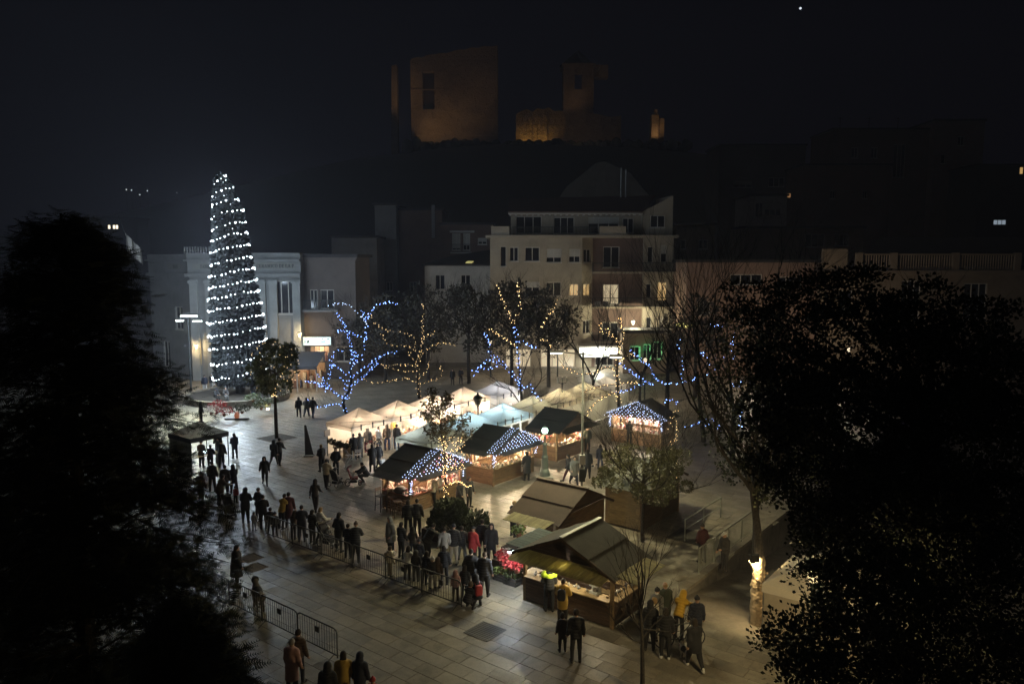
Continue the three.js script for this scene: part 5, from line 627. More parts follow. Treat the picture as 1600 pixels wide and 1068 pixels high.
{ // steel crowd barriers
  const P1 = (() => { const m = mb(), L = 2.0, H = 1.05, pts = [V(-L / 2, 0.12, 0), V(-L / 2, H - 0.15, 0), V(-L / 2 + 0.04, H - 0.05, 0), V(-L / 2 + 0.14, H, 0), V(L / 2 - 0.14, H, 0), V(L / 2 - 0.04, H - 0.05, 0), V(L / 2, H - 0.15, 0), V(L / 2, 0.12, 0)]; m.tube(pts, 0.026, 6); return m.geo(); })(), P2 = mb().tube([V(-1, 0.2, 0), V(1, 0.2, 0)], 0.022, 6).geo(), P3 = mb().tube([V(0, 0.21, 0), V(0, 1.04, 0)], 0.011, 4).geo(), P4 = mb().tube([V(0, 0.015, -0.28), V(0, 0.15, -0.03), V(0, 0.15, 0.03), V(0, 0.015, 0.28)], 0.018, 5).geo(), P5 = mb().box(-0.09, 0.66, -0.012, 0.09, 0.84, 0.012).geo(), bm = M([0.1, 0.1, 0.095], 0.5, { metalness: 0.3 }), pl = M([0.03, 0.03, 0.03], 0.6);
  const barrier = (label, a, b, grp) => { const o = thing('crowd_barrier', label, 'barrier', a.clone().lerp(b, 0.5), Math.atan2(-(b.z - a.z), b.x - a.x), grp); part('frame', P1, bm, o); part('lower_rail', P2, bm, o); for (let i = 0; i < 15; i++) part('bar', P3, bm, o).position.x = -1 + (i + 1) / 16 * 2; for (const x of [-0.82, 0.82]) part('foot', P4, bm, o).position.x = x; part('plate', P5, pl, o); return o; };
  const e0 = G(720, 952), e1 = G(414, 838), dir = e1.clone().sub(e0).normalize(), n6 = ['right end of the row, before the children by the stalls', 'second from the right end, before the two-coloured crowd', 'third from the right end, partly open to view', 'fully open to view in the middle of the row', 'before the leaning pair in dark coats, middle left', 'left end of the row, before the mustard jacket'];
  for (let i = 0; i < 6; i++) barrier('grey steel crowd barrier ' + n6[i], e0.clone().addScaledVector(dir, i * 1.97), e0.clone().addScaledVector(dir, i * 1.97 + 1.93));
  const f0 = G(527, 1033), f1 = G(327, 933), d2 = f1.clone().sub(f0).normalize(), n4b = ['rounded end panel of the front row, nearest the camera', 'second panel of the front row from the camera', 'third panel of the front row, near the dog', 'panel of the front row behind the dark tree tips', 'last panel of the front row, hidden in the dark tree'];
  for (let i = 0; i < 5; i++) barrier('grey steel crowd barrier, ' + n4b[i], f0.clone().addScaledVector(d2, i * 2.02), f0.clone().addScaledVector(d2, i * 2.02 + 1.98));
  // railing along the terrace edge
  const r = thing('terrace_railing', 'pale steel railing along the edge of the terrace on the right', 'railing'); const rp = (a, y) => AB(a, -0.15, y), rm = M([0.3, 0.32, 0.28], 0.45, { metalness: 0.5 }), post = mb().lathe([[0.03, 0.03], [0.03, 1.1]], 6).geo(), bar = mb().lathe([[0.012, 0.15], [0.012, 1.05]], 5).geo();
  mb().tube([rp(3.4, 1.1), rp(9.4, 1.1)], 0.03, 6).build('handrail', rm, r); mb().tube([rp(3.4, 0.15), rp(9.4, 0.15)], 0.02, 6).build('lower_rail', rm, r); for (let a = 3.4; a <= 9.5; a += 1.5) part('post', post, rm, r).position.copy(rp(a, 0)); for (let a = 3.55; a < 9.4; a += 0.14) part('bar', bar, rm, r).position.copy(rp(a, 0));
  const r2 = thing('stair_handrail', 'second pale handrail behind the terrace railing', 'railing'); const rq = (a, y) => AB(a, -2.2, y); mb().tube([rq(6.5, 1.0), rq(10.5, 1.0)], 0.03, 6).build('handrail', rm, r2); mb().tube([rq(6.5, 0.55), rq(10.5, 0.55)], 0.02, 6).build('middle_rail', rm, r2); for (const a of [6.5, 8.5, 10.5]) mb().lathe([[0.03, 0], [0.03, 1.0]], 6, rq(a, 0)).build('post', rm, r2);
}
// ───────────── trees ─────────────
const curve = (pts, n) => new THREE.CatmullRomCurve3(pts).getPoints(n);
function twigs(m, p, dir, len, rad, depth, spread, tips, up = 0.25, ratio = 0.72) { // recursive bare branching
  const n = 4, pts = [p.clone()]; let d = dir.clone().normalize(); const q = p.clone();
  for (let i = 0; i < n; i++) { d.add(V(rr(-1, 1), rr(-0.6, 1) * 0.6 + up * 0.3, rr(-1, 1)).multiplyScalar(0.22)).normalize(); q.addScaledVector(d, len / n); pts.push(q.clone()); }
  m.tube(pts, (t) => rad * (1 - 0.5 * t), depth > 2 ? 6 : depth > 0 ? 4 : 3, false);
  tips.push(pts); if (depth <= 0) return;
  const k = 2 + (rnd() < 0.6 ? 1 : 0);
  for (let i = 0; i < k; i++) { const at = pts[i === 0 ? n : 2 + ri(n - 1)], dd = d.clone().add(V(rr(-1, 1), rr(-0.5, 0.8) + up, rr(-1, 1)).multiplyScalar(spread)).normalize(); twigs(m, at, dd, len * ratio * rr(0.8, 1.15), rad * 0.55, depth - 1, spread, tips, up, ratio); }
}
const along = (pts, step, fn) => { let acc = 0; for (let i = 1; i < pts.length; i++) { const l = pts[i].distanceTo(pts[i - 1]); while (acc < l) { fn(pts[i - 1].clone().lerp(pts[i], acc / l)); acc += step; } acc -= l; } };
const BLUE = E([0.2, 0.36, 1.0], 10), BLUEW = E([0.5, 0.65, 1.0], 5), WARMB = E([1.0, 0.66, 0.28], 5), COOLB = E([0.82, 0.93, 1.0], 12);
// a tree whose limbs carry coiled light strings: limbs are [colour or null, radius, pixel polyline], surveyed at the trunk's distance
function litTree(label, base, limbs, { bulb = 0.034, step = 0.16, twig = true, group, reach = 0.9 } = {}) {
  const o = thing('lit_tree', label, 'tree', G(base[0], base[1]), 0, group), d = -o.position.z, tm = mb(), bmb = mb(), tips = [];
  limbs.forEach(([col, rad, pl, dz = 0], n) => {
    const raw = pl.map(([x, y], i) => { const t = pl.length > 1 ? i / (pl.length - 1) : 0; return D(x, y, d + (n ? dz * t + 0 : 0)).sub(o.position); });
    if (n === 0) raw[0].y = 0;
    const pts = curve(raw, Math.max(6, pl.length * 4)); (n === 0 ? tm : bmb).tube(pts, (t) => lerp(rad, rad * (n === 0 ? 0.55 : 0.3), t) * (n ? 0.75 : 0.85), n === 0 ? 8 : 5, false);
    if (twig && n > 0) for (let k = 2; k < pts.length - 1; k += 2) { const dd = pts[k + 1].clone().sub(pts[k]).normalize().add(V(rr(-1, 1), rr(-0.3, 0.9), rr(-1, 1)).multiplyScalar(0.9)); twigs(bmb, pts[k], dd, reach * rr(0.6, 1.2), 0.018, 2, 0.7, tips); }
    if (col) { const s = mb(), w = mb(); let a = rnd() * 6; const wp = []; along(pts, step * 0.7, (p) => { a += 1.9; const q = p.clone().add(V(Math.cos(a), Math.sin(a) * 0.7, Math.sin(a)).multiplyScalar(rad * 0.75 + 0.05)); if (rnd() < 0.82) s.blob(q.clone().add(V(rr(-0.05, 0.05), rr(-0.05, 0.05), rr(-0.05, 0.05))), bulb * rr(0.6, 1.25)); wp.push(q); }); if (wp.length > 2) w.tube(wp, 0.006, 3, false); const L = tag(s.build('light_string', col, o), null, null, null, 'stuff'); if (wp.length > 2) w.build('wire', darkMetal, L); }
  });
  tm.build('trunk', barkM, o); bmb.build('branches', barkM, o); return o;
}
const b1 = litTree('bare tree with blue lights on curling limbs, left of the back row of tents', [541, 646], [
  [BLUE, 0.16, [[541, 646], [536, 628], [545, 610], [549, 592], [547, 575], [552, 556]]],
  [BLUE, 0.06, [[552, 556], [545, 530], [540, 512], [524, 487]], 2], [BLUE, 0.05, [[566, 560], [571, 530], [572, 505], [566, 485], [552, 470], [535, 462], [515, 477]].slice(0, 4), 1], [BLUEW, 0.05, [[572, 505], [563, 492], [550, 480], [535, 474], [514, 477]], -1],
  [BLUE, 0.05, [[572, 500], [579, 487], [590, 476], [606, 472], [622, 476]], 2], [BLUE, 0.05, [[572, 530], [562, 526], [548, 520], [534, 516], [524, 519]], -2], [BLUE, 0.05, [[549, 590], [566, 578], [580, 566], [594, 558], [606, 551], [620, 550]], 1.5], [BLUE, 0.04, [[552, 600], [568, 588], [582, 574], [592, 566]], -1.5],
  [BLUE, 0.06, [[545, 622], [530, 618], [518, 610], [505, 602], [492, 597], [477, 596]], -1.5], [BLUE, 0.06, [[540, 632], [522, 632], [505, 635], [492, 634], [480, 622]], 1], [BLUE, 0.05, [[510, 612], [514, 590], [516, 572], [520, 555], [526, 548], [538, 549]], 1], [BLUE, 0.04, [[547, 590], [534, 580], [522, 570], [518, 572]], 2], [BLUE, 0.04, [[500, 604], [506, 594], [496, 586]], 0.6], [BLUE, 0.04, [[538, 610], [540, 596], [532, 590]], 0.6], [BLUE, 0.04, [[552, 570], [558, 560], [556, 550], [546, 552]], -1]]);
const b2 = litTree('bare tree with warm yellow lights beyond the nearest cream tents', [655, 622], [
  [WARMB, 0.18, [[655, 622], [653, 600], [652, 580], [655, 556]]], [WARMB, 0.05, [[655, 556], [648, 544], [648, 530], [638, 522], [620, 518], [600, 515], [588, 506], [580, 494], [574, 490]], 2], [WARMB, 0.04, [[650, 548], [632, 540], [614, 540], [602, 532], [596, 522]], -1], [WARMB, 0.05, [[654, 560], [658, 545], [661, 530], [668, 524], [680, 520], [681, 516]], -2], [WARMB, 0.05, [[656, 556], [668, 545], [684, 537], [700, 536], [715, 540]], 1], [WARMB, 0.04, [[660, 530], [660, 510], [661, 490], [660, 470]], 1], [WARMB, 0.04, [[652, 580], [636, 580], [618, 577], [602, 572], [594, 568]], -1], [WARMB, 0.04, [[652, 572], [634, 570], [618, 570], [600, 574]], 1.4],
  [WARMB, 0.05, [[656, 600], [672, 594], [684, 592], [690, 582], [687, 572]], 1], [WARMB, 0.04, [[652, 598], [636, 590], [622, 593], [604, 596], [588, 598], [566, 592]], -1.6], [WARMB, 0.04, [[656, 590], [668, 576], [671, 562]], 1], [WARMB, 0.04, [[650, 566], [641, 556], [640, 548]], -1]], { bulb: 0.03, step: 0.23 });
const b3 = litTree('bare tree with blue lights on lower limbs and warm lights on three tall tips', [818, 676], [
  [null, 0.2, [[818, 676], [817, 640], [815, 620], [813, 602]]], [BLUE, 0.09, [[813, 612], [812, 590], [810, 560], [808, 535], [804, 508]], 0.6], [WARMB, 0.04, [[803, 506], [794, 488], [786, 470], [779, 455], [775, 446]], 0.8], [WARMB, 0.04, [[806, 500], [812, 480], [812, 460], [808, 443]], -0.8], [WARMB, 0.04, [[846, 512], [856, 494], [866, 478], [871, 464]], 1], [null, 0.06, [[812, 600], [826, 560], [838, 530], [846, 512]], 0.6],
  [BLUE, 0.06, [[813, 606], [804, 588], [790, 574], [776, 566], [764, 562], [752, 572], [738, 588]], -1.4], [BLUE, 0.05, [[790, 572], [776, 558], [766, 552], [764, 540], [760, 524], [754, 520]], 1.5], [BLUE, 0.05, [[782, 566], [764, 576], [750, 574], [740, 580]], 1], [BLUE, 0.05, [[808, 535], [818, 534], [828, 540], [837, 542]], -1], [BLUE, 0.05, [[812, 610], [820, 606], [828, 602], [836, 616], [844, 626]], -2], [null, 0.08, [[816, 640], [834, 610], [846, 590], [842, 560]], 2], [null, 0.06, [[818, 642], [840, 630], [862, 632], [880, 628]], -1.5], [null, 0.06, [[816, 636], [800, 612], [790, 606], [772, 600]], -2], [WARMB, 0.03, [[806, 540], [790, 530], [774, 520], [764, 514]], 1.5], [WARMB, 0.03, [[846, 530], [858, 534], [862, 544]], 1]], { bulb: 0.034 });
const b4 = litTree('bare tree with warm lights above and blue limbs to the right, behind the tall mast', [970, 684], [
  [WARMB, 0.16, [[970, 684], [968, 650], [966, 610], [964, 580], [966, 552]]], [WARMB, 0.05, [[966, 552], [967, 538], [956, 524], [942, 520], [936, 516]], 1], [WARMB, 0.05, [[966, 545], [974, 528], [970, 506], [969, 494]], -1], [WARMB, 0.04, [[957, 526], [950, 514], [938, 512], [937, 505]], 1], [WARMB, 0.05, [[964, 562], [978, 558], [986, 553], [990, 556]], -1], [WARMB, 0.05, [[963, 600], [946, 602], [930, 606], [908, 614], [890, 586], [876, 568]].slice(0, 4), 1.5], [WARMB, 0.04, [[962, 578], [948, 574], [930, 582], [908, 584], [890, 578], [876, 570]], 1], [WARMB, 0.04, [[966, 600], [980, 598], [998, 596]], 1], [BLUE, 0.05, [[966, 612], [984, 608], [1000, 602], [1018, 598]], -1.5], [BLUE, 0.05, [[968, 566], [980, 576], [994, 586], [1010, 596], [1022, 600]], 2], [BLUE, 0.04, [[984, 546], [1002, 562], [1016, 572], [1024, 590], [1040, 600]], 2.5], [WARMB, 0.03, [[964, 612], [944, 620], [926, 634], [916, 650]], -1], [WARMB, 0.03, [[970, 660], [980, 640], [992, 630]], -1]], { bulb: 0.03 });
const b5 = litTree('dark bare tree outlined by sparse blue strings, right of the green lit shop windows', [1100, 690], [
  [null, 0.2, [[1100, 690], [1096, 650], [1092, 610], [1090, 580]]], [BLUE, 0.04, [[1060, 600], [1066, 580], [1064, 560], [1060, 545], [1062, 530]], 1], [BLUE, 0.04, [[1102, 506], [1116, 508], [1130, 508], [1142, 510]], 1], [BLUE, 0.04, [[1146, 560], [1146, 545], [1144, 528], [1152, 512]], -1], [BLUE, 0.05, [[1092, 548], [1102, 554], [1108, 568], [1122, 574], [1110, 582], [1090, 590]], 1], [BLUE, 0.04, [[1114, 560], [1132, 560], [1134, 566]], 1], [BLUE, 0.04, [[1088, 590], [1072, 596], [1056, 598], [1038, 602]], 2], [BLUE, 0.05, [[1144, 600], [1156, 602], [1160, 592]], -2], [null, 0.07, [[1092, 600], [1080, 570], [1064, 545]], 1], [null, 0.07, [[1092, 590], [1112, 550], [1130, 520]], -1], [BLUE, 0.04, [[1036, 628], [1050, 624], [1060, 632]], -2], [BLUE, 0.05, [[1072, 668], [1088, 662], [1104, 654], [1120, 660], [1124, 672]], -3], [BLUE, 0.04, [[1100, 655], [1106, 664], [1116, 650]], -3], [BLUE, 0.03, [[1158, 640], [1157, 655], [1157, 668]], -3]], { bulb: 0.033, step: 0.3 });
{ const o = thing('lamp_screen', 'oval screen of yellow lights at the shop front above the dark trees', 'sign', D(1070, 508, 72)); const m = mb(); for (let i = 0; i < 46; i++) { const a = rnd() * 6.28, q = Math.sqrt(rnd()); m.blob(V(Math.cos(a) * q * 0.85, Math.sin(a) * q * 0.22, 0.06), 0.05); } mb().box(-0.9, -0.26, -0.05, 0.9, 0.26, 0).build('board', darkMetal, o); mb().bar(V(0, -6.5, -0.05), V(0, -0.26, -0.05), 0.08).build('post', darkMetal, o); m.build('lights', E([0.95, 0.85, 0.25], 3), o); }
lamp(scene, b1.position.clone().add(V(0, 4, 1.2)), [0.25, 0.4, 1], 5, 40); lamp(scene, b3.position.clone().add(V(-1, 5, 1.5)), [0.3, 0.45, 1], 4, 40); lamp(scene, b2.position.clone().add(V(0, 4, 1)), [1, 0.66, 0.3], 2.5, 40); lamp(scene, b4.position.clone().add(V(0, 5, 1)), [1, 0.7, 0.35], 2.5, 40);

// ── the tall conifer wound with white lights ──
{
  const c = G(371, 622), d = -c.z, k = d / FOCAL, o = thing('christmas_tree', 'tall slim conifer wound from foot to top with rings of white lights', 'tree', c);
  const prof = [[590, 370, 38], [565, 371, 40], [530, 369, 41], [480, 367, 38], [430, 365, 32], [380, 363, 26], [330, 361, 22], [300, 356, 15], [283, 354, 10], [272, 352, 3]];
  const at = (py) => { for (let i = 0; i + 1 < prof.length; i++) { const [a, b] = [prof[i], prof[i + 1]]; if (py <= a[0] && py >= b[0]) { const t = (a[0] - py) / (a[0] - b[0]); return [lerp(a[1], b[1], t), lerp(a[2], b[2], t)]; } } return [371, 36]; };
  const yOf = (py) => EYE + (HORIZON - py) * k, xOf = (px) => (px - 800) * k - c.x;
  const tr = []; for (let py = 622; py > 274; py -= 30) tr.push(V(xOf(at(Math.min(590, py))[0]), Math.max(0, yOf(py)), 0)); mb().tube(tr, (t) => lerp(0.45, 0.04, t), 9).build('trunk', barkM, o);
  const br = mb(); for (let i = 0; i < 240; i++) { const py = rr(280, 596), [cx, w] = at(py), a = rnd() * 6.28, r = w * k * 0.9, y = yOf(py); br.tube([V(xOf(cx), y + 0.3, 0), V(xOf(cx) + Math.cos(a) * r * 0.6, y + 0.15, Math.sin(a) * r * 0.6), V(xOf(cx) + Math.cos(a) * r, y - 0.15, Math.sin(a) * r)], (t) => lerp(0.035, 0.008, t), 3, false); } br.build('branches', barkM, o);
  foliage(o, 'foliage', 34000, () => { const py = 272 + 326 * Math.sqrt(rnd()), [cx, w] = at(clamp(py, 272, 590)), a = rnd() * 6.28, r = w * k * 0.93 * Math.sqrt(rr(0.3, 1)); const tier = 0.9 + 0.1 * Math.sin(py * 0.62); return [V(xOf(cx) + Math.cos(a) * r * tier, yOf(py) + rr(-0.2, 0.2), Math.sin(a) * r * tier), V(Math.cos(a), -0.25, Math.sin(a)), 1]; }, 0.36, M([0.007, 0.01, 0.012], 0.95));
  const rows = [[284, 9], [302, 12], [319, 15], [336, 18], [354, 20], [371, 23], [389, 26], [408, 28], [426, 30], [444, 32], [461, 34], [479, 36], [498, 38], [518, 39], [538, 40], [562, 40], [584, 36]];
  for (const [py, w0] of rows) { const s = mb(), wp = [], n = Math.round(2 * Math.PI * w0 * k / 0.33); for (let i = 0; i <= n; i++) { const a = i / n * 6.2832, pyy = py - 7 * Math.cos(a), [cx, w] = at(clamp(pyy, 275, 590)), r = w * k * 1.07, p = V(xOf(cx) + Math.cos(a) * r, yOf(pyy) + rr(-0.03, 0.03) - 0.03 * Math.sin(i * 0.9), Math.sin(a) * r); wp.push(p); if (rnd() < 0.94) s.blob(p.clone().add(V(rr(-0.05, 0.05), rr(-0.08, 0.08), rr(-0.03, 0.05))), i % 3 === 0 ? 0.085 : 0.045); } const L = tag(s.build('light_string', COOLB, o), null, null, null, 'stuff'); mb().tube(wp, 0.01, 3, false).build('wire', darkMetal, L); }
  for (const [py, s, I] of [[310, 1, 70], [370, -0.4, 110], [440, 0.5, 150], [500, -0.6, 150], [560, 0.4, 110]]) { const [cx, w] = at(py); lamp(o, V(xOf(cx) + s * w * k, yOf(py), w * k + 2.2), [0.72, 0.86, 1], I * 1.2, 30); lamp(o, V(xOf(cx) - s * w * k, yOf(py), -w * k - 1.2), [0.66, 0.83, 1], I * 0.3, 30); }
  // raised round bed at its foot
  const bed = thing('round_planter', 'low round stone bed round the foot of the tall lit conifer', 'planter', c); const pr = 4.6, seg = 30; for (let i = 0; i < seg; i++) { const a = i / seg * 6.2832, b = (i + 0.97) / seg * 6.2832, P = (t, r, y) => V(Math.cos(t) * r, y, -Math.sin(t) * r); mb().hexa([P(a, pr, 0), P(b, pr, 0), P(b, pr - 0.35, 0), P(a, pr - 0.35, 0), P(a, pr, 0.5), P(b, pr, 0.5), P(b, pr - 0.35, 0.5), P(a, pr - 0.35, 0.5)]).build('kerb_stone', stoneM, bed); } mb().lathe([[pr - 0.36, 0.35], [0.5, 0.5], [0.01, 0.5]], 24).build('soil', M([0.03, 0.025, 0.018], 1), bed);
  for (const [px, py, l, lf] of [[340, 640, 'red flowering plants in the round bed, left', leafRed], [350, 650, 'red flowers at the front edge of the round bed', leafRed], [330, 648, 'pale flowers at the left edge of the round bed', leafWhite], [395, 628, 'low green plants in the round bed behind the conifer', leafGreen], [408, 640, 'green bush at the right side of the round bed', leafGreen], [378, 646, 'dark bush in the middle of the round bed', leafDark], [420, 634, 'leafy bush near the clipped evergreen in the round bed', leafGreen]]) potPlant(l, G(px, py, 0.4), 0.7, 0.75, lf, 260, 'bedding plants');
  const sp = thing('small_spotlight', 'small orange lamp on the edge of the round bed', 'lamp', G(370, 655)); mb().box(-0.9, 0, -0.2, 0.9, 0.12, 0.2).build('base', greyW, sp); mb().lathe([[0.16, 0.12], [0.22, 0.3], [0.16, 0.55], [0.02, 0.66]], 10).build('lamp_body', E([1, 0.25, 0.06], 0.25), sp);
  const gl2 = thing('ground_light', 'warm ground light shining on the right side of the round bed', 'lamp', G(418, 640, 0.5)); mb().lathe([[0.12, 0], [0.12, 0.12], [0.01, 0.14]], 8).build('lamp_body', E([1, 0.7, 0.45], 5), gl2); lamp(gl2, V(0, 0.35, 0), [1, 0.66, 0.42], 2.5, 4);
  const cr = thing('ramp_slide', 'pale stepped ramp between the door of the pavilion and the lit conifer', 'steps', G(346, 604)); for (let i = 0; i < 6; i++) mb().box(-0.9 + i * 0.05, 0, -i * 0.6 - 0.58, 0.9, 0.1 + i * 0.13, -i * 0.6).build('step', ochre, cr);
}
function crownTree(label, base, cy, rx, ry, nLeaf, leaf, size, opt = {}) { // trunk, limbs and an uneven leafy crown
  const o = thing(opt.name ?? 'tree', label, 'tree', base), t = mb(), tr = opt.tr ?? 0.14; t.tube([V(0, -0.3, 0), V(rr(-0.05, 0.05), cy * 0.5, 0), V(0, cy, 0)], [tr, tr * 0.8, tr * 0.5], 8); t.build('trunk', barkM, o);
  const b = mb(), tips = []; for (let i = 0; i < (opt.limbs ?? 9); i++) { const a = i * 2.4 + rr(-0.3, 0.3); twigs(b, V(0, cy * rr(0.6, 0.95), 0), V(Math.cos(a), rr(0.2, 1.1), Math.sin(a)), rx * 0.62, tr * 0.4, opt.depth ?? 3, 0.75, tips); } b.build('branches', barkM, o);
  const lobes = []; for (let i = 0; i < (opt.lobes ?? 26); i++) { const a = rnd() * 6.28, h = rr(-1, 1), q = Math.sqrt(1 - h * h) * rr(0.45, 0.95); lobes.push([V(Math.cos(a) * q * rx, cy + h * ry * 0.85, Math.sin(a) * q * rx), rr(0.18, 0.36) * Math.min(rx, ry)]); }
  if (nLeaf) foliage(o, 'foliage', nLeaf, () => { const [c, r] = pick(lobes), v = V(rr(-1, 1), rr(-1, 1), rr(-1, 1)).normalize().multiplyScalar(r * Math.cbrt(rr(0.1, 1.2))); return [c.clone().add(v), v.clone().add(V(0, 0.3 * r, 0))]; }, size, leaf); return o;
}
const clipped = crownTree('round evergreen with scattered warm lights in its crown, standing in the square pit', G(432, 684), 5.0, 1.75, 1.9, 5200, M([0.07, 0.085, 0.035], 0.75, { transmission: 0.2, thickness: 0 }), 0.17);
{ const m = mb(); for (let i = 0; i < 80; i++) { const a = rnd() * 6.28, h = rr(-1, 1), q = Math.sqrt(1 - h * h); m.blob(V(Math.cos(a) * q * 1.75, 5 + h * 1.85, Math.sin(a) * q * 1.75), 0.02); } for (let i = 0; i < 16; i++) m.blob(V(rr(-0.2, 0.2), rr(3.0, 3.4), 0.2), 0.028); tag(m.build('light_string', WARMB, clipped), null, null, null, 'stuff'); lamp(clipped, V(0.6, 4.6, 2.4), [1, 0.8, 0.5], 2.5, 20); }
{ // dry-leaved sapling with a warm string up its stem
  const o = thing('sapling', 'slender sapling with dry brown leaves and a warm light string up its stem', 'tree', G(696, 808)), d = -o.position.z, P = (x, y, dz = 0) => D(x, y, d + dz).sub(o.position), tr = [V(0, 0, 0), P(696, 760), P(694, 710), P(689, 670), P(682, 615)];
  mb().tube(curve(tr, 18), (t) => lerp(0.06, 0.012, t), 7).build('trunk', barkM, o); const b = mb(), tips = [];
  for (let i = 0; i < 26; i++) { const t = rr(0.42, 0.98), p = new THREE.CatmullRomCurve3(tr).getPoint(t), a = i * 2.4; twigs(b, p, V(Math.cos(a), rr(0.35, 0.9), Math.sin(a)), lerp(1.15, 0.3, (t - 0.42) / 0.56), 0.018, 2, 0.6, tips); } b.build('branches', barkM, o);
  foliage(o, 'leaves', 1900, () => { const q = pick(tips), p = q[1 + ri(q.length - 1)]; return [p.clone().add(V(rr(-0.12, 0.12), rr(-0.12, 0.12), rr(-0.12, 0.12))), null]; }, 0.11, leafDry);
  const s = mb(), s2 = mb(); along(curve([P(697, 778), P(696, 740), P(694, 700), P(690, 680)], 20), 0.05, (p) => s.blob(p.add(V(rr(-0.12, 0.12), 0, rr(-0.1, 0.14))), 0.02)); for (let i = 0; i < 130; i++) s.blob(P(rr(684, 726), rr(682, 735), rr(-0.8, 0.6)), 0.018); along(curve([P(702, 756, 0.3), P(716, 752, 0.8), P(728, 758, 1), P(738, 760, 1)], 20), 0.07, (p) => s.blob(p.add(V(0, rr(-0.06, 0.06), 0)), 0.026)); tag(s.build('light_string', WARMB, o), null, null, null, 'stuff'); lamp(o, P(700, 730, -0.6), [1, 0.72, 0.38], 1.6, 10); }
{ // young bare tree in the foreground
  const o = thing('bare_young_tree', 'young bare tree standing in the foreground right of the nearest stall', 'tree', G(1004, 1084)), d = -o.position.z, P = (x, y, dz = 0) => D(x, y, d + dz).sub(o.position), tr = [V(0, 0, 0), P(1004, 1040), P(1003, 990), P(1001, 950), P(1004, 900), P(1000, 862)];
  mb().tube(curve(tr, 18), (t) => lerp(0.075, 0.012, t), 8).build('trunk', barkM, o); const b = mb(), tips = []; for (const [x, y, x1, y1] of [[1003, 985, 976, 940], [1003, 975, 1030, 930], [1003, 990, 985, 925], [1002, 960, 1020, 890], [1002, 965, 988, 880], [1001, 950, 975, 890], [1003, 940, 1012, 870], [1002, 1000, 1040, 960], [1003, 1005, 965, 985], [1003, 930, 990, 860], [1003, 982, 1050, 985]]) { const a = P(x, y), e = P(x1, y1, rr(-0.5, 0.5)); twigs(b, a, e.clone().sub(a), e.distanceTo(a) * 0.8, 0.025, 3, 0.45, tips, 0.3); } b.build('branches', barkM, o); }
// dark trees between the tents and the houses
const dusk = M([0.06, 0.055, 0.04], 0.85, { transmission: 0.15, thickness: 0 });
for (const [l, px, d, h, rx, n] of [['dark twiggy tree behind the blue lit tree', 600, 78, 8.2, 2.9, 2600], ['dark twiggy tree behind the yellow lit tree', 668, 79, 9.2, 3.3, 3200], ['broad dark tree in front of the cream apartment building, left of the three lit tips', 732, 77, 9.4, 3.6, 3600], ['broad dark tree in front of the cream apartment building, behind the three lit tips', 800, 76, 9.6, 3.6, 3600], ['dark tree in front of the cream apartment building, right of the three lit tips', 858, 75, 9.2, 3.0, 2600], ['small dark tree behind the wall of the back row', 560, 80, 6.5, 2.2, 1500], ['dark bushy tree below the pinkish house', 1090, 68, 9.0, 2.8, 2200], ['bare twiggy tree before the corner shop with green windows', 1046, 60, 8.0, 2.2, 0]]) { const p = V((px - 800) * d / FOCAL, 0, -d); crownTree(l, p, h * 0.68, rx, h * 0.36, n, dusk, 0.26, { tr: 0.2, depth: 4, lobes: 34, limbs: 11 }); }
{ // twiggy trees around stall E and F
  crownTree('leafy small-leaved tree spreading over the closed stall, warm lights among its twigs', G(1004, 846), 3.15, 2.75, 1.1, 14000, M([0.1, 0.1, 0.04], 0.7, { transmission: 0.3, thickness: 0 }), 0.075, { tr: 0.09, depth: 4, lobes: 46, limbs: 16 });
  const s = thing('string_lights', 'loose warm light string hanging by the leafy tree over the closed stall', 'string lights', D(1050, 690, 38)); const m = mb(); for (const [x, y] of [...Array(70)].map(() => [rr(1030, 1064), rr(640, 760)])) m.blob(D(lerp(1058, x, Math.pow(rnd(), 2)), y, 38 + rr(-1, 1)).sub(s.position), 0.018); tag(m.build('bulbs', WARMB, s), null, null, null, null); const w = mb(); w.tube(curve([D(1058, 625, 38), D(1062, 680, 38), D(1056, 730, 38), D(1064, 770, 38)].map((p) => p.sub(s.position)), 16), 0.008, 3); w.build('wire', darkMetal, s); }
const darkBark = M([0.022, 0.019, 0.016], 0.95, { map: T.bark, bumpMap: T.bark, bumpScale: 0.012 });
function bare(label, base, h, rad, dir, depth = 5, len = 0.34) { const o = thing('bare_tree', label, 'tree', base), t = mb(), b = mb(), tips = []; t.tube([V(0, -1, 0), V(rr(-0.1, 0.1), h * 0.18, 0), V(dir[0] * 0.3, h * 0.36, dir[1] * 0.3)], [rad, rad * 0.85, rad * 0.65], 9, false); t.build('trunk', darkBark, o); for (let i = 0; i < 5; i++) { const a = i * 1.256 + rr(-0.3, 0.3); twigs(b, V(dir[0] * 0.3, h * rr(0.27, 0.36), dir[1] * 0.3), V(Math.cos(a) * 0.7 + dir[0] * 0.4, 1.0, Math.sin(a) * 0.7 + dir[1] * 0.4), h * len, rad * 0.5, depth, 0.62, tips, 0.25, 0.74); } b.build('branches', darkBark, o); return o; }
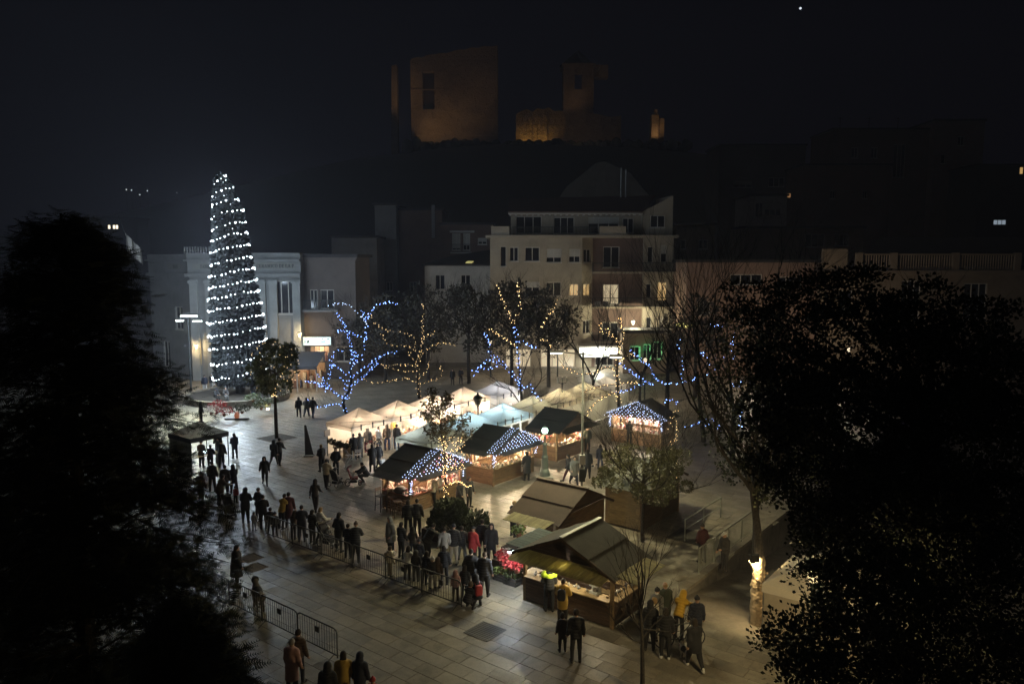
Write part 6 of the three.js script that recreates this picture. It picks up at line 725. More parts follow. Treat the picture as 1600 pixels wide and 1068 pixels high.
{ const o = bare('tall dark twiggy tree right of the terrace railing', V(10.2, -1.2, -31), 12.5, 0.17, [-0.3, 0.1]); foliage(o, 'foliage', 5200, () => { const a = rnd() * 6.28, q = Math.sqrt(rnd()) * 2.7, y = rr(4.6, 11.6); return [V(Math.cos(a) * q * (1 - Math.abs(y - 8) / 7) - 0.2, y, Math.sin(a) * q * (1 - Math.abs(y - 8) / 7)), null]; }, 0.14, leafDark); } bare('bare dark tree behind the stall with the light net on the right', V(13.5, -1.0, -46), 13, 0.2, [0.1, 0]); bare('bare tree among the last tents, dark trunk against the bright tents', G(926, 652), 9.5, 0.14, [0, 0], 5); bare('dark bare tree behind the twin lamp', G(1000, 640), 9, 0.13, [0.2, 0], 4);
// ── dark conifers close to the camera on the left, dark evergreen on the right ──
const needle = (() => { const m = mb(); for (let i = 0; i < 7; i++) { const z = i / 7, s = (1 - z) * 0.34 + 0.06; for (const q of [-1, 1]) m.tri(V(0, 0, z), V(q * s, rr(-0.1, 0.05), z + 0.16), V(0, 0, z + 0.09)); } return m.geo(); })();
function conifer(label, base, h, w, n, seedTurn) {
  const o = thing('dark_conifer', label, 'tree', base); mb().tube([V(0, -1, 0), V(0, h * 0.5, 0), V(0, h, 0)], [0.22, 0.15, 0.02], 7).build('trunk', barkM, o); const br = mb(), sp = [];
  for (let i = 0; i < n; i++) { const t = Math.pow(rnd(), 0.8), y = lerp(0.6, h * 0.99, t), a = i * 2.39996 + seedTurn, r = w * Math.pow(1 - t, 0.46) * rr(0.62, 1.1) + 0.15, dx = Math.cos(a), dz = Math.sin(a), pts = [V(0, y, 0), V(dx * r * 0.5, y + 0.1 * r, dz * r * 0.5), V(dx * r, y - rr(0.0, 0.18) * r, dz * r)]; br.tube(pts, (q) => lerp(0.03, 0.006, q), 3, false); const cv = curve(pts, 10); for (let k = 2; k <= 10; k++) for (let e = 0; e < 11; e++) sp.push([cv[k].clone().add(V(rr(-0.24, 0.24), rr(-0.26, 0.2), rr(-0.24, 0.24))), V(dx + rr(-1, 1), rr(-0.5, 0.35), dz + rr(-1, 1))]); }
  br.build('branches', barkM, o); const im = new THREE.InstancedMesh(needle, M([0.02, 0.028, 0.018], 0.9), sp.length), mt = new THREE.Matrix4(), q = new THREE.Quaternion(); sp.forEach(([p, ax], i) => { q.setFromUnitVectors(V(0, 0, 1), ax.normalize()); const s = rr(0.13, 0.3); mt.compose(p, q, V(s * 1.3, s, s)); im.setMatrixAt(i, mt); }); im.name = 'foliage'; im.castShadow = im.receiveShadow = true; o.add(im); tag(im, null, null, null, 'stuff'); return o;
}
conifer('dark conifer close to the camera at the left edge, its tips against the paving', V(-7.9, 0, -13.6), 13.3, 3.3, 470, 0.4); conifer('second dark conifer at the far left edge of the photograph', V(-11.6, 0, -14.6), 13.4, 2.9, 330, 1.7); conifer('low dark conifer at the bottom left corner', V(-5.0, 0, -11.2), 7.2, 1.5, 200, 0.9);
{ // the evergreen on the right: trunk with limbs, crown of leathery leaves
  const base = V(8.7, -0.25, -16.2), o = thing('dark_evergreen', 'large dark evergreen filling the right edge, its near leaves lit yellow', 'tree', base), t = mb(); t.tube([V(0, -1, 0), V(0.15, 3, -0.2), V(0.3, 6.5, 0.1), V(0.2, 9.5, 0)], [0.32, 0.27, 0.2, 0.1], 9, false); t.build('trunk', barkM, o);
  const lobes = []; for (const [px, py, d, r] of [[1320, 930, 14.5, 0.62], [1232, 1000, 14, 0.4], [1250, 886, 15.6, 0.24], [1300, 1010, 14, 0.8], [1260, 1050, 13.6, 0.5], [1330, 890, 15.2, 0.9], [1300, 860, 15.8, 0.5], [1400, 960, 14.4, 1.1], [1500, 1000, 14, 1.2], [1400, 800, 16, 1.3], [1300, 760, 17, 0.9], [1490, 820, 16, 1.4], [1570, 900, 15, 1.2], [1360, 660, 16.6, 1.2], [1460, 680, 16.6, 1.4], [1560, 740, 16, 1.3], [1400, 560, 16.6, 1.1], [1500, 590, 16.6, 1.2], [1330, 520, 17, 0.9], [1430, 500, 17, 0.9], [1300, 620, 17.4, 0.8], [1260, 700, 18, 0.7], [1580, 620, 16.6, 1.0], [1250, 560, 18, 0.6], [1340, 450, 17.4, 0.5], [1290, 810, 16.5, 0.6], [1262, 840, 16.5, 0.3], [1350, 1040, 13.6, 0.8], [1450, 1080, 13.4, 1.0], [1580, 1040, 13.6, 1.0], [1195, 1000, 14.2, 0.18], [1530, 520, 17, 0.8], [1200, 640, 18, 0.5], [1190, 560, 19, 0.5], [1215, 480, 19, 0.7], [1225, 590, 19, 0.8], [1225, 700, 18, 0.8], [1215, 770, 18, 0.45], [1165, 470, 20, 0.5], [1255, 640, 18, 0.9], [1270, 470, 18, 0.7]]) lobes.push([D(px, py, d).sub(base), r]);
  const br = mb(); for (const [c, r] of lobes) { const y = clamp(c.y - rr(0.5, 1.6), 1.2, 9), s = V(0.2, y, 0); br.tube(curve([s, s.clone().lerp(c, 0.5).add(V(rr(-0.2, 0.2), 0.25, rr(-0.2, 0.2))), c], 8), (q) => lerp(0.075, 0.015, q), 5, false); const tips = []; for (let i = 0; i < 5; i++) twigs(br, c.clone(), V(rr(-1, 1), rr(-0.6, 1), rr(-1, 1)), r * 0.7, 0.014, 2, 0.8, tips); } br.build('branches', barkM, o);
  const wts = lobes.map((l) => l[1] ** 2.2), tot = wts.reduce((a, b) => a + b), choose = () => { let q = rnd() * tot; for (let i = 0; i < wts.length; i++) { q -= wts[i]; if (q < 0) return lobes[i]; } return lobes[0]; };
  const clumps = []; for (let i = 0; i < 2600; i++) { const [c, r] = choose(), v = V(rr(-1, 1), rr(-1, 1), rr(-1, 1)); if (v.lengthSq() > 1) v.normalize(); clumps.push(c.clone().add(v.multiplyScalar(r * 1.08))); }
  foliage(o, 'foliage', 110000, () => { const c = pick(clumps), v = V(rr(-1, 1), rr(-0.7, 0.7), rr(-1, 1)).multiplyScalar(0.22); return [c.clone().add(v), v.clone().add(V(0, 0.1, 0))]; }, 0.085, M([0.03, 0.036, 0.018], 0.95)); }
{ // plane trunk with its lamp by the right gazebo
  const p = G(1185, 968); p.y = groundY(p); const o = thing('plane_tree', 'pale mottled plane trunk lit by a lamp, left of the cream gazebo', 'tree', p), d = -p.z, P = (x, y, dz = 0) => D(x, y, d + dz).sub(p), planeM = M([0.34, 0.27, 0.18], 0.85, { map: T.plaster, bumpMap: T.bark, bumpScale: 0.03 });
  mb().tube(curve([V(0, -0.2, 0), P(1184, 930), P(1186, 900), P(1187, 866)], 20), (t) => lerp(0.27, 0.19, t) + 0.025 * Math.sin(t * 37), 12).build('trunk', planeM, o);
  const b = mb(), tips = []; b.tube(curve([P(1187, 868), P(1184, 830), P(1176, 765)], 8), (t) => lerp(0.185, 0.1, t), 8, false); mb().tube(curve([P(1186, 900), P(1178, 884), P(1173, 876)], 6), [0.14, 0.12, 0.11, 0.1, 0.09, 0.085, 0.08], 8).build('limb_stub', planeM, o); for (const [x, y] of [[1150, 690], [1120, 640], [1210, 700], [1180, 640], [1240, 660], [1190, 720]]) { const a = P(1177, 770); twigs(b, a, P(x, y, rr(-2, 2)).sub(a), 2.3, 0.08, 4, 0.5, tips, 0.2); } b.build('branches', barkM, o);
  for (let i = 0; i < 16; i++) { const t = rr(0.05, 0.6), y = t * 3.2, a = rnd() * 6.28; mb().ball(V(Math.cos(a) * 0.24, y, Math.sin(a) * 0.24), rr(0.04, 0.08), 1, 6).build('knot', planeM, o); }
  const f = thing('floodlight', 'dark square floodlight fixed to the pale plane trunk', 'floodlight', D(1180, 873, d - 0.42)); mb().box(-0.16, -0.13, -0.05, 0.16, 0.15, 0.03).build('housing', M([0.01, 0.01, 0.01], 0.9), f); mb().box(-0.13, -0.1, -0.075, 0.13, 0.11, -0.051).build('lamp_glass', E([1, 0.78, 0.42], 9), f); mb().bar(V(0, 0, -0.1), V(0.05, 0, -0.42), 0.04).build('bracket', darkMetal, f); f.rotation.y = 0.3; spotDown(f, V(0.04, -0.05, -0.14), V(1.0, -2.2, -1.0), [1, 0.74, 0.36], 36, 1.2, 3);
  // street lamp further right, among the leaves, that lights the street
  const q = D(1272, 893, 17.2); q.y = groundY(q) - 0.1; const s = thing('street_lamp', 'street lamp hidden among the leaves of the dark evergreen on the right', 'street lamp', q); mb().lathe([[0.1, 0], [0.06, 0.6], [0.05, 5.1]], 8).build('column', darkMetal, s); mb().lathe([[0.1, 5.1], [0.2, 5.5]], 6).build('lamp_glass', E([1, 0.76, 0.38], 1.5), s); mb().lathe([[0.24, 5.5], [0.04, 5.7]], 6).build('cap', darkMetal, s); lamp(s, V(0, 5.35, 0), [1, 0.76, 0.37], 75, 6); }
for (const [px, d, l] of [[1176, 75, 'unlit-looking street lamp behind the dark trees, before the pinkish house'], [1330, 74, 'street lamp behind the dark evergreen, before the balustraded house'], [1010, 66, 'street lamp behind the bare trees by the corner shop'], [766, 81, 'street lamp among the dark trees left of the three lit tips'], [872, 80, 'street lamp among the dark trees right of the three lit tips']]) { const p = V((px - 800) * d / FOCAL, -2, -d), s = thing('street_lamp', l.replace('unlit-looking ', ''), 'street lamp', p); mb().lathe([[0.1, 0], [0.05, 5.6]], 8).build('column', darkMetal, s); mb().lathe([[0.1, 5.62], [0.17, 5.9], [0.02, 6.0]], 7).build('lamp_glass', E([1, 0.8, 0.55], 1.5), s); lamp(s, V(0, 5.85, 0), [1, 0.8, 0.55], px > 1100 ? 46 : 34, 6); }
{ // white flag far left, far small lights
  const p = D(205, 385, 82), o = thing('flag', 'pale folded flag hanging from a slanted pole at the left', 'flag', V(p.x, p.y, p.z)); mb().bar(V(-1.2, 3.2, 0), V(1.5, -6, 0), 0.07).build('pole', darkMetal, o); const fl = mb(); for (let i = 0; i < 6; i++) { const x0 = -0.5 + i * 0.28, x1 = x0 + 0.28, z = (k) => 0.16 * Math.sin(k * 2.2); fl.quad(V(x0, -0.6 - i * 0.25 + 0.2, z(i)), V(x1, -0.8 - i * 0.25, z(i + 1)), V(x1 - 0.1, 1.1 - i * 0.3, z(i + 1)), V(x0 - 0.1, 1.5 - i * 0.3, z(i))); } fl.build('cloth', M([0.5, 0.48, 0.44], 0.9, { map: T.cloth }), o);
  const far = thing('far_house', 'distant dark house with a row of three small lit windows, far left', 'house', D(176, 372, 190).setY(0)); const hy = EYE + (HORIZON - 355) * 190 / FOCAL; mb().box(-6, 0, -6, 6, hy + 2, 0).build('wall', M([0.05, 0.05, 0.055], 0.9), far); for (const x of [-1.0, 0.2, 0.9]) mb().box(x, hy - 0.45, 0.02, x + 0.5, hy + 0.4, 0.05).build('lit_window', E([1, 0.85, 0.6], 2.5), far); mb().box(-6.3, hy + 2, -6.3, 6.3, hy + 2.3, 0.3).build('roof', darkR, far);
  [[197, 296], [205, 297], [218, 304], [230, 298], [276, 301], [81, 474], [90, 474], [127, 460], [407, 312], [470, 310], [140, 455], [420, 335]].forEach(([x, y], i) => { const q = D(x, y, 260 + i * 4), l = thing('distant_lamp', 'tiny far street light, ' + ['first of the upper row above the flag', 'second of the upper row above the flag', 'third of the upper row above the flag', 'fourth of the upper row above the flag', 'left of the top of the lit conifer', 'leftmost of the low lights at the left edge', 'second of the low lights at the left edge', 'alone between the low left lights and the pavilion', 'right of the top of the lit conifer', 'farthest right beyond the lit conifer', 'low and faint left of the pavilion', 'just under the one right of the conifer top'][i], 'street light', V(q.x, 0, q.z)); mb().bar(V(0, -2, 0), V(0, q.y - 0.1, 0), 0.03).build('pole', darkMetal, l); mb().ball(V(0, q.y, 0), 0.18, 1, 6).build('lamp_globe', E([0.9, 0.93, 1], i < 4 ? 1.6 : 1), l); }); }
// ───────────── people: one continuous body each, meshed from a field of tapered capsules ─────────────
function surf(f, lo, hi, cell) { // surface nets
  const nx = Math.ceil((hi.x - lo.x) / cell) + 1, ny = Math.ceil((hi.y - lo.y) / cell) + 1, nz = Math.ceil((hi.z - lo.z) / cell) + 1, F = new Float32Array(nx * ny * nz), id = (i, j, k) => (k * ny + j) * nx + i;
  for (let k = 0; k < nz; k++) for (let j = 0; j < ny; j++) for (let i = 0; i < nx; i++) F[id(i, j, k)] = f(lo.x + i * cell, lo.y + j * cell, lo.z + k * cell);
  const vi = new Int32Array(nx * ny * nz).fill(-1), P = [], N = [], I = [];
  for (let k = 0; k + 1 < nz; k++) for (let j = 0; j + 1 < ny; j++) for (let i = 0; i + 1 < nx; i++) {
    let n = 0, x = 0, y = 0, z = 0, mask = 0; const c = []; for (let q = 0; q < 8; q++) { const v = F[id(i + (q & 1), j + (q >> 1 & 1), k + (q >> 2))]; c.push(v); if (v < 0) mask |= 1 << q; }
    if (mask === 0 || mask === 255) continue;
    for (const [a, b] of [[0, 1], [2, 3], [4, 5], [6, 7], [0, 2], [1, 3], [4, 6], [5, 7], [0, 4], [1, 5], [2, 6], [3, 7]]) if ((c[a] < 0) !== (c[b] < 0)) { const t = c[a] / (c[a] - c[b]); x += (a & 1) + t * ((b & 1) - (a & 1)); y += (a >> 1 & 1) + t * ((b >> 1 & 1) - (a >> 1 & 1)); z += (a >> 2) + t * ((b >> 2) - (a >> 2)); n++; }
    const px = lo.x + (i + x / n) * cell, py = lo.y + (j + y / n) * cell, pz = lo.z + (k + z / n) * cell; vi[id(i, j, k)] = P.length / 3; P.push(px, py, pz); const e = cell * 0.5, g = V(f(px + e, py, pz) - f(px - e, py, pz), f(px, py + e, pz) - f(px, py - e, pz), f(px, py, pz + e) - f(px, py, pz - e)).normalize(); N.push(g.x, g.y, g.z);
  }
  const quad = (a, b, c, d, flip) => { if (a < 0 || b < 0 || c < 0 || d < 0) return; if (flip) I.push(a, c, b, a, d, c); else I.push(a, b, c, a, c, d); };
  for (let k = 1; k + 1 < nz; k++) for (let j = 1; j + 1 < ny; j++) for (let i = 1; i + 1 < nx; i++) { const v = F[id(i, j, k)] < 0;
    if (v !== F[id(i + 1, j, k)] < 0) quad(vi[id(i, j - 1, k - 1)], vi[id(i, j, k - 1)], vi[id(i, j, k)], vi[id(i, j - 1, k)], !v);
    if (v !== F[id(i, j + 1, k)] < 0) quad(vi[id(i - 1, j, k - 1)], vi[id(i - 1, j, k)], vi[id(i, j, k)], vi[id(i, j, k - 1)], !v);
    if (v !== F[id(i, j, k + 1)] < 0) quad(vi[id(i - 1, j - 1, k)], vi[id(i, j - 1, k)], vi[id(i, j, k)], vi[id(i - 1, j, k)], !v); }
  const g = new THREE.BufferGeometry(); g.setAttribute('position', new THREE.Float32BufferAttribute(P, 3)); g.setAttribute('normal', new THREE.Float32BufferAttribute(N, 3)); g.setIndex(I); return g;
}
const cap = (a, b, r0, r1) => { const dx = b.x - a.x, dy = b.y - a.y, dz = b.z - a.z, l2 = dx * dx + dy * dy + dz * dz || 1e-9; return (x, y, z) => { const t = clamp(((x - a.x) * dx + (y - a.y) * dy + (z - a.z) * dz) / l2, 0, 1); return Math.hypot(x - a.x - dx * t, y - a.y - dy * t, z - a.z - dz * t) - (r0 + (r1 - r0) * t); }; };
const blend = (list, k) => (x, y, z) => { let d = 1e9; for (const f of list) { const e = f(x, y, z); if (e > d + k) continue; const h = clamp(0.5 + 0.5 * (d - e) / k, 0, 1); d = e * h + d * (1 - h) - k * h * (1 - h); } return d; };
const bounds = (pts, pad) => { const b = new THREE.Box3().setFromPoints(pts).expandByScalar(pad); return [b.min, b.max]; };
const mergePlain = (gs) => mergeGeometries(gs.map((g) => { const h = g.clone(); h.deleteAttribute('uv'); return h; }));
// head with brow, nose, lips, chin and ears; a relaxed hand with five unequal bent fingers
const headGeo = (() => { const f0 = blend([(x, y, z) => (Math.hypot(x / 0.078, (y - 0.03) / 0.098, (z + 0.01) / 0.096) - 1) * 0.08, (x, y, z) => (Math.hypot(x / 0.058, (y + 0.05) / 0.07, (z - 0.028) / 0.062) - 1) * 0.055, cap(V(0, 0.012, 0.082), V(0, -0.022, 0.104), 0.009, 0.014), cap(V(-0.018, -0.056, 0.084), V(0.018, -0.056, 0.084), 0.008, 0.008), cap(V(0, -0.098, 0.06), V(0, -0.1, 0.066), 0.02, 0.02), cap(V(0.078, 0.012, -0.012), V(0.08, -0.03, -0.006), 0.014, 0.01), cap(V(-0.078, 0.012, -0.012), V(-0.08, -0.03, -0.006), 0.014, 0.01), cap(V(0, -0.06, -0.02), V(0, -0.16, -0.03), 0.055, 0.058)], 0.02), eye = (x, y, z) => Math.min(Math.hypot(x - 0.032, y - 0.012, z - 0.094), Math.hypot(x + 0.032, y - 0.012, z - 0.094)) - 0.014; return surf((x, y, z) => Math.max(f0(x, y, z), -eye(x, y, z)), V(-0.12, -0.19, -0.14), V(0.12, 0.16, 0.14), 0.0145); })();
const handGeo = (() => { const fs = [cap(V(0, -0.01, 0), V(0, -0.075, 0.008), 0.026, 0.033)]; [[-0.03, 0.062, 0.0085], [-0.01, 0.074, 0.009], [0.01, 0.07, 0.009], [0.029, 0.054, 0.008]].forEach(([x, l, r]) => { const a = V(x, -0.085, 0.006), b = V(x * 1.15, -0.085 - l * 0.5, 0.018), c = V(x * 1.1, -0.085 - l * 0.9, 0.042); fs.push(cap(a, b, r + 0.001, r), cap(b, c, r, r * 0.85)); }); const t0 = V(-0.026, -0.03, 0.008), t1 = V(-0.055, -0.062, 0.026), t2 = V(-0.058, -0.088, 0.042); fs.push(cap(t0, t1, 0.014, 0.011), cap(t1, t2, 0.0105, 0.009)); return surf(blend(fs, 0.006), V(-0.085, -0.18, -0.05), V(0.06, 0.03, 0.08), 0.0098); })();
// poses: joints in metres for a 1.7 m adult facing +z
function skeleton(p) {
  const J = {}, sw = (p.sw ?? 1) * 0.185; const ly = (a) => a * Math.PI / 180;
  J.pelvis = V(0, 0, 0); const lean = ly(p.lean ?? 3); J.chest = V(0, Math.cos(lean) * 0.4, Math.sin(lean) * 0.4); J.neck = V(0, Math.cos(lean) * 0.53, Math.sin(lean) * 0.53); J.head = J.neck.clone().add(V(0, 0.15, 0.02 + Math.sin(lean) * 0.05));
  for (const [s, k] of [[1, 'L'], [-1, 'R']]) {
    const a = ly(p['hip' + k] ?? 0), kn = ly(p['knee' + k] ?? 4), ab = ly(p['spread' + k] ?? 3), hip = V(s * 0.095, -0.04, 0), knee = hip.clone().add(V(s * Math.sin(ab) * 0.43, -Math.cos(a) * 0.43, Math.sin(a) * 0.43)), b = a - kn, ank = knee.clone().add(V(s * 0.008, -Math.cos(b) * 0.41, Math.sin(b) * 0.41)); J['hip' + k] = hip; J['knee' + k] = knee; J['ank' + k] = ank; const ft = ly(p['foot' + k] ?? 0); J['toe' + k] = ank.clone().add(V(s * 0.03, -0.055 - Math.sin(ft) * 0.15, 0.165 * Math.cos(ft)));
    const sh = J.chest.clone().add(V(s * sw, 0.04, 0)), A = ly(p['arm' + k] ?? 4), O = ly(p['out' + k] ?? 9), el = ly(p['elb' + k] ?? 14), inn = ly(p['in' + k] ?? 0), up = V(s * Math.sin(O), -Math.cos(A) * Math.cos(O), Math.sin(A) * Math.cos(O)), elb = sh.clone().addScaledVector(up, 0.28), fa = V(s * Math.sin(O - inn) * 0.8, -Math.cos(A + el), Math.sin(A + el)); fa.normalize(); if (inn) fa.applyAxisAngle(V(0, 1, 0), -s * inn * 0.8); J['sh' + k] = sh; J['elb' + k] = elb; J['wri' + k] = elb.clone().addScaledVector(fa, 0.25); J['fa' + k] = fa;
  }
  const low = p.seat ? Math.min(J.ankL.y, J.ankR.y) - 0.075 : Math.min(J.ankL.y, J.ankR.y, J.toeL.y + 0.045, J.toeR.y + 0.045) - 0.075; for (const k in J) if (!k.startsWith('fa')) J[k].y -= low; return J;
}
const POSES = { stand: { spreadL: 4, spreadR: 3, hipR: 3 }, relaxed: { armL: 10, armR: 6, elbL: 60, inL: 35, elbR: 20, hipL: 6, kneeL: 10 }, pockets: { armL: -6, armR: -6, elbL: 48, elbR: 48, outL: 20, outR: 20, inL: 30, inR: 30 }, phone: { armL: 26, armR: 30, elbL: 100, elbR: 104, inL: 38, inR: 38, outL: 10, outR: 10, lean: 5 }, walk: { hipL: 24, kneeL: 8, hipR: -18, kneeR: 22, footR: 25, armL: -22, armR: 26, elbL: 24, elbR: 34, lean: 5 }, stride: { hipL: -22, kneeL: 30, footL: 30, hipR: 26, kneeR: 6, armL: 24, armR: -20, elbL: 30, elbR: 16, lean: 6 }, leanOn: { lean: 20, armL: 42, armR: 40, elbL: 36, elbR: 38, inL: 14, inR: 14, hipL: -3, hipR: -6 }, push: { lean: 10, armL: 36, armR: 36, elbL: 46, elbR: 46, hipL: 14, kneeL: 6, hipR: -12, kneeR: 16, footR: 15 }, bend: { lean: 42, armL: 50, armR: 58, elbL: 30, elbR: 20, hipL: 12, kneeL: 22, hipR: 4, kneeR: 12 }, crouch: { lean: 26, hipL: 98, kneeL: 128, hipR: 88, kneeR: 124, footL: 0, spreadL: 10, spreadR: 10, armL: 52, armR: 46, elbL: 30, elbR: 36 }, sit: { lean: 12, hipL: 84, kneeL: 86, hipR: 82, kneeR: 80, armL: 34, armR: 30, elbL: 46, elbR: 50, inL: 20, inR: 20, seat: 1 }, arm: { armL: 70, elbL: 20, outL: 8, armR: 4, hipL: 4 } };
const skinM = [[0.36, 0.22, 0.15], [0.42, 0.27, 0.19], [0.3, 0.17, 0.11]].map((c) => M(c, 0.6));
const figs = new Map();
function figure(pose, coat, build) { // geometry of body, jacket, trousers and shoes; build: head scale and girth
  const key = pose + coat + build; if (figs.has(key)) return figs.get(key);
  const J = skeleton(POSES[pose]), kid = build === 'kid', hs = kid ? 1.3 : 1, fat = build === 'stout' ? 1.2 : build === 'slim' ? 0.9 : kid ? 1.08 : 1, all = Object.entries(J).filter(([k]) => !k.startsWith('fa')).map(([, v]) => v);
  const legs = (g) => ['L', 'R'].flatMap((k) => [cap(J['hip' + k], J['knee' + k], 0.085 * fat + g, 0.056 * fat + g), cap(J['knee' + k], J['ank' + k], 0.056 * fat + g, 0.038 + g)]), trunk = (g) => [cap(J.pelvis, J.pelvis.clone().lerp(J.chest, 0.4), 0.135 * fat + g, 0.12 * fat + g), cap(J.pelvis.clone().lerp(J.chest, 0.4), J.chest, 0.12 * fat + g, 0.13 * fat + g), cap(J.shL.clone().lerp(J.shR, 0.18), J.shR.clone().lerp(J.shL, 0.18), 0.075 + g, 0.075 + g)], arms = (g, e = 0) => ['L', 'R'].flatMap((k) => [cap(J['sh' + k], J['elb' + k], 0.052 * fat + g, 0.04 * fat + g), cap(J['elb' + k], J['wri' + k].clone().addScaledVector(J['fa' + k], e), 0.04 * fat + g, 0.028 + g * 0.85)]), feet = (g) => ['L', 'R'].flatMap((k) => [cap(J['ank' + k].clone().add(V(0, -0.035, -0.02)), J['toe' + k].clone().add(V(0, 0.022, 0)), 0.038 + g, 0.03 + g), cap(J['ank' + k], J['ank' + k].clone().add(V(0, 0.06, 0)), 0.036 + g, 0.036 + g)]);
  const neck = cap(J.neck.clone().add(V(0, -0.06, 0)), J.head.clone().add(V(0, -0.05, 0)), 0.06, 0.054), [lo, hi] = bounds(all, 0.26);
  const hm = new THREE.Matrix4().compose(J.head, new THREE.Quaternion().setFromEuler(new THREE.Euler(Math.min(0.5, (POSES[pose].lean ?? 3) * 0.01 + 0.1), 0, 0)), V(hs, hs, hs)), hand = (k) => handGeo.clone().applyMatrix4(new THREE.Matrix4().compose(J['wri' + k], new THREE.Quaternion().setFromUnitVectors(V(0, -1, 0), J['fa' + k]), V(k === 'L' ? -1 : 1, 1, 1).multiplyScalar(kid ? 1.15 : 1)));
  const hl = hand('L'); { const ix = hl.index.array; for (let i = 0; i < ix.length; i += 3) { const t = ix[i]; ix[i] = ix[i + 1]; ix[i + 1] = t; } }
  const body = mergePlain([surf(blend([...trunk(0), ...legs(0), ...arms(0), ...feet(-0.004), neck], 0.045), lo, hi, 0.044), headGeo.clone().applyMatrix4(hm), hl, hand('R')]);
  const up = J.chest.clone().sub(J.pelvis).normalize(), puff = coat === 'thin' ? 0.022 : 0.044, hem = coat === 'long' ? -0.48 : coat === 'coat' ? -0.3 : -0.11, sit = POSES[pose].hipL > 60;
  const skirt = (coat === 'long' || coat === 'coat') && !sit ? [cap(J.pelvis, J.pelvis.clone().add(V(0, hem, 0.0)), 0.135 * fat + puff, (coat === 'long' ? 0.2 : 0.17) * fat + puff * 0.5)] : [], coll = cap(J.neck.clone().addScaledVector(up, -0.05), J.neck.clone().addScaledVector(up, 0.045), 0.085, 0.082), hoodBack = cap(J.neck.clone().add(V(-0.05, 0.01, -0.08)), J.neck.clone().add(V(0.05, 0.01, -0.08)), 0.07, 0.07);
  const jf = blend([...trunk(puff), ...arms(puff * 0.8, -0.025), ...skirt, cap(J.pelvis, J.pelvis.clone().addScaledVector(up, -0.1), 0.14 * fat + puff, 0.145 * fat + puff), coll, ...(coat === 'thin' ? [] : [hoodBack])], 0.05), hy = J.pelvis.clone().addScaledVector(up, sit ? -0.09 : hem);
  const neckHole = J.neck.clone().addScaledVector(up, 0.05), rip = (x, y, z) => (coat === 'puffer' ? 0.007 * Math.cos(((x - J.pelvis.x) * up.x + (y - J.pelvis.y) * up.y + (z - J.pelvis.z) * up.z) * 62) : 0);
  const armTop = (x, y, z) => Math.min(...arms(puff * 0.8, -0.025).map((f) => f(x, y, z)));
  const jacket = surf((x, y, z) => { const v = (x - hy.x) * up.x + (y - hy.y) * up.y + (z - hy.z) * up.z, w = (x - neckHole.x) * up.x + (y - neckHole.y) * up.y + (z - neckHole.z) * up.z, d = jf(x, y, z) + rip(x, y, z); return Math.max(Math.min(Math.max(d, -v), armTop(x, y, z)), w - 0.01); }, lo, hi, 0.034);
  const [tl, th] = bounds([J.pelvis, J.hipL, J.hipR, J.kneeL, J.kneeR, J.ankL, J.ankR], 0.22); const trousers = surf(blend([cap(J.pelvis, J.pelvis.clone().addScaledVector(up, 0.05), 0.135 * fat + 0.012, 0.125 * fat + 0.012), ...['L', 'R'].flatMap((k) => [cap(J['hip' + k], J['knee' + k], 0.09 * fat + 0.012, 0.062 * fat + 0.016), cap(J['knee' + k], J['ank' + k].clone().add(V(0, 0.015, 0)), 0.062 * fat + 0.016, 0.054)])], 0.03), tl, th, 0.03);
  const shoes = mergePlain(['L', 'R'].map((k) => { const [a, b] = bounds([J['ank' + k], J['toe' + k]], 0.11); const f = blend([cap(J['ank' + k].clone().add(V(0, -0.03, -0.03)), J['toe' + k].clone().add(V(0, 0.024, 0)), 0.05, 0.042), cap(J['ank' + k], J['ank' + k].clone().add(V(0, 0.05, 0)), 0.046, 0.048)], 0.02); return surf(f, a, b, 0.022); }));
  const out = { J, hm, body, jacket, trousers, shoes, kid }; figs.set(key, out); return out;
}
const hairs = {}; // head-local shells
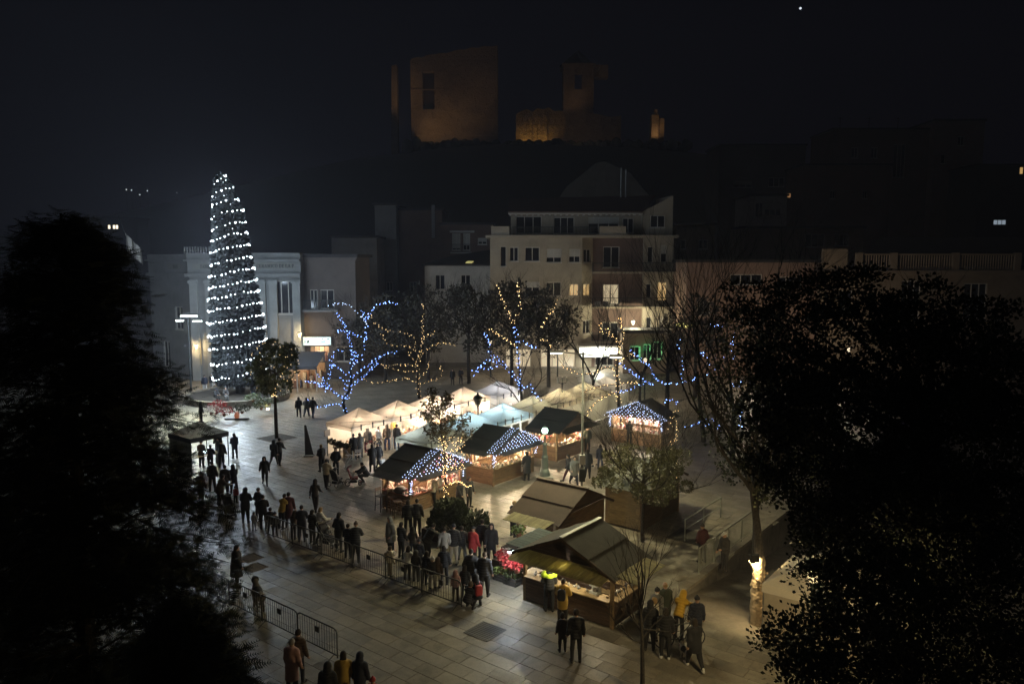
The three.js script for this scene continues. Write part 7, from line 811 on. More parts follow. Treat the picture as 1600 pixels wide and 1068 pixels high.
for (const kind of ['short', 'long', 'bun', 'beanie', 'hood', 'cap', 'bald']) {
  const sk = (g) => (x, y, z) => (Math.hypot(x / (0.078 + g), (y - 0.03) / (0.098 + g), (z + 0.01) / (0.096 + g)) - 1) * (0.08 + g), cut = (x, y, z) => z - 0.045 - (y - 0.05) * 0.55, low = (h) => (x, y) => h - y;
  const defs = { short: [(x, y, z) => Math.max(sk(0.014)(x, y, z), cut(x, y, z), low(-0.05)(x, y)), 0.014], long: [blend([(x, y, z) => Math.max(sk(0.018)(x, y, z), cut(x, y, z), low(-0.06)(x, y)), (x, y, z) => Math.max((Math.hypot(x / 0.1, (y + 0.1) / 0.19, (z + 0.06) / 0.06) - 1) * 0.06, z + 0.005)], 0.03), 0.016], bun: [blend([(x, y, z) => Math.max(sk(0.014)(x, y, z), cut(x, y, z), low(-0.05)(x, y)), cap(V(0, 0.08, -0.1), V(0, 0.09, -0.12), 0.045, 0.045)], 0.02), 0.015], beanie: [blend([(x, y, z) => Math.max(sk(0.022)(x, y, z), 0.02 - y + z * 0.12), cap(V(0, 0.14, -0.02), V(0, 0.15, -0.02), 0.03, 0.03)], 0.02), 0.015], hood: [(x, y, z) => Math.max(Math.min(sk(0.04)(x, y, z), cap(V(0, -0.06, -0.03), V(0, -0.14, -0.03), 0.12, 0.13)(x, y, z)), z - 0.05 - Math.max(0, y - 0.08) * 0.6), 0.017], cap: [(x, y, z) => Math.min(Math.max(sk(0.016)(x, y, z), 0.045 - y), Math.max((Math.hypot(x / 0.075, (z - 0.1) / 0.09) - 1) * 0.07, Math.abs(y - 0.055 + (z - 0.08) * 0.2) - 0.012)), 0.013], bald: [(x, y, z) => Math.max(sk(0.006)(x, y, z), z - 0.01 - y * 0.2, Math.max(y - 0.06, -0.04 - y)), 0.012] };
  const [f, cell] = defs[kind]; hairs[kind] = surf(f, V(-0.2, -0.34, -0.2), V(0.2, 0.2, 0.22), cell);
}
const clothes = (c) => M(c, 0.85, {}), C = { black: [0.012, 0.012, 0.014], navy: [0.014, 0.018, 0.035], dark: [0.025, 0.023, 0.022], brown: [0.06, 0.04, 0.025], maroon: [0.06, 0.015, 0.018], red: [0.3, 0.025, 0.025], mustard: [0.4, 0.26, 0.05], yellow: [0.55, 0.33, 0.03], grey: [0.13, 0.13, 0.125], lgrey: [0.32, 0.32, 0.31], beige: [0.36, 0.31, 0.23], cream: [0.52, 0.48, 0.4], white: [0.6, 0.6, 0.58], pink: [0.32, 0.18, 0.16], green: [0.035, 0.045, 0.03], denim: [0.045, 0.06, 0.1], hair: [0.02, 0.013, 0.008], blond: [0.28, 0.18, 0.08], grizzle: [0.2, 0.19, 0.18], khaki: [0.16, 0.14, 0.08], hivis: [0.55, 0.75, 0.05] };
// person(feet px, py, pose, height, facing degrees (0 = towards camera), label, colours, options)
function person(px, py, pose, h, face, label, top, legs, { coat = 'puffer', head, hc = 'hair', shoe = 'dark', build, skin = 0, group, up = 0 } = {}) {
  if (!head) head = /hair|man /.test(label) || hc !== 'hair' ? 'short' : pick(['short', 'short', 'hood', 'beanie', 'long', 'cap', 'hood']); if ((head === 'beanie' || head === 'cap') && hc === 'hair') hc = pick(['dark', 'grey', 'navy', 'brown', 'maroon']); if (!build) build = pick(['mid', 'mid', 'stout', 'slim']); face += rr(-14, 14);
  const p = onGround(px, py), kid = build === 'kid', f = figure(pose, coat, build), s = 0.93 * h / (kid ? 1.77 : 1.71), o = thing('person', label, 'person', p.add(V(0, up, 0)), face * Math.PI / 180, group);
  o.scale.setScalar(s); if (kid && h < 0.8) o.scale.setScalar(0.55);
  part('body', f.body, skinM[skin], o); part('jacket', f.jacket, clothes(C[top]), o); part('trousers', f.trousers, clothes(C[legs]), o); part('shoes', f.shoes, clothes(C[shoe]), o);
  const hr = part({ short: 'hair', long: 'hair', bun: 'hair', bald: 'hair', beanie: 'beanie', hood: 'hood', cap: 'cap' }[head], hairs[head], clothes(head === 'hood' ? C[top] : C[hc]), o); hr.applyMatrix4(f.hm); o.userData.joints = null; delete o.userData.joints; return [o, f];
}
const away = 180;
const PEOPLE = [
  // far plaza
  [467, 652, 'walk', 1.75, 190, 'leftmost of three people walking away past the clipped evergreen', 'black', 'navy'], [479, 651, 'stride', 1.68, 180, 'middle of three people walking away past the clipped evergreen, grey jacket', 'grey', 'denim', { head: 'long' }], [489, 652, 'walk', 1.75, 175, 'rightmost of three people walking away past the clipped evergreen', 'dark', 'denim'],
  [414, 757, 'walk', 1.72, 10, 'person in black puffer jacket and hood walking alone across the open square', 'black', 'black', { head: 'hood' }],
  [428, 727, 'stride', 1.7, 175, 'left of two people in black coats walking away below the tree pit', 'black', 'dark', { coat: 'coat' }], [437, 726, 'walk', 1.78, 170, 'right of two people in black coats walking away below the tree pit', 'dark', 'black', { coat: 'puffer' }],
  [367, 716, 'relaxed', 1.68, 230, 'person in flared dark coat standing right of the grey-green gazebo', 'navy', 'black', { coat: 'coat', head: 'long' }],
  [315, 730, 'relaxed', 1.7, 160, 'leftmost customer at the cold lit gazebo table', 'dark', 'black', { head: 'beanie', hc: 'dark' }], [329, 733, 'phone', 1.55, 170, 'middle customer at the cold lit gazebo table', 'navy', 'black', { head: 'long' }], [346, 731, 'relaxed', 1.78, 190, 'tall customer in dark jacket right of the glowing toys', 'dark', 'navy'], [341, 716, 'phone', 1.7, 20, 'stall keeper in dark cap behind the glowing toys', 'black', 'black', { head: 'cap', hc: 'black' }],
  // by the pavilion and the lit conifer
  [320, 613, 'stand', 1.72, 200, 'person in white trousers at the pavilion door, left of the pair', 'navy', 'white'], [330, 611, 'relaxed', 1.75, 170, 'person in white trousers at the pavilion door, right of the pair', 'dark', 'lgrey'], [355, 612, 'stride', 1.7, 90, 'person in white trousers striding past the lit conifer', 'dark', 'white'], [337, 634, 'sit', 1.6, 60, 'child-sized person sitting on the edge of the round bed, left', 'black', 'dark', { up: 0.35 }], [352, 632, 'sit', 1.6, 40, 'person sitting on the edge of the round bed, right', 'dark', 'grey', { up: 0.35 }], [396, 624, 'relaxed', 1.65, 20, 'person in pale hat behind the round bed, right of the conifer foot', 'dark', 'denim', { head: 'beanie', hc: 'white' }], [314, 660, 'stand', 1.7, 120, 'dark figure left of the round bed beside the dark tree', 'dark', 'dark'],
  [707, 602, 'stand', 1.75, 0, 'person in dark coat with white front before the far shop lights, left of two', 'black', 'dark', { coat: 'coat' }], [720, 600, 'relaxed', 1.72, 20, 'dark figure before the far shop lights, right of two', 'dark', 'dark'],
  // left crowd, partly behind the dark conifer
  [314, 786, 'relaxed', 1.7, 150, 'person in dark wine jacket at the left edge of the crowd', 'maroon', 'black'], [332, 768, 'stand', 1.75, 190, 'tall dark figure at the left behind the crowd', 'black', 'black'], [344, 789, 'leanOn', 1.66, 150, 'person in brown fur-collared coat bending over a pushchair', 'brown', 'dark', { coat: 'coat', head: 'long' }], [352, 775, 'stand', 1.75, 170, 'dark figure behind the person at the pushchair', 'dark', 'navy'], [366, 771, 'push', 1.65, 215, 'hunched person in black coat leaning over a child in red', 'black', 'black', { coat: 'coat', head: 'hood' }], [368, 786, 'stand', 0.95, 160, 'small child in red jacket below the hunched black coat', 'red', 'dark', { build: 'kid', head: 'beanie', hc: 'maroon' }],
  // along the barrier, left half
  [384, 817, 'phone', 1.78, 175, 'big person in black puffer coat, first large figure left of the barrier', 'black', 'dark', { coat: 'coat', build: 'stout' }], [397, 829, 'stand', 0.95, 165, 'small child in pale grey snowsuit left of the barrier end', 'lgrey', 'lgrey', { build: 'kid', head: 'beanie', hc: 'grey' }], [404, 814, 'pockets', 1.72, 150, 'person in dark jacket with lighter hair above the snowsuit child', 'dark', 'black', { head: 'short', hc: 'brown' }], [412, 826, 'phone', 1.68, 190, 'dark figure with bun holding a phone at the barrier end', 'black', 'dark', { head: 'bun' }], [423, 832, 'stand', 1.25, 170, 'dark-haired child at the left end of the barrier', 'dark', 'black', { build: 'kid' }],
  [441, 826, 'leanOn', 1.72, 165, 'person in mustard jacket at the left end of the barrier', 'mustard', 'dark'], [430, 838, 'stand', 1.2, 180, 'child in dark jacket in front of the mustard jacket', 'black', 'dark', { build: 'kid' }], [452, 824, 'relaxed', 1.76, 185, 'person in long wine-dark coat right of the mustard jacket', 'maroon', 'black', { coat: 'long' }], [459, 842, 'leanOn', 1.35, 170, 'child in brownish coat leaning on the barrier by the wine-dark coat', 'brown', 'dark', { build: 'kid', head: 'hood' }], [472, 846, 'phone', 1.72, 190, 'person in navy puffer coat holding a phone at the barrier', 'navy', 'denim', { coat: 'coat', head: 'short' }],
  [493, 799, 'walk', 1.75, 165, 'person in dark grey jacket walking away behind the barrier crowd', 'dark', 'black', { coat: 'thin' }], [488, 850, 'relaxed', 1.62, 150, 'dark figure beside the cream jacket at the barrier', 'black', 'dark', { head: 'long' }], [499, 847, 'push', 1.66, 150, 'person in cream jacket pushing a pushchair at the barrier', 'cream', 'black', { head: 'long', hc: 'blond' }], [530, 862, 'pockets', 1.8, 160, 'tall person in plain dark coat looking down at the barrier', 'dark', 'grey', { coat: 'coat' }], [544, 872, 'relaxed', 1.55, 170, 'left of the pair in dark coats leaning over the middle barrier', 'navy', 'black'], [556, 878, 'leanOn', 1.75, 175, 'right of the pair in dark coats, bulky, leaning over the middle barrier', 'black', 'black', { build: 'stout' }],
  // right crowd
  [611, 868, 'pockets', 1.76, 300, 'person in grey-black hooded parka with pale face, left of the right-hand crowd', 'grey', 'black', { head: 'hood', coat: 'coat' }], [627, 872, 'relaxed', 1.62, 160, 'long-haired person in black beside the grey-black parka', 'black', 'black', { head: 'long' }], [638, 838, 'stand', 1.78, 180, 'left of the tall pair in black leggings facing the stall with pink lights', 'black', 'black', { coat: 'puffer', head: 'long' }], [652, 836, 'relaxed', 1.76, 175, 'right of the tall pair in black leggings facing the stall with pink lights', 'dark', 'black', { coat: 'puffer' }], [645, 870, 'phone', 1.35, 200, 'child raising a phone in the right-hand crowd', 'dark', 'navy', { build: 'kid' }], [667, 876, 'bend', 1.7, 130, 'person in dark patterned jacket bending over in the right-hand crowd', 'dark', 'black'], [655, 893, 'relaxed', 1.4, 170, 'dark-capped youth behind the barrier in the right-hand crowd', 'black', 'dark', { head: 'beanie', hc: 'black' }],
  [695, 886, 'stand', 1.76, 185, 'man in pale grey hooded top seen from behind before the shrubs', 'lgrey', 'khaki', { coat: 'thin' }], [709, 882, 'relaxed', 1.78, 170, 'dark figure with pale trousers right of the grey hooded top', 'black', 'beige'], [722, 878, 'walk', 1.65, 200, 'dark figure half hidden between the grey hooded top and the red coat', 'dark', 'grey'], [739, 884, 'relaxed', 1.72, 160, 'person in red coat in the right-hand crowd', 'red', 'dark', { coat: 'coat' }], [754, 872, 'stand', 1.74, 200, 'dark-haired person carrying a white bag right of the red coat', 'black', 'black'], [768, 880, 'stand', 1.78, 10, 'person in black hooded coat standing apart right of the crowd', 'black', 'dark', { head: 'hood', coat: 'coat' }],
  [609, 900, 'arm', 1.3, 150, 'child in cream jacket with a rucksack reaching to the barrier', 'cream', 'beige', { build: 'kid', head: 'short', hc: 'brown' }], [637, 905, 'leanOn', 1.4, 165, 'child in white jacket leaning on the barrier', 'white', 'dark', { build: 'kid' }], [650, 908, 'relaxed', 1.3, 180, 'dark child right of the white jacket at the barrier', 'dark', 'grey', { build: 'kid' }], [676, 919, 'stand', 1.3, 175, 'child with white headband and pale stripes at the barrier', 'dark', 'cream', { build: 'kid', head: 'beanie', hc: 'lgrey' }], [694, 914, 'stand', 1.62, 180, 'slim youth in black seen from behind at the barrier', 'black', 'black', { build: 'slim' }], [664, 912, 'leanOn', 1.35, 165, 'child in dark coat leaning beside the white headband', 'black', 'dark', { build: 'kid' }], [684, 918, 'stand', 1.25, 170, 'child in pale trousers between the headband child and the slim youth', 'brown', 'cream', { build: 'kid' }],
  [712, 938, 'stand', 1.2, 190, 'child in patterned brown and pink clothes at the right end of the barrier', 'pink', 'brown', { build: 'kid' }], [726, 934, 'relaxed', 1.3, 170, 'child in black with pale strap at the right end of the barrier', 'black', 'black', { build: 'kid' }], [736, 926, 'pockets', 1.76, 185, 'adult in dark brown jacket behind the crouching people', 'dark', 'navy'], [757, 932, 'stand', 1.78, 175, 'tall adult in black behind the crouching people, brown hair', 'black', 'black', { hc: 'brown' }], [747, 950, 'crouch', 1.75, 200, 'adult in black crouching at the front corner of the crowd', 'black', 'dark'], [730, 953, 'crouch', 1.5, 150, 'child in black crouching at the front corner of the crowd', 'black', 'black', { build: 'kid', hc: 'brown' }],
  // at the stalls and tents
  [503, 737, 'relaxed', 1.72, 220, 'person with a big dark bag left of the round table', 'dark', 'black', { head: 'short', hc: 'blond' }], [510, 763, 'push', 1.72, 165, 'person in pale beige jacket seen from behind beside a dark pushchair', 'beige', 'black', { head: 'bun' }], [525, 741, 'pockets', 1.66, 20, 'person in black with pale face above the dark pushchair', 'black', 'black', { head: 'long' }], [573, 753, 'crouch', 1.75, 280, 'person in black crouching beside the red pushchair', 'black', 'black'], [582, 737, 'relaxed', 1.72, 200, 'person in long dark coat above the crouching person', 'dark', 'dark', { coat: 'long', head: 'long' }], [592, 733, 'stride', 1.75, 240, 'person in black with a white bag striding right of the long coat', 'black', 'black'], [553, 718, 'relaxed', 1.7, 190, 'person in dark coat looking at wreaths, left', 'black', 'dark', { coat: 'coat' }], [563, 715, 'phone', 1.66, 200, 'person in grey patterned coat looking at wreaths, right', 'grey', 'dark', { coat: 'coat', head: 'long' }], [575, 708, 'stand', 1.74, 190, 'dark figure before the red wreath arch', 'dark', 'black'], [591, 705, 'relaxed', 1.7, 160, 'person in black and white top before the pale wreath arch', 'white', 'black', { coat: 'thin' }], [605, 703, 'stand', 1.75, 180, 'person in brown jacket at the second cream tent', 'brown', 'denim'], [615, 690, 'relaxed', 1.68, 20, 'stall keeper in golden scarf at the second cream tent', 'mustard', 'dark', { coat: 'thin' }], [620, 701, 'stand', 1.7, 170, 'person in blue jeans at the corner of the greenish tent', 'dark', 'denim'],
  [676, 792, 'relaxed', 1.7, 195, 'person in cream and brown coat at the counter of the stall with pink lights', 'beige', 'black', { head: 'bun' }], [687, 787, 'arm', 1.68, 230, 'person in pale jacket with ponytail at the counter of the stall with pink lights', 'cream', 'dark', { head: 'long', coat: 'thin' }], [718, 797, 'walk', 1.62, 60, 'left of two friends walking between the two light-net stalls, short dark jacket', 'black', 'black', { head: 'long' }], [733, 793, 'stand', 1.68, 40, 'right of two friends between the two light-net stalls, bare calves and boots', 'dark', 'black', { coat: 'coat', head: 'long' }], [823, 751, 'relaxed', 1.74, 200, 'person in ankle-length black coat at the right corner of the stall with the white notice', 'black', 'black', { coat: 'long', head: 'long' }],
  [889, 752, 'stride', 1.68, 300, 'long-haired woman in black stepping behind the man with the pale pocket', 'black', 'maroon', { head: 'long' }], [897, 758, 'walk', 1.78, 20, 'man in dark grey jacket walking beside the tall mast', 'grey', 'navy', { coat: 'coat', hc: 'brown' }], [918, 747, 'relaxed', 1.74, 160, 'person in black skirted coat right of the tall mast', 'black', 'black', { coat: 'coat', head: 'long' }], [918, 706, 'stand', 1.76, 200, 'dark figure at the right side of the bright pine stall', 'green', 'dark', { coat: 'coat' }], [938, 735, 'walk', 1.66, 180, 'person in navy jacket and blue jeans walking away with a small dog', 'navy', 'denim'], [983, 694, 'relaxed', 1.7, 150, 'dark figure at the pale lit counter behind the bare tree', 'black', 'black'],
  [802, 838, 'phone', 1.72, 120, 'florist in dark jacket with flowers at the stall behind the nearest one', 'navy', 'black', { hc: 'blond' }],
  // right foreground
  [858, 955, 'relaxed', 1.8, 190, 'officer in black uniform with yellow-green shoulders and cap at the nearest counter', 'black', 'black', { head: 'cap', hc: 'black' }], [879, 977, 'phone', 1.72, 170, 'person in mustard coat with dark rucksack at the nearest counter', 'mustard', 'dark', { coat: 'coat', head: 'bun' }], [879, 1018, 'stand', 1.35, 180, 'child in dark coat holding hands before the nearest stall', 'dark', 'black', { build: 'kid', coat: 'coat' }], [900, 1035, 'stand', 1.78, 180, 'man in black jacket with long shadow standing before the nearest stall', 'black', 'black'],
  [1039, 987, 'relaxed', 1.8, 200, 'fair-haired man in green-brown coat seen from behind at the right of the nearest stall', 'green', 'dark', { coat: 'coat', hc: 'blond', head: 'bald' }], [1027, 990, 'phone', 1.7, 320, 'person with white mask facing the fair-haired man', 'grey', 'grey', { coat: 'thin', head: 'beanie', hc: 'black' }], [1023, 1004, 'relaxed', 1.6, 250, 'person in cream fur coat beside the young bare tree', 'cream', 'brown', { coat: 'long', hc: 'blond', head: 'long' }], [1060, 1000, 'bend', 1.76, 160, 'person in bright yellow jacket bending over a bicycle', 'yellow', 'black', { head: 'hood' }], [1039, 1029, 'relaxed', 1.72, 180, 'person in black puffer and leggings with pale shoes, left of the bicycle', 'black', 'black', { shoe: 'white' }], [1088, 1008, 'stand', 1.72, 180, 'person in black puffer with hood walking away at the right', 'navy', 'black', { head: 'beanie', hc: 'black' }], [1085, 1045, 'walk', 1.7, 180, 'person in black coat with pale shoes walking a dog', 'black', 'black', { coat: 'coat', shoe: 'white', head: 'long' }], [1015, 1016, 'stand', 1.72, 170, 'dark figure behind the young bare tree', 'black', 'black'],
  // terrace
  [1097, 879, 'pockets', 1.72, 200, 'person in wine-red jacket behind the terrace railing', 'maroon', 'dark'], [1132, 893, 'relaxed', 1.72, 300, 'person in dark jacket and white cap on the street beyond the railing', 'dark', 'black', { head: 'cap', hc: 'white' }],
  // bottom left
  [457, 1084, 'stand', 1.72, 170, 'person in long beige-pink quilted coat and grey hair at the bottom left', 'pink', 'black', { coat: 'long', hc: 'grizzle' }], [467, 1068, 'stand', 1.74, 165, 'dark figure just behind the beige-pink coat', 'brown', 'navy'], [513, 1125, 'stand', 1.7, 180, 'dark hooded head at the bottom edge left of the yellow shawl', 'black', 'black', { head: 'hood' }], [538, 1106, 'relaxed', 1.72, 175, 'long-haired person in yellow shawl at the bottom edge', 'mustard', 'dark', { head: 'long', coat: 'coat' }], [563, 1106, 'stand', 1.68, 180, 'person in navy coat at the bottom edge right of the yellow shawl', 'navy', 'navy', { coat: 'coat' }], [583, 1120, 'stand', 1.2, 180, 'child in red hat at the bottom edge', 'red', 'dark', { build: 'kid', head: 'beanie', hc: 'red' }],
  [370, 917, 'relaxed', 1.72, 130, 'person in long black coat holding a big dog on a lead', 'black', 'black', { coat: 'long', head: 'long' }],
];
const made = new Map();
for (const a of PEOPLE) made.set(a[5], person(...a));
const who = (s) => { for (const [k, v] of made) if (k.includes(s)) return v; throw new Error(s); };
{ // what some of them wear or carry
  const [po, pf] = who('officer'); { const f = surf((x, y, z) => { const d = blend([cap(pf.J.chest.clone().add(V(-0.16, 0.05, 0)), pf.J.chest.clone().add(V(0.16, 0.05, 0)), 0.128, 0.128), cap(pf.J.chest, pf.J.chest.clone().add(V(0, -0.1, 0)), 0.185, 0.18), cap(pf.J.shL, pf.J.elbL, 0.1, 0.09), cap(pf.J.shR, pf.J.elbR, 0.1, 0.09)], 0.04)(x, y, z); return Math.max(d, pf.J.chest.y - 0.06 - y); }, pf.J.chest.clone().add(V(-0.42, -0.12, -0.3)), pf.J.chest.clone().add(V(0.42, 0.22, 0.3)), 0.026); part('high_visibility_yoke', f, M(C.hivis, 0.7), po); }
  const rucksack = ([o, f], mat) => { const g = surf((x, y, z) => (Math.pow(Math.abs(x / 0.15), 4) + Math.pow(Math.abs(y / 0.22), 4) + Math.pow(Math.abs(z / 0.09), 4)) ** 0.25 * 0.1 - 0.1, V(-0.2, -0.26, -0.14), V(0.2, 0.26, 0.14), 0.03), t = thing('rucksack', 'rucksack on the back of the ' + o.userData.label.replace(/^(person|child) /, '').split(' ').slice(0, 7).join(' '), 'rucksack', o.localToWorld(f.J.chest.clone().add(V(0, -0.1, -0.25))), o.rotation.y); t.scale.copy(o.scale); part('bag', g, mat, t); for (const s of [-1, 1]) mb().tube([V(s * 0.09, 0.18, 0.08), V(s * 0.1, 0.26, 0.2), V(s * 0.1, 0.1, 0.4), V(s * 0.1, -0.15, 0.25)], 0.016, 4).build('strap', mat, t); };
  for (const o of scene.children) o.updateMatrixWorld(true);
  rucksack(who('mustard coat with dark'), M([0.015, 0.015, 0.018], 0.8)); rucksack(who('cream jacket with a rucksack'), M([0.3, 0.24, 0.16], 0.8)); rucksack(who('adult in black crouching'), M([0.35, 0.03, 0.03], 0.7));
  const bag = ([o, f], label, mat, w, h) => { const p = o.localToWorld(f.J.wriR.clone().add(V(0, -0.1, 0))), t = thing('carrier_bag', label, 'bag', p, o.rotation.y); mb().hexa([V(-w * 0.9, -h - 0.12, 0.09), V(w * 0.9, -h - 0.12, 0.09), V(w * 0.9, -h - 0.12, -0.09), V(-w * 0.9, -h - 0.12, -0.09), V(-w, -0.14, 0.06), V(w, -0.14, 0.06), V(w, -0.14, -0.06), V(-w, -0.14, -0.06)]).build('bag', mat, t); mb().tube([V(-w * 0.6, -0.14, 0), V(0, 0.02, 0), V(w * 0.6, -0.14, 0)], 0.01, 4).build('handle', mat, t); };
  bag(who('carrying a white bag'), 'white carrier bag in the hand of the dark-haired person right of the red coat', M(C.white, 0.6), 0.17, 0.34); bag(who('white bag striding'), 'white bag carried by the striding person near the greenish tent', M(C.white, 0.6), 0.16, 0.3); bag(who('big dark bag'), 'big dark bag carried left of the round table', M(C.dark, 0.8), 0.3, 0.36);
  const mask = who('white mask'); { const g = surf((x, y, z) => Math.max((Math.hypot(x / 0.066, (y + 0.05) / 0.055, (z - 0.04) / 0.072) - 1) * 0.06, 0.03 - z), V(-0.1, -0.13, 0), V(0.1, 0.04, 0.15), 0.012); const m = part('face_mask', g, M(C.white, 0.8), mask[0]); m.applyMatrix4(mask[1].hm); }
}
// dogs
function dog(label, px, py, s, face, coat, patch, pose = 'stand') {
  const o = thing('dog', label, 'dog', onGround(px, py), face * Math.PI / 180), fs = [cap(V(0, 0.47, 0.2), V(0, 0.46, -0.22), 0.15, 0.115), cap(V(0, 0.5, 0.22), V(0, 0.68, 0.36), 0.1, 0.075), cap(V(0, 0.72, 0.38), V(0, 0.74, 0.44), 0.085, 0.08), cap(V(0, 0.7, 0.46), V(0, 0.67, 0.58), 0.05, 0.035), cap(V(0.06, 0.78, 0.38), V(0.09, 0.7, 0.38), 0.03, 0.02), cap(V(-0.06, 0.78, 0.38), V(-0.09, 0.7, 0.38), 0.03, 0.02), cap(V(0, 0.5, -0.3), V(0, 0.56, -0.5), 0.04, 0.03), cap(V(0, 0.56, -0.5), V(0, 0.66, -0.6), 0.035, 0.015)];
  for (const x of [-0.085, 0.085]) fs.push(cap(V(x, 0.42, 0.2), V(x, 0.24, 0.18), 0.065, 0.042), cap(V(x, 0.24, 0.18), V(x, 0.04, 0.2), 0.04, 0.032), cap(V(x, 0.035, 0.2), V(x, 0.03, 0.25), 0.035, 0.03), cap(V(x, 0.42, -0.24), V(x, 0.3, -0.16), 0.085, 0.055), cap(V(x, 0.3, -0.16), V(x, 0.18, -0.3), 0.048, 0.034), cap(V(x, 0.18, -0.3), V(x, 0.04, -0.27), 0.032, 0.03), cap(V(x, 0.035, -0.27), V(x, 0.03, -0.22), 0.034, 0.03));
  const g = surf(blend(fs, 0.045), V(-0.24, -0.02, -0.7), V(0.24, 0.9, 0.7), 0.024), p = g.attributes.position, col = []; for (let i = 0; i < p.count; i++) { const x = p.getX(i), y = p.getY(i), z = p.getZ(i), m = (z > -0.18 && z < 0.14 && y > 0.4) || (z > 0.32 && y > 0.68) || z < -0.42; col.push(...(m ? patch : coat)); } g.setAttribute('color', new THREE.Float32BufferAttribute(col, 3)); part('body', g, M([1, 1, 1], 0.9, { vertexColors: true }), o); mb().lathe([[0.098, 0], [0.102, 0.03], [0.098, 0.05]], 10, V(0, 0.55, 0.29)).build('collar', M(C.red, 0.6), o); o.scale.setScalar(s); return o;
}
const d1 = dog('big shaggy dog, dark with pale patches, held on a lead', 404, 950, 1.25, -150, [0.1, 0.085, 0.07], [0.015, 0.014, 0.014]), d2 = dog('white and black dog walking beside the person with pale shoes', 1070, 1030, 0.68, 200, [0.5, 0.48, 0.44], [0.02, 0.02, 0.02]); dog('small black and white dog behind the tall mast', 927, 734, 0.5, 60, [0.4, 0.38, 0.35], [0.02, 0.02, 0.02]);
scene.updateMatrixWorld(true);
{ const [o, f] = who('big dog on a lead'), a = o.localToWorld(f.J.wriL.clone()), b = d1.localToWorld(V(0, 0.6, 0.29)), m = a.clone().lerp(b, 0.5); m.y -= 0.12; const l = thing('dog_lead', 'thin dark lead from the person in the long black coat to the big dog', 'dog lead', a); mb().tube(curve([V(0, 0, 0), m.sub(a), b.clone().sub(a)], 8), 0.012, 4).build('strap', darkMetal, l); }
// pushchairs
function pushchair(label, px, py, face, fabric, hood, kid) {
  const o = thing('pushchair', label, 'pushchair', onGround(px, py), face * Math.PI / 180), fm = M(fabric, 0.85), hm = M(hood, 0.85), tube = (name, pts, r = 0.014) => mb().tube(pts, r, 6).build(name, metal, o);
  for (const [x, z, r] of [[-0.26, -0.3, 0.14], [0.26, -0.3, 0.14], [-0.18, 0.36, 0.1], [0.18, 0.36, 0.1]]) { const ring = []; for (let k = 0; k <= 14; k++) { const a = k / 14 * 6.2832; ring.push(V(x, r + 0.012 + (r - 0.012) * Math.sin(a), z + (r - 0.012) * Math.cos(a))); } const w = mb().tube(ring, 0.02, 6).build('wheel', M([0.02, 0.02, 0.02], 0.8), o); const sp = mb(); for (let k = 0; k < 3; k++) { const a = k * 1.047; sp.bar(V(x, r + 0.012 + r * 0.85 * Math.sin(a), z + r * 0.85 * Math.cos(a)), V(x, r + 0.012 - r * 0.85 * Math.sin(a), z - r * 0.85 * Math.cos(a)), 0.012); } sp.build('spokes', galv, w); }
  for (const s of [-1, 1]) { tube('frame', [V(s * 0.18, 0.12, 0.36), V(s * 0.24, 0.6, -0.1), V(s * 0.25, 1.02, -0.45)]); tube('frame', [V(s * 0.26, 0.16, -0.3), V(s * 0.24, 0.58, 0.05)]); } tube('handle', [V(-0.25, 1.02, -0.45), V(-0.2, 1.05, -0.48), V(0.2, 1.05, -0.48), V(0.25, 1.02, -0.45)], 0.02);
  mb().hexa([V(-0.2, 0.36, 0.26), V(0.2, 0.36, 0.26), V(0.2, 0.34, -0.12), V(-0.2, 0.34, -0.12), V(-0.21, 0.44, 0.26), V(0.21, 0.44, 0.26), V(0.21, 0.44, -0.1), V(-0.21, 0.44, -0.1)]).hexa([V(-0.21, 0.38, -0.09), V(0.21, 0.38, -0.09), V(0.21, 0.38, -0.15), V(-0.21, 0.38, -0.15), V(-0.21, 0.92, -0.26), V(0.21, 0.92, -0.26), V(0.21, 0.92, -0.32), V(-0.21, 0.92, -0.32)]).build('seat', fm, o);
  const hd = mb(); for (let i = 0; i < 5; i++) { const P = (t, x) => { const a = lerp(0.1, 1.75, t / 5); return V(x, 0.78 + 0.3 * Math.sin(a), -0.2 - 0.26 * Math.cos(a) + 0.08); }; hd.slab(P(i, 0.23), P(i, -0.23), P(i + 1, -0.23), P(i + 1, 0.23), 0.015); } hd.build('canopy', hm, o); mb().box(-0.18, 0.16, -0.2, 0.18, 0.3, 0.2).build('basket', M(C.dark, 0.8), o); mb().box(-0.17, 0.13, 0.33, 0.17, 0.16, 0.44).build('footrest', fm, o); return o;
}
pushchair('red pushchair standing before the tents, beside the crouching person', 552, 757, 100, [0.2, 0.03, 0.03], [0.12, 0.03, 0.03]); pushchair('dark pushchair beside the pale beige jacket', 526, 759, 150, [0.025, 0.025, 0.03], [0.02, 0.02, 0.025]); pushchair('black pushchair in the left crowd, before the brown fur-collared coat', 358, 806, 40, [0.02, 0.02, 0.022], [0.02, 0.02, 0.02]); pushchair('pushchair of the cream jacket at the barrier', 513, 853, 60, [0.03, 0.03, 0.035], [0.05, 0.04, 0.035]);
person(512, 851, 'sit', 0.95, 60, 'toddler in white hat sitting in the pushchair of the cream jacket', 'grey', 'dark', { build: 'kid', head: 'beanie', hc: 'white', up: 0.18 });
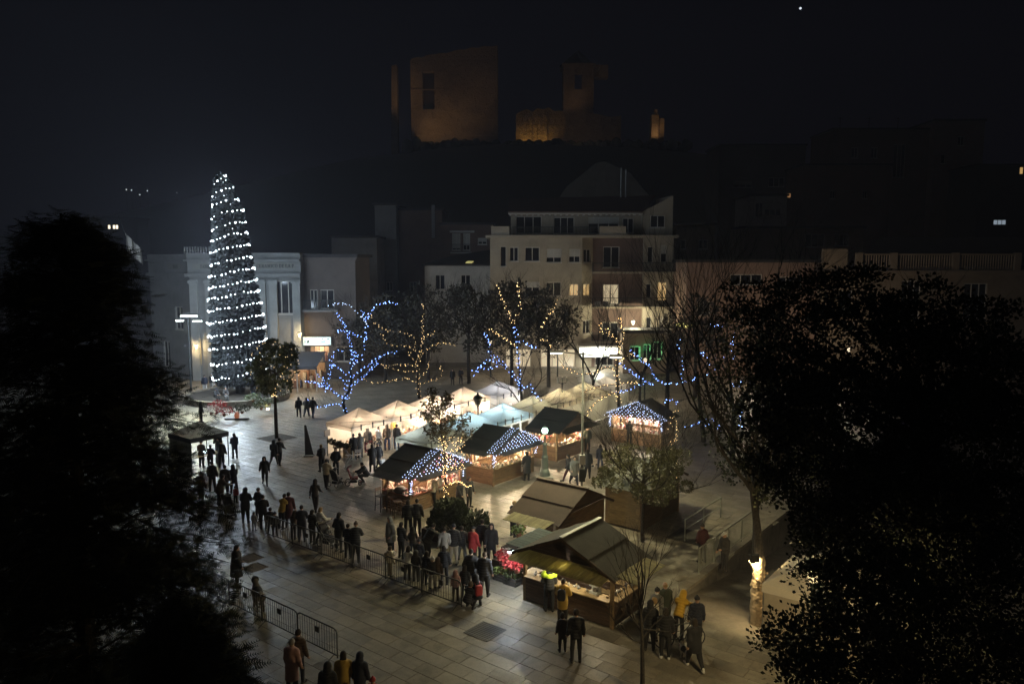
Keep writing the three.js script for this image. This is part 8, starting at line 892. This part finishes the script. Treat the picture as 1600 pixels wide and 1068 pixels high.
{ // bicycle beside the yellow jacket
  const o = thing('bicycle', 'dark bicycle standing beside the yellow jacket', 'bicycle', onGround(1062, 1012), 0.12), m = M([0.03, 0.03, 0.03], 0.4, { metalness: 0.3 }); for (const x of [-0.52, 0.52]) { const r = []; for (let k = 0; k <= 22; k++) { const a = k / 22 * 6.2832; r.push(V(x + 0.32 * Math.cos(a), 0.34 + 0.32 * Math.sin(a), 0)); } const w = mb().tube(r, 0.02, 6).build('wheel', m, o); const s = mb(); for (let k = 0; k < 7; k++) { const a = k * 0.449; s.bar(V(x + 0.31 * Math.cos(a), 0.34 + 0.31 * Math.sin(a), 0), V(x - 0.31 * Math.cos(a), 0.34 - 0.31 * Math.sin(a), 0), 0.005); } s.build('spokes', metal, w); }
  const P = { r: V(-0.52, 0.34, 0), b: V(-0.08, 0.3, 0), s: V(-0.2, 0.8, 0), h: V(0.36, 0.82, 0), f: V(0.52, 0.34, 0) }, fr = mb(); for (const [a, b] of [['r', 'b'], ['b', 's'], ['s', 'h'], ['h', 'b'], ['r', 's'], ['h', 'f']]) fr.tube([P[a], P[b]], 0.017, 6); fr.tube([P.h, V(0.32, 0.98, 0)], 0.015, 6).tube([P.s, V(-0.22, 0.92, 0)], 0.014, 6); fr.build('frame', m, o); mb().tube([V(0.2, 1.0, -0.28), V(0.34, 1.0, -0.1), V(0.34, 1.0, 0.1), V(0.2, 1.0, 0.28)], 0.015, 6).build('handlebar', m, o); mb().ball(V(-0.22, 0.94, 0), 0.09, 0.4, 8).build('saddle', m, o); mb().lathe([[0.09, -0.01], [0.09, 0.01]], 12, V(-0.08, 0.3, 0.04)).build('chainring', metal, o);
}
{ // festoon cables between the tent rows
  const o = thing('festoon_cable', 'dark cables sagging over the aisle between the rows of tents', 'cable', G(700, 640)), m = mb(), pts = [[[530, 660, 2.9], [625, 655, 2.4], [690, 640, 2.7], [745, 622, 3.6]], [[747, 622, 3.6], [800, 640, 2.9], [860, 620, 3.4]], [[650, 615, 3.0], [700, 632, 2.6], [747, 622, 3.6]]]; for (const p of pts) m.tube(curve(p.map(([x, y, h]) => G(x, y, h).sub(o.position)), 14), 0.012, 4); m.build('cable', darkMetal, o);
}
renderer.render(scene, camera);
